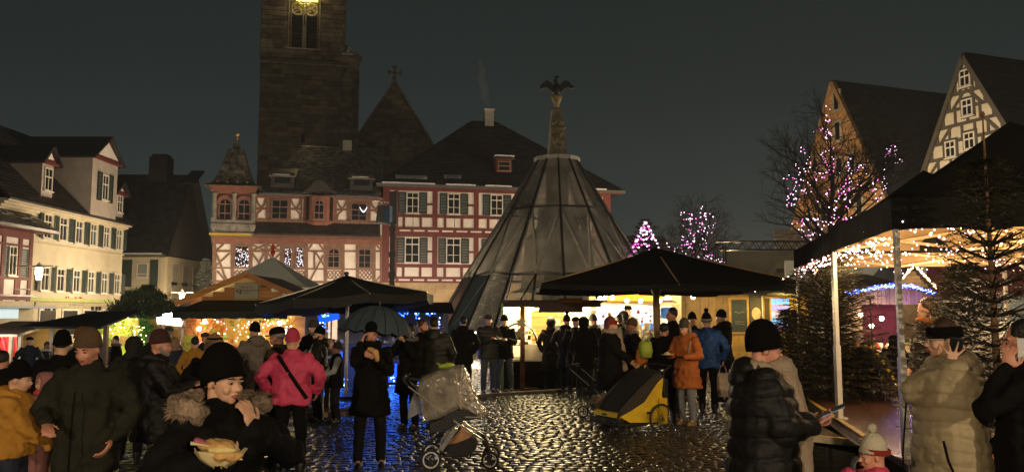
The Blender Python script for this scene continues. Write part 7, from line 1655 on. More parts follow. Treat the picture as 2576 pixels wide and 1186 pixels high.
pts = [pxz(*q) for q in ((610, 895), (640, 850), (740, 745), (850, 800), (830, 830), (700, 880))]; MB().prism(pts, -.15, .15).build('basket_lining', M('tan_lining', (.36, .18, .09), .7, .3, 5, .3), PC)
pts = [pxz(*q) for q in ((540, 930), (720, 760), (900, 850), (900, 930), (820, 1010), (640, 1010))]; MB().prism(pts, -.14, .14).build('basket', M('mesh_basket', (.014, .014, .013), .8, .2, 40, .3), PC)
cov = [(290, 300), (350, 235), (500, 165), (640, 125), (740, 118), (785, 150), (830, 250), (890, 400), (950, 520), (1010, 600), (960, 650), (915, 585), (820, 570), (730, 545), (640, 590), (520, 650), (380, 680), (345, 630), (310, 500), (285, 380)]
cv = [Vector((pxz(*q)[0], 0, pxz(*q)[1])) for q in cov]; ce = Vector((pxz(620, 400)[0], 0, pxz(620, 400)[1])); rr = []
for y, s_ in ((-.27, .02), (-.27, .45), (-.265, .72), (-.235, .90), (-.15, .98), (0, 1.0), (.15, .98), (.235, .90), (.265, .72), (.27, .02)): rr.append([ce + (q - ce) * s_ + Vector((0, y, 0)) for q in cv])
m = MB(); m.rings(rr); me0 = m.mesh('t', M('t', (.1, .1, .1)))
def rmod(o):
    s = o.modifiers.new('s', 'SUBSURF'); s.levels = 3; s.subdivision_type = 'SIMPLE'; s2 = o.modifiers.new('m', 'SMOOTH'); s2.iterations = 1
    for (ds, st) in ((.16, .016), (.05, .007)):
        t = bpy.data.textures.new('wr', 'CLOUDS'); t.noise_scale = ds; t.noise_depth = 2; t.noise_type = 'HARD_NOISE'; d = o.modifiers.new('d', 'DISPLACE'); d.texture = t; d.strength = st; d.mid_level = .3
me = eval_mesh(me0, rmod); me.materials.clear()
pl = bpy.data.materials.new('rain_cover'); pl.use_nodes = True; n = pl.node_tree; N = n.nodes; L = n.links; b_ = N['Principled BSDF']; b_.inputs['Base Color'].default_value = (.46, .40, .31, 1); b_.inputs['Roughness'].default_value = .16; b_.inputs['Specular IOR Level'].default_value = .9
mt_ = N.new('ShaderNodeTexNoise'); mt_.inputs['Scale'].default_value = 9; mt_.inputs['Detail'].default_value = 4; tcn = N.new('ShaderNodeTexCoord'); L.new(tcn.outputs['Object'], mt_.inputs[0]); rg = N.new('ShaderNodeMapRange'); rg.inputs[1].default_value = .35; rg.inputs[2].default_value = .65; rg.inputs[3].default_value = .30; rg.inputs[4].default_value = .66; L.new(mt_.outputs[0], rg.inputs[0]); L.new(rg.outputs[0], b_.inputs['Alpha'])
me.materials.append(pl); me.polygons.foreach_set('use_smooth', [True] * len(me.polygons)); link('rain_cover', me, PC)
a, b, c_ = pxz(690, 125), pxz(700, 300), pxz(740, 540); MB().tube([(a[0], -.262, a[1] - .08), (b[0], -.285, b[1]), (c_[0], -.265, c_[1])], .008, 5).build('cover_seam', M('pale_seam', (.45, .36, .22), .5), PC)
pts = [pxz(*q) for q in ((560, 560), (300, 440), (300, 330), (440, 240), (620, 160), (690, 200), (650, 500))]; MB().prism(pts, -.2, .2).build('hood', M('grey_hood', (.05, .045, .04), .8, .2, 9, .3), PC)
a = pxz(205, 655); pts = [pxz(*q) for q in ((205, 655), (215, 530), (270, 380), (300, 460), (330, 590))]; MB().prism(pts, -.05, .03).build('hanging_flap', M('grey_flap', (.20, .20, .22), .5, .2, 9, .3), PC)
tp_ = pxz(595, 130); ty_ = empty('toy', PC.location + Vector((tp_[0], -.05, tp_[1] - .03)), 0, 'small lime green toy bundle on top of the rain cover', 'toy'); m = MB(); cap(m, (-.07, 0, .03), (.06, 0, .045), .028, .032); m.ell((.02, -.01, .06), (.045, .03, .02), 8); cap(m, (-.08, 0, .05), (-.12, 0, .075), .012, .008); blob(m, 'bundle', M('lime', (.30, .40, .03), .4, .2), ty_, .008, 1)
# ================================================================== BIKE TRAILER
TRP = gnd(1655, 1078); BT = empty('bike_trailer', (TRP.x - .2, TRP.y - .1, 0), 0, 'yellow and black two-wheeled child bike trailer with dark front cover', 'bike trailer'); BT.rotation_euler = (0, 0, R(180 + 30)); BT.scale = (.95, .92, .93)
yel = M('trailer_yellow', (.62, .44, .015), .55, .12, 5, .15, 20); dkf = M('dark_mesh', (.022, .018, .014), .45, .2, 60, .2, spec=.6)
# local: +x forward, y across, z up
WH = .235; Lf = .78; wd_ = .33
for y in (-wd_ - .06, wd_ + .06): wheel(BT, (0, y, WH), WH, .030, rubber, silver, 20)
MB().tube([(0, -wd_ - .06, WH), (0, wd_ + .06, WH)], .012).build('axle', silver, BT)
side = [(-.16, .20), (.10, .17), (Lf * .75, .20), (Lf, .30), (Lf * .72, .38), (.30, .50), (.02, .80), (-.10, .88), (-.06, .60), (-.14, .40)]
up2 = [(Lf, .30), (Lf + .02, .36), (.52, .60), (.12, .90), (-.02, .96), (-.10, .90), (.02, .80), (.30, .50), (Lf * .72, .38)]
for y in (-wd_, wd_):
    s_ = 1 if y > 0 else -1; MB().prism(side, y - .012, y + .012).build('side_panel', yel, BT); MB().prism(up2, y - .009, y + .009).build('side_window', dkf, BT)
    MB().tube([(Lf + .03, y, .28), (Lf - .02, y, .40), (.42, y, .68), (.06, y, .93), (-.10, y, .97)], .021, 8).build('frame_tube', rubber, BT, smooth=True); MB().tube([(-.10, y, .97), (-.12, y, .60), (-.16, y, .25)], .018, 8).build('frame_tube', rubber, BT, smooth=True)
    MB().box((.22, y + s_ * .016, .33), (.07, .006, .035)).build('badge', blackm, BT); MB().bx(-.14, .02, y + s_ * .03 - .02, y + s_ * .03 + .02, .14, .55).build('mudguard', yel, BT)
top = [(Lf, .32), (.50, .60), (.12, .92), (-.02, .985), (-.14, .93)]; m = MB()
for a, b in zip(top, top[1:]):
    for k in range(4): y0, y1 = -wd_ + k * wd_ / 2, -wd_ + (k + 1) * wd_ / 2; bg = lambda y: .03 * (1 - (y / wd_) ** 2); m.add([(a[0], y0, a[1] + bg(y0)), (a[0], y1, a[1] + bg(y1)), (b[0], y1, b[1] + bg(y1)), (b[0], y0, b[1] + bg(y0))], [(0, 1, 2, 3)])
m.build('front_cover', dkf, BT, smooth=True)
MB().prism([(Lf - .02, .26), (Lf + .045, .28), (Lf + .03, .345), (Lf - .06, .37)], -wd_ + .01, wd_ - .01).build('front_panel', yel, BT); MB().bx(Lf - .05, Lf + .07, -wd_ - .05, wd_ + .05, .16, .255).build('bumper', blackm, BT); MB().bx(Lf + .046, Lf + .052, -.07, .05, .295, .325).build('badge', blackm, BT)
for y in (-wd_ * .8, -.02, wd_ * .85): MB().bx(Lf + .07, Lf + .085, y - .02, y + .02, .19, .245).build('reflector', chrome, BT)
MB().bx(-.16, Lf, -wd_, wd_, .14, .19).build('floor', blackm, BT); MB().bx(-.20, -.12, -wd_, wd_, .3, .85).build('back_panel', blackm, BT)
for y in (-.22, .22): wheel(BT, (Lf - .12, y, .085), .085, .035, rubber, blackm); MB().tube([(Lf - .12, y, .085), (Lf - .1, y, .18)], .014).build('fork', blackm, BT)
MB().tube([(-.10, -wd_, .97), (-.26, -wd_, 1.06), (-.28, 0, 1.07), (-.26, wd_, 1.06), (-.10, wd_, .97)], .015, 8).build('push_bar', rubber, BT, smooth=True); MB().box((-.08, wd_, .99), (.10, .05, .05)).build('hinge', blackm, BT); MB().box((-.06, wd_ + .028, .995), (.05, .004, .022)).build('label', whitepl, BT)
# black pushchair of the red-headband woman and tan-suited toddler behind the trailer
c = copy_tree(PC); c.location = G(1476, 142); c.rotation_euler = (0, 0, R(-30)); c['label'] = 'folded-hood black pushchair beside the red-headband woman'; c.scale = (.85,) * 3
for k in list(c.children):
    if k.name.split('.')[0] in ('rain_cover', 'cover_seam', 'hanging_flap', 'hood'): bpy.data.objects.remove(k)
# front row -------------------------------------------------------------------------------------------
HOLD = (( -.10, -.26, 1.18), (.10, -.26, 1.18))
FB = at(556, 1138, 3.36); fl_ = loc_of(566, 540, 40, 1.61, FB)
fw = stand(566, 866, 540, 40, 'woman in black with fur-trimmed hood and black beanie chewing, bread roll in hand', adj=.0, coat=BLK, hem=.62, wide=1.22, hat='big', hair=HDK, hood='fur', near=2, yaw=2, pitch=8, skinm=skin, hands=((fl_.x + .01, fl_.y + .11, fl_.z - .05), (.05, -.18, 1.385)), poses=(None, (.9, -.1, -.6)),
           handcfg={1: dict(d=(-.25, .12, .9), n=(-.1, 1, .2), curl=42, spread=2), 0: dict(d=(.5, -.6, .15), n=(0, 0, 1), curl=35)})
om = stand(237, 817, 350, -22, 'big man in a dark olive jacket and brown knit hat looking down, hands held low', coat=OLV, hem=.72, wide=1.12, hat='beanie', hatmat=KBR, near=1, yaw=-10, pitch=14, skinm=skinr, trousers=DGR, hands=((-.19, -.22, 1.10), None))
mb = stand(408, 824, 262, 78, 'bearded man in a maroon beanie, black parka and tan trousers facing right', coat=BLK2, hem=.66, wide=1.14, hat='beanie', hatmat=KMR, near=1, yaw=0, pitch=6, skinm=skinr, trousers=TAN, hands=((-.05, -.34, 1.2), (.1, -.36, 1.22)), hood='down', beard=HGR)
my = stand(58, 902, 335, 70, 'person in a mustard hooded jacket over blue at the left edge, reaching forward', coat=MUS, hem=.93, wide=1.12, hat='slouch', near=1, hair=HDK, hood='down', trousers=NAV, hands=((.0, -.40, .92), (.15, -.38, .92)), yaw=0, pitch=10, gloves=SCG)
ch = stand(128, 936, 265, -60, 'small child in a dusty pink hood with coral scarf beside the mustard jacket', coat=DPK, hem=.75, wide=1.05, hood='up', near=1, scarf='wrap', scarfmat=COR, trousers=DPK, yaw=-10, hands=((-.1, -.28, 1.05), (.1, -.28, 1.05)))
p = stand(20, 880, 240, 120, 'dark figure with bowed dark head in the lower left corner', coat=BLK, hair=HDK, near=0, wide=1.25, hem=.7)
p = stand(166, 828, 255, 165, 'black-clad person with a round black hat between the olive and mustard jackets', coat=BLK, hat='slouch', hatmat=KBL, hair=HDK, wide=1.25, hem=.6)
p = stand(212, 818, 205, 150, 'person in a rust-brown cap just behind the big olive man', coat=BLK, hat='beanie', hatmat=cl('rust_knit', (.16, .06, .02), .9), hem=.7)
p = stand(345, 846, 205, 160, 'person with a dark grey hood pulled up behind the maroon beanie', coat=DGR, hood='up', hem=.7, wide=1.1, puffy=1)
pink = stand(741, 822, 222, 168, 'woman in a raspberry pink jacket and pink bobble hat seen from behind', coat=PNK, hem=.86, wide=1.22, hat='beanie', hatmat=KPK, near=1, trousers=BLK, bag='strap', collar=1, hands=((-.30, -.08, 1.0), (.30, -.08, 1.0)), legsplay=.015)
man = stand(937, 806, 211, 6, 'smiling man in a long black coat and black beanie phoning, roll in his other hand', coat=BLK, hem=.635, wide=1.06, hat='beanie', near=1, yaw=-4, pitch=2, skinm=skinr, trousers=CHR, scarf='wrap', scarfmat=BLK, hands=((-.135, -.10, 1.50), (.03, -.27, 1.34)), poses=((-.4, -.3, -1), (.7, .1, -1)),
            handcfg={0: dict(d=(.25, .1, .95), n=(1, .2, 0), curl=38), 1: dict(d=(-.6, -.15, .3), n=(-.4, .8, .3), curl=45)}, legsplay=.02)
# right foreground
bw = stand(1908, 806, 400, 98, 'woman in a long black padded coat, black hat and pale scarf reading her phone', coat=BLK2, hem=.34, wide=1.40, hat='big', near=2, yaw=4, pitch=14, hair=HBR, hood='down', puffy=2, scarf='wide', scarfmat=SCF, hands=((-.06, -.27, 1.15), (.05, -.28, 1.13)),
           handcfg={0: dict(d=(.3, -.8, .25), n=(0, 0, 1), curl=30), 1: dict(d=(-.1, -.9, .25), n=(-.5, 0, .8), curl=28)})
cw = stand(2368, 802, 385, -74, 'woman in a beige padded coat with glasses and black headband holding a phone', coat=BEI, hem=.36, wide=1.40, hair=HBR, hat='band', hatmat=KBL, near=2, yaw=4, pitch=4, hood='down', puffy=1, glasses=True, skinm=skin, collar=1, hands=(None, (.145, -.01, 1.44)), poses=(None, (.6, -.3, -1)),
           handcfg={1: dict(d=(.0, .12, .95), n=(-1, .1, 0), curl=12, spread=13)})
ew = stand(2562, 806, 420, -80, 'dark-haired woman in black at the right edge holding a pale phone to her face', coat=BLK, hem=.5, wide=1.1, hair=HDK, hairlen=.16, near=2, yaw=6, pitch=2, skinm=skinr, hands=(None, (.11, -.10, 1.47)), poses=(None, (.3, -.5, -1)), handcfg={1: dict(d=(-.1, .12, .95), n=(-1, .3, 0), curl=34)})
kid = stand(2182, 1082, 470, -66, 'small child in a raspberry jacket and cream and red bobble hat, mitten at mouth', coat=PNK, hem=.72, wide=1.15, hat='pom', hatmat=KCR, near=2, yaw=-5, pitch=8, gloves=SCG, hands=((-.07, -.16, 1.47), (.15, -.2, 1.05)), poses=((-1, -.3, -.9), None), handcfg={0: dict(d=(.2, .1, .9), n=(0, 1, 0), curl=50)})
# middle distance
mid = [
 (300, 843, 118, -70, 'man with a grey scarf before the green-lit bush', dict(coat=BLK, hair=HDK, scarf='wrap', scarfmat=SCG)),
 (85, 846, 120, 170, 'grey-bearded man in a dark flat cap and navy coat left of the red cloth', dict(coat=NAV, hat='cap', beard=HGR, near=0, hem=.7)),
 (126, 857, 112, -120, 'woman with a grey beret and long white scarf by the left stalls', dict(coat=DGR, hat='slouch', hatmat=KGR, scarf='hang', scarfmat=cl('white_knit', (.6, .58, .5), .9), hair=HBL, hairlen=.15)),
 (8, 872, 125, 60, 'woman in a dusty pink hat at the far left edge', dict(coat=DPK, hat='slouch', hatmat=cl('rose_knit', (.4, .12, .15), .9), hair=HGR, hairlen=.1)),
 (430, 822, 135, -150, 'person in a grey tweed cap behind the maroon beanie man', dict(coat=DGR, hat='cap', hatmat=KGR, hair=HGR)),
 (446, 846, 150, 170, 'person with a flowered scarf beside the wooden hut', dict(coat=NAV, hair=HBL, hairlen=.12, scarf='wrap', scarfmat=FLW)),
 (385, 838, 130, 30, 'pale-haired person by the bright white lamps', dict(coat=DGR, hair=HGR)),
 (497, 846, 150, 175, 'dark-haired woman in a mustard coat before the wooden hut', dict(coat=MUS, hair=HDK, hem=.6, wide=.95)),
 (521, 836, 135, 175, 'person in a tweed cap close to the hut counter', dict(coat=DGR, hat='cap', hatmat=KGR)),
 (546, 838, 235, 172, 'woman with loose light brown hair and a black headband in front of the hut', dict(coat=BLK, hair=HBL, hairlen=.22, hat='band', wide=1.15, near=1)),
 (645, 808, 158, -155, 'tall person in a long grey hooded coat and black cap at the hut counter', dict(coat=cl('stone_grey', (.15, .125, .10), .8), hem=.62, hat='slouch', hatmat=KBL, hood='down', wide=1.22)),
 (706, 822, 205, -120, 'older man in a flat black cap with glasses next to the pink jacket', dict(coat=cl('brown_wool', (.08, .045, .025), .9), hat='cap', hair=HGR, near=1, wide=1.05, glasses=True, pitch=12)),
 (790, 802, 140, -40, 'man with a grey beanie standing behind the bar table', dict(coat=BLK, hat='beanie', hatmat=KGR, beard=HGR, wide=1.1)),
 (806, 818, 150, -75, 'man in a black beanie and olive jacket leaning at the bar table', dict(coat=OLP, hat='beanie', hood='down', near=1, glasses=True, beard=HDK, hands=((-.1, -.3, 1.05), (.1, -.3, 1.05)), wide=1.1)),
 (851, 857, 152, -80, 'person in a grey beret and black jacket with pale edging at the bar table', dict(coat=BLK, hat='slouch', hatmat=KGR, sleevemat=cl('pale_sleeve', (.1, .1, .1), .8), near=0, hands=((-.1, -.3, 1.05), (.1, -.3, 1.05)))),
 (832, 850, 140, 60, 'person with light hair bent over the bar table', dict(coat=GRY, hair=HGR)),
 (1034, 814, 160, -35, 'curly-haired woman with a grey shawl eating beneath the umbrella rim', dict(coat=BLK, hair=HDK, hem=.6, scarf='wrap', scarfmat=SCG, near=1, wide=1.12, hands=((-.05, -.24, 1.46), (.07, -.24, 1.44)), pitch=10)),
 (1064, 802, 150, 20, 'pale-faced man looking out from behind the padded olive coat', dict(coat=BLK, hair=HBR, beard=HBR)),
 (1094, 798, 150, 165, 'man in a long padded olive-black coat seen from behind by the blue lights', dict(coat=OLP, hem=.5, hair=HDK, hood='down', puffy=1, wide=1.12)),
 (1166, 796, 116, 175, 'person in black with a blue-lit edge in front of the cone', dict(coat=BLK, hair=HDK, hem=.72, hood='down', wide=1.1)),
 (1229, 792, 112, 15, 'man in a grey cap and padded jacket eating in front of the cone', dict(coat=OLP, hat='cap', hatmat=KGR, puffy=1, hands=((-.05, -.3, 1.22), (.08, -.3, 1.24)), trousers=JNS, wide=1.1)),
 (1269, 789, 111, 5, 'man in a black beanie, black jacket and jeans by the food counter', dict(coat=BLK, hat='beanie', trousers=JNS, hands=((-.1, -.28, 1.2), (.05, -.3, 1.22)), legsplay=.02)),
 (1386, 798, 107, 170, 'woman in a long black hooded coat with a crossbody strap at the food counter', dict(coat=BLK, hem=.5, hood='up', bag='strap', wide=1.05)),
 (1400, 795, 100, 150, 'fair-haired person just right of the long hooded coat', dict(coat=DGR, hair=HBL, hairlen=.15)),
 (1424, 790, 110, 160, 'first dark-coated person in the queue, black bobble hat', dict(coat=BLK, hem=.55, hat='pom', hood='down')),
 (1447, 797, 112, 175, 'second dark-coated person in the queue with a peaked cap', dict(coat=BLK, hem=.6, hat='cap')),
 (1468, 797, 118, 170, 'third person in the queue, broad black parka with the hood up', dict(coat=BLK, hem=.66, hood='up', wide=1.15)),
 (1489, 789, 108, 40, 'person in a fluffy grey hat in the queue by the food counter', dict(coat=BLK, hat='slouch', hatmat=KGR, scarf='wrap', scarfmat=SCG)),
 (1533, 795, 150, 72, 'auburn-haired woman with a red headband and hanging sand-coloured scarf', dict(coat=BLK, hem=.55, hair=HRD, hairlen=.12, hat='band', hatmat=KRD, scarf='hang', near=1, pitch=10, wide=1.25, hands=((-.02, -.35, 1.0), (.12, -.35, 1.0)))),
 (1586, 797, 140, -70, 'person in a brown beanie and thick sand scarf facing left by the bike trailer', dict(coat=BLK, hat='beanie', hatmat=KBR, scarf='wrap', scarfmat=SCF, near=1, wide=1.25, puffy=1, hem=.6)),
 (1556, 790, 105, 120, 'long dark-haired person between the red headband and the drinks stall', dict(coat=BLK, hair=HDK, hairlen=.1)),
 (1568, 782, 100, 140, 'person with a grey hood near the drinks stall counter', dict(coat=DGR, hood='up')),
 (1648, 812, 95, 175, 'person in pale padded grey at the drinks stall counter', dict(coat=cl('pale_grey', (.16, .16, .13), .8), hair=HGR, puffy=1)),
 (1628, 830, 95, 60, 'small fair-haired child at the drinks stall', dict(coat=GRY, hair=HBL)),
 (1688, 774, 133, -60, 'tall man with cropped dark hair and a dark jacket beyond the orange coat', dict(coat=BLK, hair=HDK, skinm=skinr, near=1, wide=1.1)),
 (1668, 812, 148, 170, 'black padded figure seen from behind next to the orange coat', dict(coat=BLK, hem=.55, hair=HDK, puffy=1, wide=1.2)),
 (1722, 798, 154, -35, 'woman in a rust orange coat with grey beanie holding a paper plate', dict(coat=ORG, hem=.62, hat='slouch', hatmat=KGR, hair=HBL, hairlen=.16, near=1, pitch=16, trousers=JNL, shoes=SHT, wide=1.08, gloves=DGR, hood='down', hands=((-.08, -.30, 1.16), (.14, -.26, 1.14)), handcfg={0: dict(d=(.2, -.9, .05), n=(0, 0, 1), curl=15), 1: dict(d=(-.6, -.6, .05), n=(0, 0, 1), curl=18)})),
 (1640, 893, 140, 10, 'toddler in a tan snowsuit and pale hat behind the bike trailer', dict(coat=cl('tan_suit', (.40, .26, .12), .8), hat='slouch', hatmat=KCR, trousers=TAN, near=1, wide=1.25)),
 (1738, 784, 122, -20, 'person with a black hat between the orange and the blue coat', dict(coat=BLK, hat='slouch', skinm=skinr)),
 (1775, 785, 138, 172, 'man in a royal blue jacket and striped bobble hat seen from behind', dict(coat=BLU, hem=.80, hat='pom', near=1, trousers=BLK, wide=1.12, hands=((-.28, -.05, .95), (.30, -.05, .90)))),
 (1812, 776, 124, -130, 'man in a black beanie and black hooded coat right of the blue jacket', dict(coat=BLK, hem=.66, hat='beanie', hood='down', wide=1.05)),
 (1578, 768, 92, 10, 'stallholder in a dark cap inside the drinks stall', dict(coat=cl('olive_beige', (.25, .2, .12), .8), hat='cap', hair=HDK)),
 (2150, 838, 165, 150, 'grey-haired man in black behind the fir on the stage side', dict(coat=BLK, hair=HGR, wide=1.1)),
 (2186, 848, 160, 160, 'blond person with a striped strap beyond the stage', dict(coat=DGR, hair=HBL, wide=1.05)),
 (2240, 842, 140, 175, 'black-hooded person before the blue-lit hut', dict(coat=BLK, hood='up')),
 (2330, 748, 200, -60, 'tall brown-haired person with an orange scarf behind the beige coat', dict(coat=cl('dark_brown', (.022, .016, .012), .8), hair=HBR, hairlen=.12, scarf='wrap', scarfmat=cl('orange_knit', (.4, .13, .02), .9), wide=1.1, near=0)),
]
F = {}
for q in mid:
    u, vt, s, fc, lab, kw = q; F[u] = stand(u, vt, s, fc, lab, **kw)
# striped band on the bobble hat of the blue jacket, cream-red band for the child
def band(o, z0, z1, mat, rx=.098, ry=.114, tilt=10, nm='hat_band'):
    T = Matrix.Rotation(R(-tilt), 3, 'X'); c = Vector((0, .012, 1.66)); rr = [[c + T @ Vector((rx * math.cos(2 * PI * j / 20), ry * math.sin(2 * PI * j / 20), z - 1.66)) for j in range(20)] for z in (z0, z1)]
    return MB().rings(rr, False).build(nm, mat, o, smooth=True)
band(F[1775], 1.655, 1.668, KCR); band(F[1775], 1.675, 1.688, KCR)
T_ = Matrix.Rotation(R(-5), 3, 'Z') @ Matrix.Rotation(R(8), 3, 'X')
rr = [[Vector((0, .015, 1.50)) + T_ @ (Vector((0, .012, .16)) + Matrix.Rotation(R(-10), 3, 'X') @ Vector((.099 * math.cos(2 * PI * j / 20), .115 * math.sin(2 * PI * j / 20), z - 1.66))) for j in range(20)] for z in (1.628, 1.672)]
MB().rings(rr, False).build('hat_band', KRD, kid, smooth=True)
# ---- things people hold
def held(par, name, lab, cat, x, y, z, rz=0):
    """a carried thing placed at body-local coordinates of its holder"""
    k = par['sc']; rot = Matrix.Rotation(par.rotation_euler.z, 3, 'Z'); p = Vector(par.location) + rot @ (Vector((x, y, z)) * k); return empty(name, p, par.rotation_euler.z + rz, lab, cat)
def phone(par, x, y, z, rot, lab, lit=None, size=(.075, .010, .155)):
    o = held(par, 'phone', lab, 'phone', x, y, z); o.rotation_euler = (rot[0], rot[1], par.rotation_euler.z + rot[2])
    MB().box((0, 0, 0), size).build('case', blackm if not lit == 'pale' else whitepl, o)
    lit == 'pale' or MB().box((0, -.0062, 0), (size[0] - .008, .002, size[2] - .012)).build('screen', EM('phone_screen', (.28, .42, .6), .9) if lit == 'lit' else glassd, o); return o
phone(man, -.088, -.045, 1.60, (R(10), 0, R(70)), 'dark phone at the ear of the man under the umbrella')
phone(bw, .0, -.42, 1.235, (R(66), 0, R(0)), 'lit phone held out by the woman in the black padded coat', 'lit')
phone(cw, .098, .03, 1.56, (R(8), R(10), R(80)), 'black phone under the fingers of the beige-coated woman')
phone(ew, .092, -.005, 1.575, (R(14), R(0), R(80)), 'pale phone against the cheek of the woman at the right edge', 'pale')
bread = M('bread', (.52, .30, .10), .7, .35, 12, .4, 30); breadl = M('bread_crumb', (.62, .50, .20), .7, .2, 12, .4, 30); meat = M('sausage', (.22, .06, .03), .4, .3, 12, .3); paperm = M('paper_napkin', (.62, .50, .26), .8, .1, 8, .6, 10)
o = held(fw, 'bread_roll', 'large filled bread roll in a yellowish napkin held by the fur-hooded woman', 'food', 0, 0, 1); o.location = FB; o.rotation_euler = (0, 0, 0); o.scale = (.85,) * 3
m = MB(); m.ell((-.02, 0, .035), (.095, .06, .032), 12); m.ell((.03, -.01, -.01), (.085, .055, .03), 12); blob(m, 'roll', bread, o, .008, 1, .02, .03)
m = MB(); rnd = random.Random(4)
for k in range(5):
    a = k * 1.2; pts = [Vector((.13 * math.cos(a + q * .5) * (1 if q else .2), .04 * math.sin(a * 2) - .02, -.06 + .11 * rnd.random() + .02 * q)) for q in range(3)]; m.add([pts[0], pts[1], pts[2]], [(0, 1, 2)])
m.rings([[Vector((r_ * math.cos(2 * PI * q / 16) * 1.25, .5 * r_ * math.sin(2 * PI * q / 16), z + .016 * math.sin(q * 2.6) + .01 * math.cos(q * 4.1))) for q in range(16)] for r_, z in ((.03, -.06), (.06, -.045), (.085, -.02), (.105, .012))], False); m.build('napkin', paperm, o, smooth=True)
m = MB(); cap(m, (-.11, -.02, .06), (-.07, -.02, .045), .018, .016); m.build('sausage', M('radish', (.35, .08, .12), .4, .1, 9), o, smooth=True)
m = MB(); m.ell((.02, -.045, .02), (.075, .02, .018), 10); m.build('lettuce', breadl, o, smooth=True)
o = held(man, 'bread_roll', 'crusty roll in the raised hand of the man in the long black coat', 'food', .0, -.315, 1.40); m = MB(); cap(m, (-.05, 0, .05), (.02, 0, .02), .028, .033); cap(m, (.02, 0, .02), (.04, 0, -.07), .033, .026); blob(m, 'roll', bread, o, .009, 1, .015, .03)
o = held(F[1722], 'paper_plate', 'white paper plate with cake held by the woman in the orange coat', 'plate', -.06, -.45, 1.175); MB().lathe([(.05, -.004), (.105, .008), (.11, .012), (.05, .002)], 16).build('plate', whitepl, o, smooth=True); MB().prism([(-.05, .004), (.05, .004), (.03, .03), (.0, .05), (-.03, .03)], -.035, .035).build('cake', M('cream_cake', (.6, .5, .3), .7, .2, 20, .3), o)
def carrier(par, x, z, mat, lab, h=.34, w=.26):
    o = held(par, 'carrier_bag', lab, 'bag', x, -.02, z); m = MB(); rr = []
    for (q, zz, b) in ((.42, 0, .5), (.5, -.06, .8), (.52, -h * .6, 1), (.46, -h, .9)): rr.append([Vector((w * q * math.copysign(abs(math.cos(a)) ** .6, math.cos(a)), .07 * b * math.sin(a) + .01 * math.sin(zz * 40 + a * 3), zz)) for a in [2 * PI * j / 14 for j in range(14)]])
    m.rings(rr); m.build('pouch', mat, o, smooth=True); MB().tube([(-.07, 0, -.01), (-.04, 0, .10), (0, 0, .16), (.04, 0, .10), (.07, 0, -.01)], .008, 5).build('handle', mat, o); return o
carrier(F[1775], -.26, .72, M('linen_bag', (.45, .36, .26), .8, .15, 6, .5, 12), 'pale shopping bag hanging from the hand of the man in blue', .42, .27)
cb1 = carrier(F[1586], -.28, .98, M('green_bag', (.30, .42, .04), .5, .15, 6, .5, 12), 'bright yellow-green bag behind the bike trailer', .26, .22); cb2 = carrier(F[1586], -.30, .78, M('orange_bag', (.60, .18, .02), .5, .15, 6, .5, 12), 'orange bag hanging below the green one behind the trailer', .24, .2)
cb1.location = at(1624, 858, 13.2); cb2.location = at(1614, 880, 13.3); cb1.rotation_euler = cb2.rotation_euler = (0, 0, .3)
MB().tube([(.30, -.06, .80), (.305, -.10, .90), (.295, -.12, 1.02)], .008, 5).build('pocket_slit', BLK, cw)
MB().tube([(.02, -.29, .5), (.02, -.285, .9), (.01, -.24, 1.3)], .006, 5).build('zip', BLK, cw)
MB().tube([(0, -.265, .74), (0, -.25, 1.1), (0, -.22, 1.32)], .005, 5).build('zip', BLK, om)
o = held(F[1722], 'backpack', 'small rucksack on the back of the woman in the orange coat', 'backpack', .02, .22, 1.2); m = MB(); m.ell((0, 0, 0), (.13, .075, .19), 12); blob(m, 'pack', cl('taupe', (.17, .10, .05), .8), o, .018, 1); MB().tube([(.10, -.05, .15), (.12, -.16, .24), (.13, -.30, .18), (.12, -.35, 0)], .014, 6).build('strap', SCF, o)
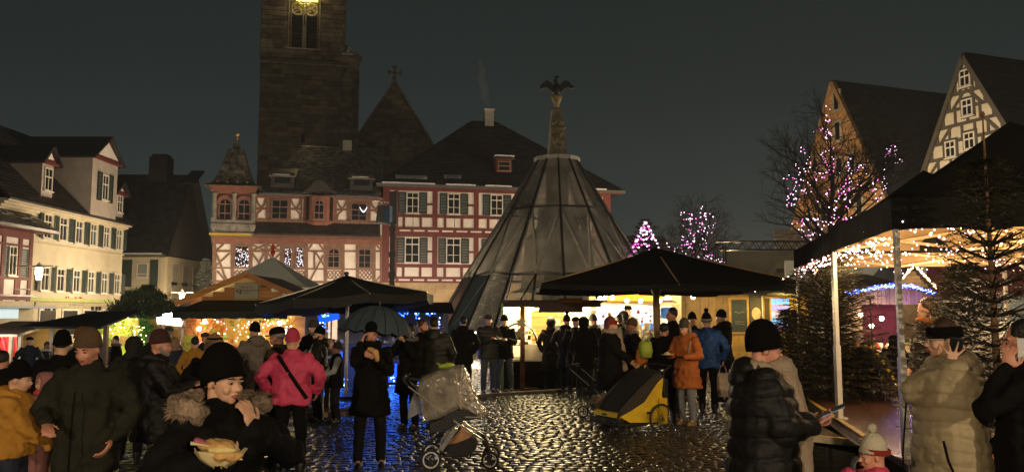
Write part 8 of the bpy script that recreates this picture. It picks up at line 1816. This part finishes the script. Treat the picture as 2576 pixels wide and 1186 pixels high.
# umbrella above the curly-haired woman, open towards the viewer's side
UP = at(956, 785, 9.95); uz = at(956, 768, 9.95).z
um = empty('umbrella', (UP.x, 9.95, 0), 0, 'large open umbrella with dark rim and grey-blue panels behind the phoning man', 'umbrella')
tilt = Matrix.Rotation(R(-4), 3, 'X') @ Matrix.Rotation(R(6), 3, 'Y'); C0 = Vector((0, 0, uz)); NP = 16; Rr = .47
umt = M('umbrella_cloth', (.055, .075, .09), .36, .2, 3, .2, 20, spec=.7); umd = M('umbrella_rim', (.02, .025, .03), .4, .2, 3, .2, 20)
def up_(a, t, in_=0): r_ = Rr * math.sin(t * 1.25) / math.sin(1.25); return C0 + tilt @ Vector((r_ * math.cos(a), r_ * math.sin(a), -.36 * (1 - math.cos(t * 1.35)) / (1 - math.cos(1.35)) - in_))
for k in range(NP):
    a0, a1 = 2 * PI * k / NP, 2 * PI * (k + 1) / NP; am = (a0 + a1) / 2; vs = []; T = [0, .2, .4, .6, .8, 1.0]
    for t in T: 
        for a, d_ in ((a0, 0), (a0 * .75 + a1 * .25, .015), (am, .02), (a0 * .25 + a1 * .75, .015), (a1, 0)): p_ = up_(a, t, d_ * t); vs.append(p_ + (Vector((0, 0, .05 * (1 - abs(a - am) / (am - a0)))) if t == 1.0 else Vector()))
    fs = [(i * 5 + j, i * 5 + j + 1, i * 5 + 5 + j + 1, i * 5 + 5 + j) for i in range(5) for j in range(4)]
    m = MB(); m.add(vs, fs); m.build('umbrella_panel', umt if k % 1 == 0 else umd, um, smooth=True)
    MB().tube([up_(a0, t, .004) for t in T], .006, 5).build('rib', blackm, um)
MB().tube([up_(0, 0) + Vector((0, 0, .06)), up_(0, 0), C0 + tilt @ Vector((0, 0, -.75))], [.006, .008, .008], 6).build('shaft', blackm, um)
# ================================================================== NIGHT MIST
hm = bpy.data.materials.new('haze_air'); hm.use_nodes = True; n = hm.node_tree; n.nodes.remove(n.nodes['Principled BSDF']); pv = n.nodes.new('ShaderNodeVolumePrincipled'); pv.inputs['Color'].default_value = (.9, .92, .95, 1); pv.inputs['Density'].default_value = .0006; pv.inputs['Anisotropy'].default_value = .3
n.links.new(pv.outputs[0], n.nodes['Material Output'].inputs['Volume'])
hz = MB().bx(-165, 165, -45, 262, -1.2, 50).build('haze', hm); tag(hz, kind='stuff')
SC.cycles.volume_bounces = 0
# faint smoke above the red wing's chimney
cw_ = at(1221, 288, 60); sm = bpy.data.materials.new('smoke_air'); sm.use_nodes = True; n = sm.node_tree; n.nodes.remove(n.nodes['Principled BSDF']); pv = n.nodes.new('ShaderNodeVolumePrincipled'); pv.inputs['Color'].default_value = (.95, .95, .95, 1); pv.inputs['Density'].default_value = .16
n.links.new(pv.outputs[0], n.nodes['Material Output'].inputs['Volume'])
c0 = RW.matrix_world if False else Matrix.Translation(RW.location) @ Matrix.Rotation(RW.rotation_euler.z, 4, 'Z'); b0 = c0 @ Vector(((r0.x + .95 + r1.x - .25) / 2, yr, r0.z + .8))
pts = [b0 + Vector(q) for q in ((0, 0, 0), (-.05, 0, .5), (-.28, 0, 1.1), (-.30, .1, 1.8), (-.55, .1, 2.6), (-.5, 0, 3.4), (-.75, 0, 4.2))]
o = MB().tube(pts, [.16, .24, .34, .36, .34, .28, .12], 10).build('smoke', sm, smooth=True); tag(o, 'faint plume of smoke rising from the pale chimney', 'smoke', kind='stuff')
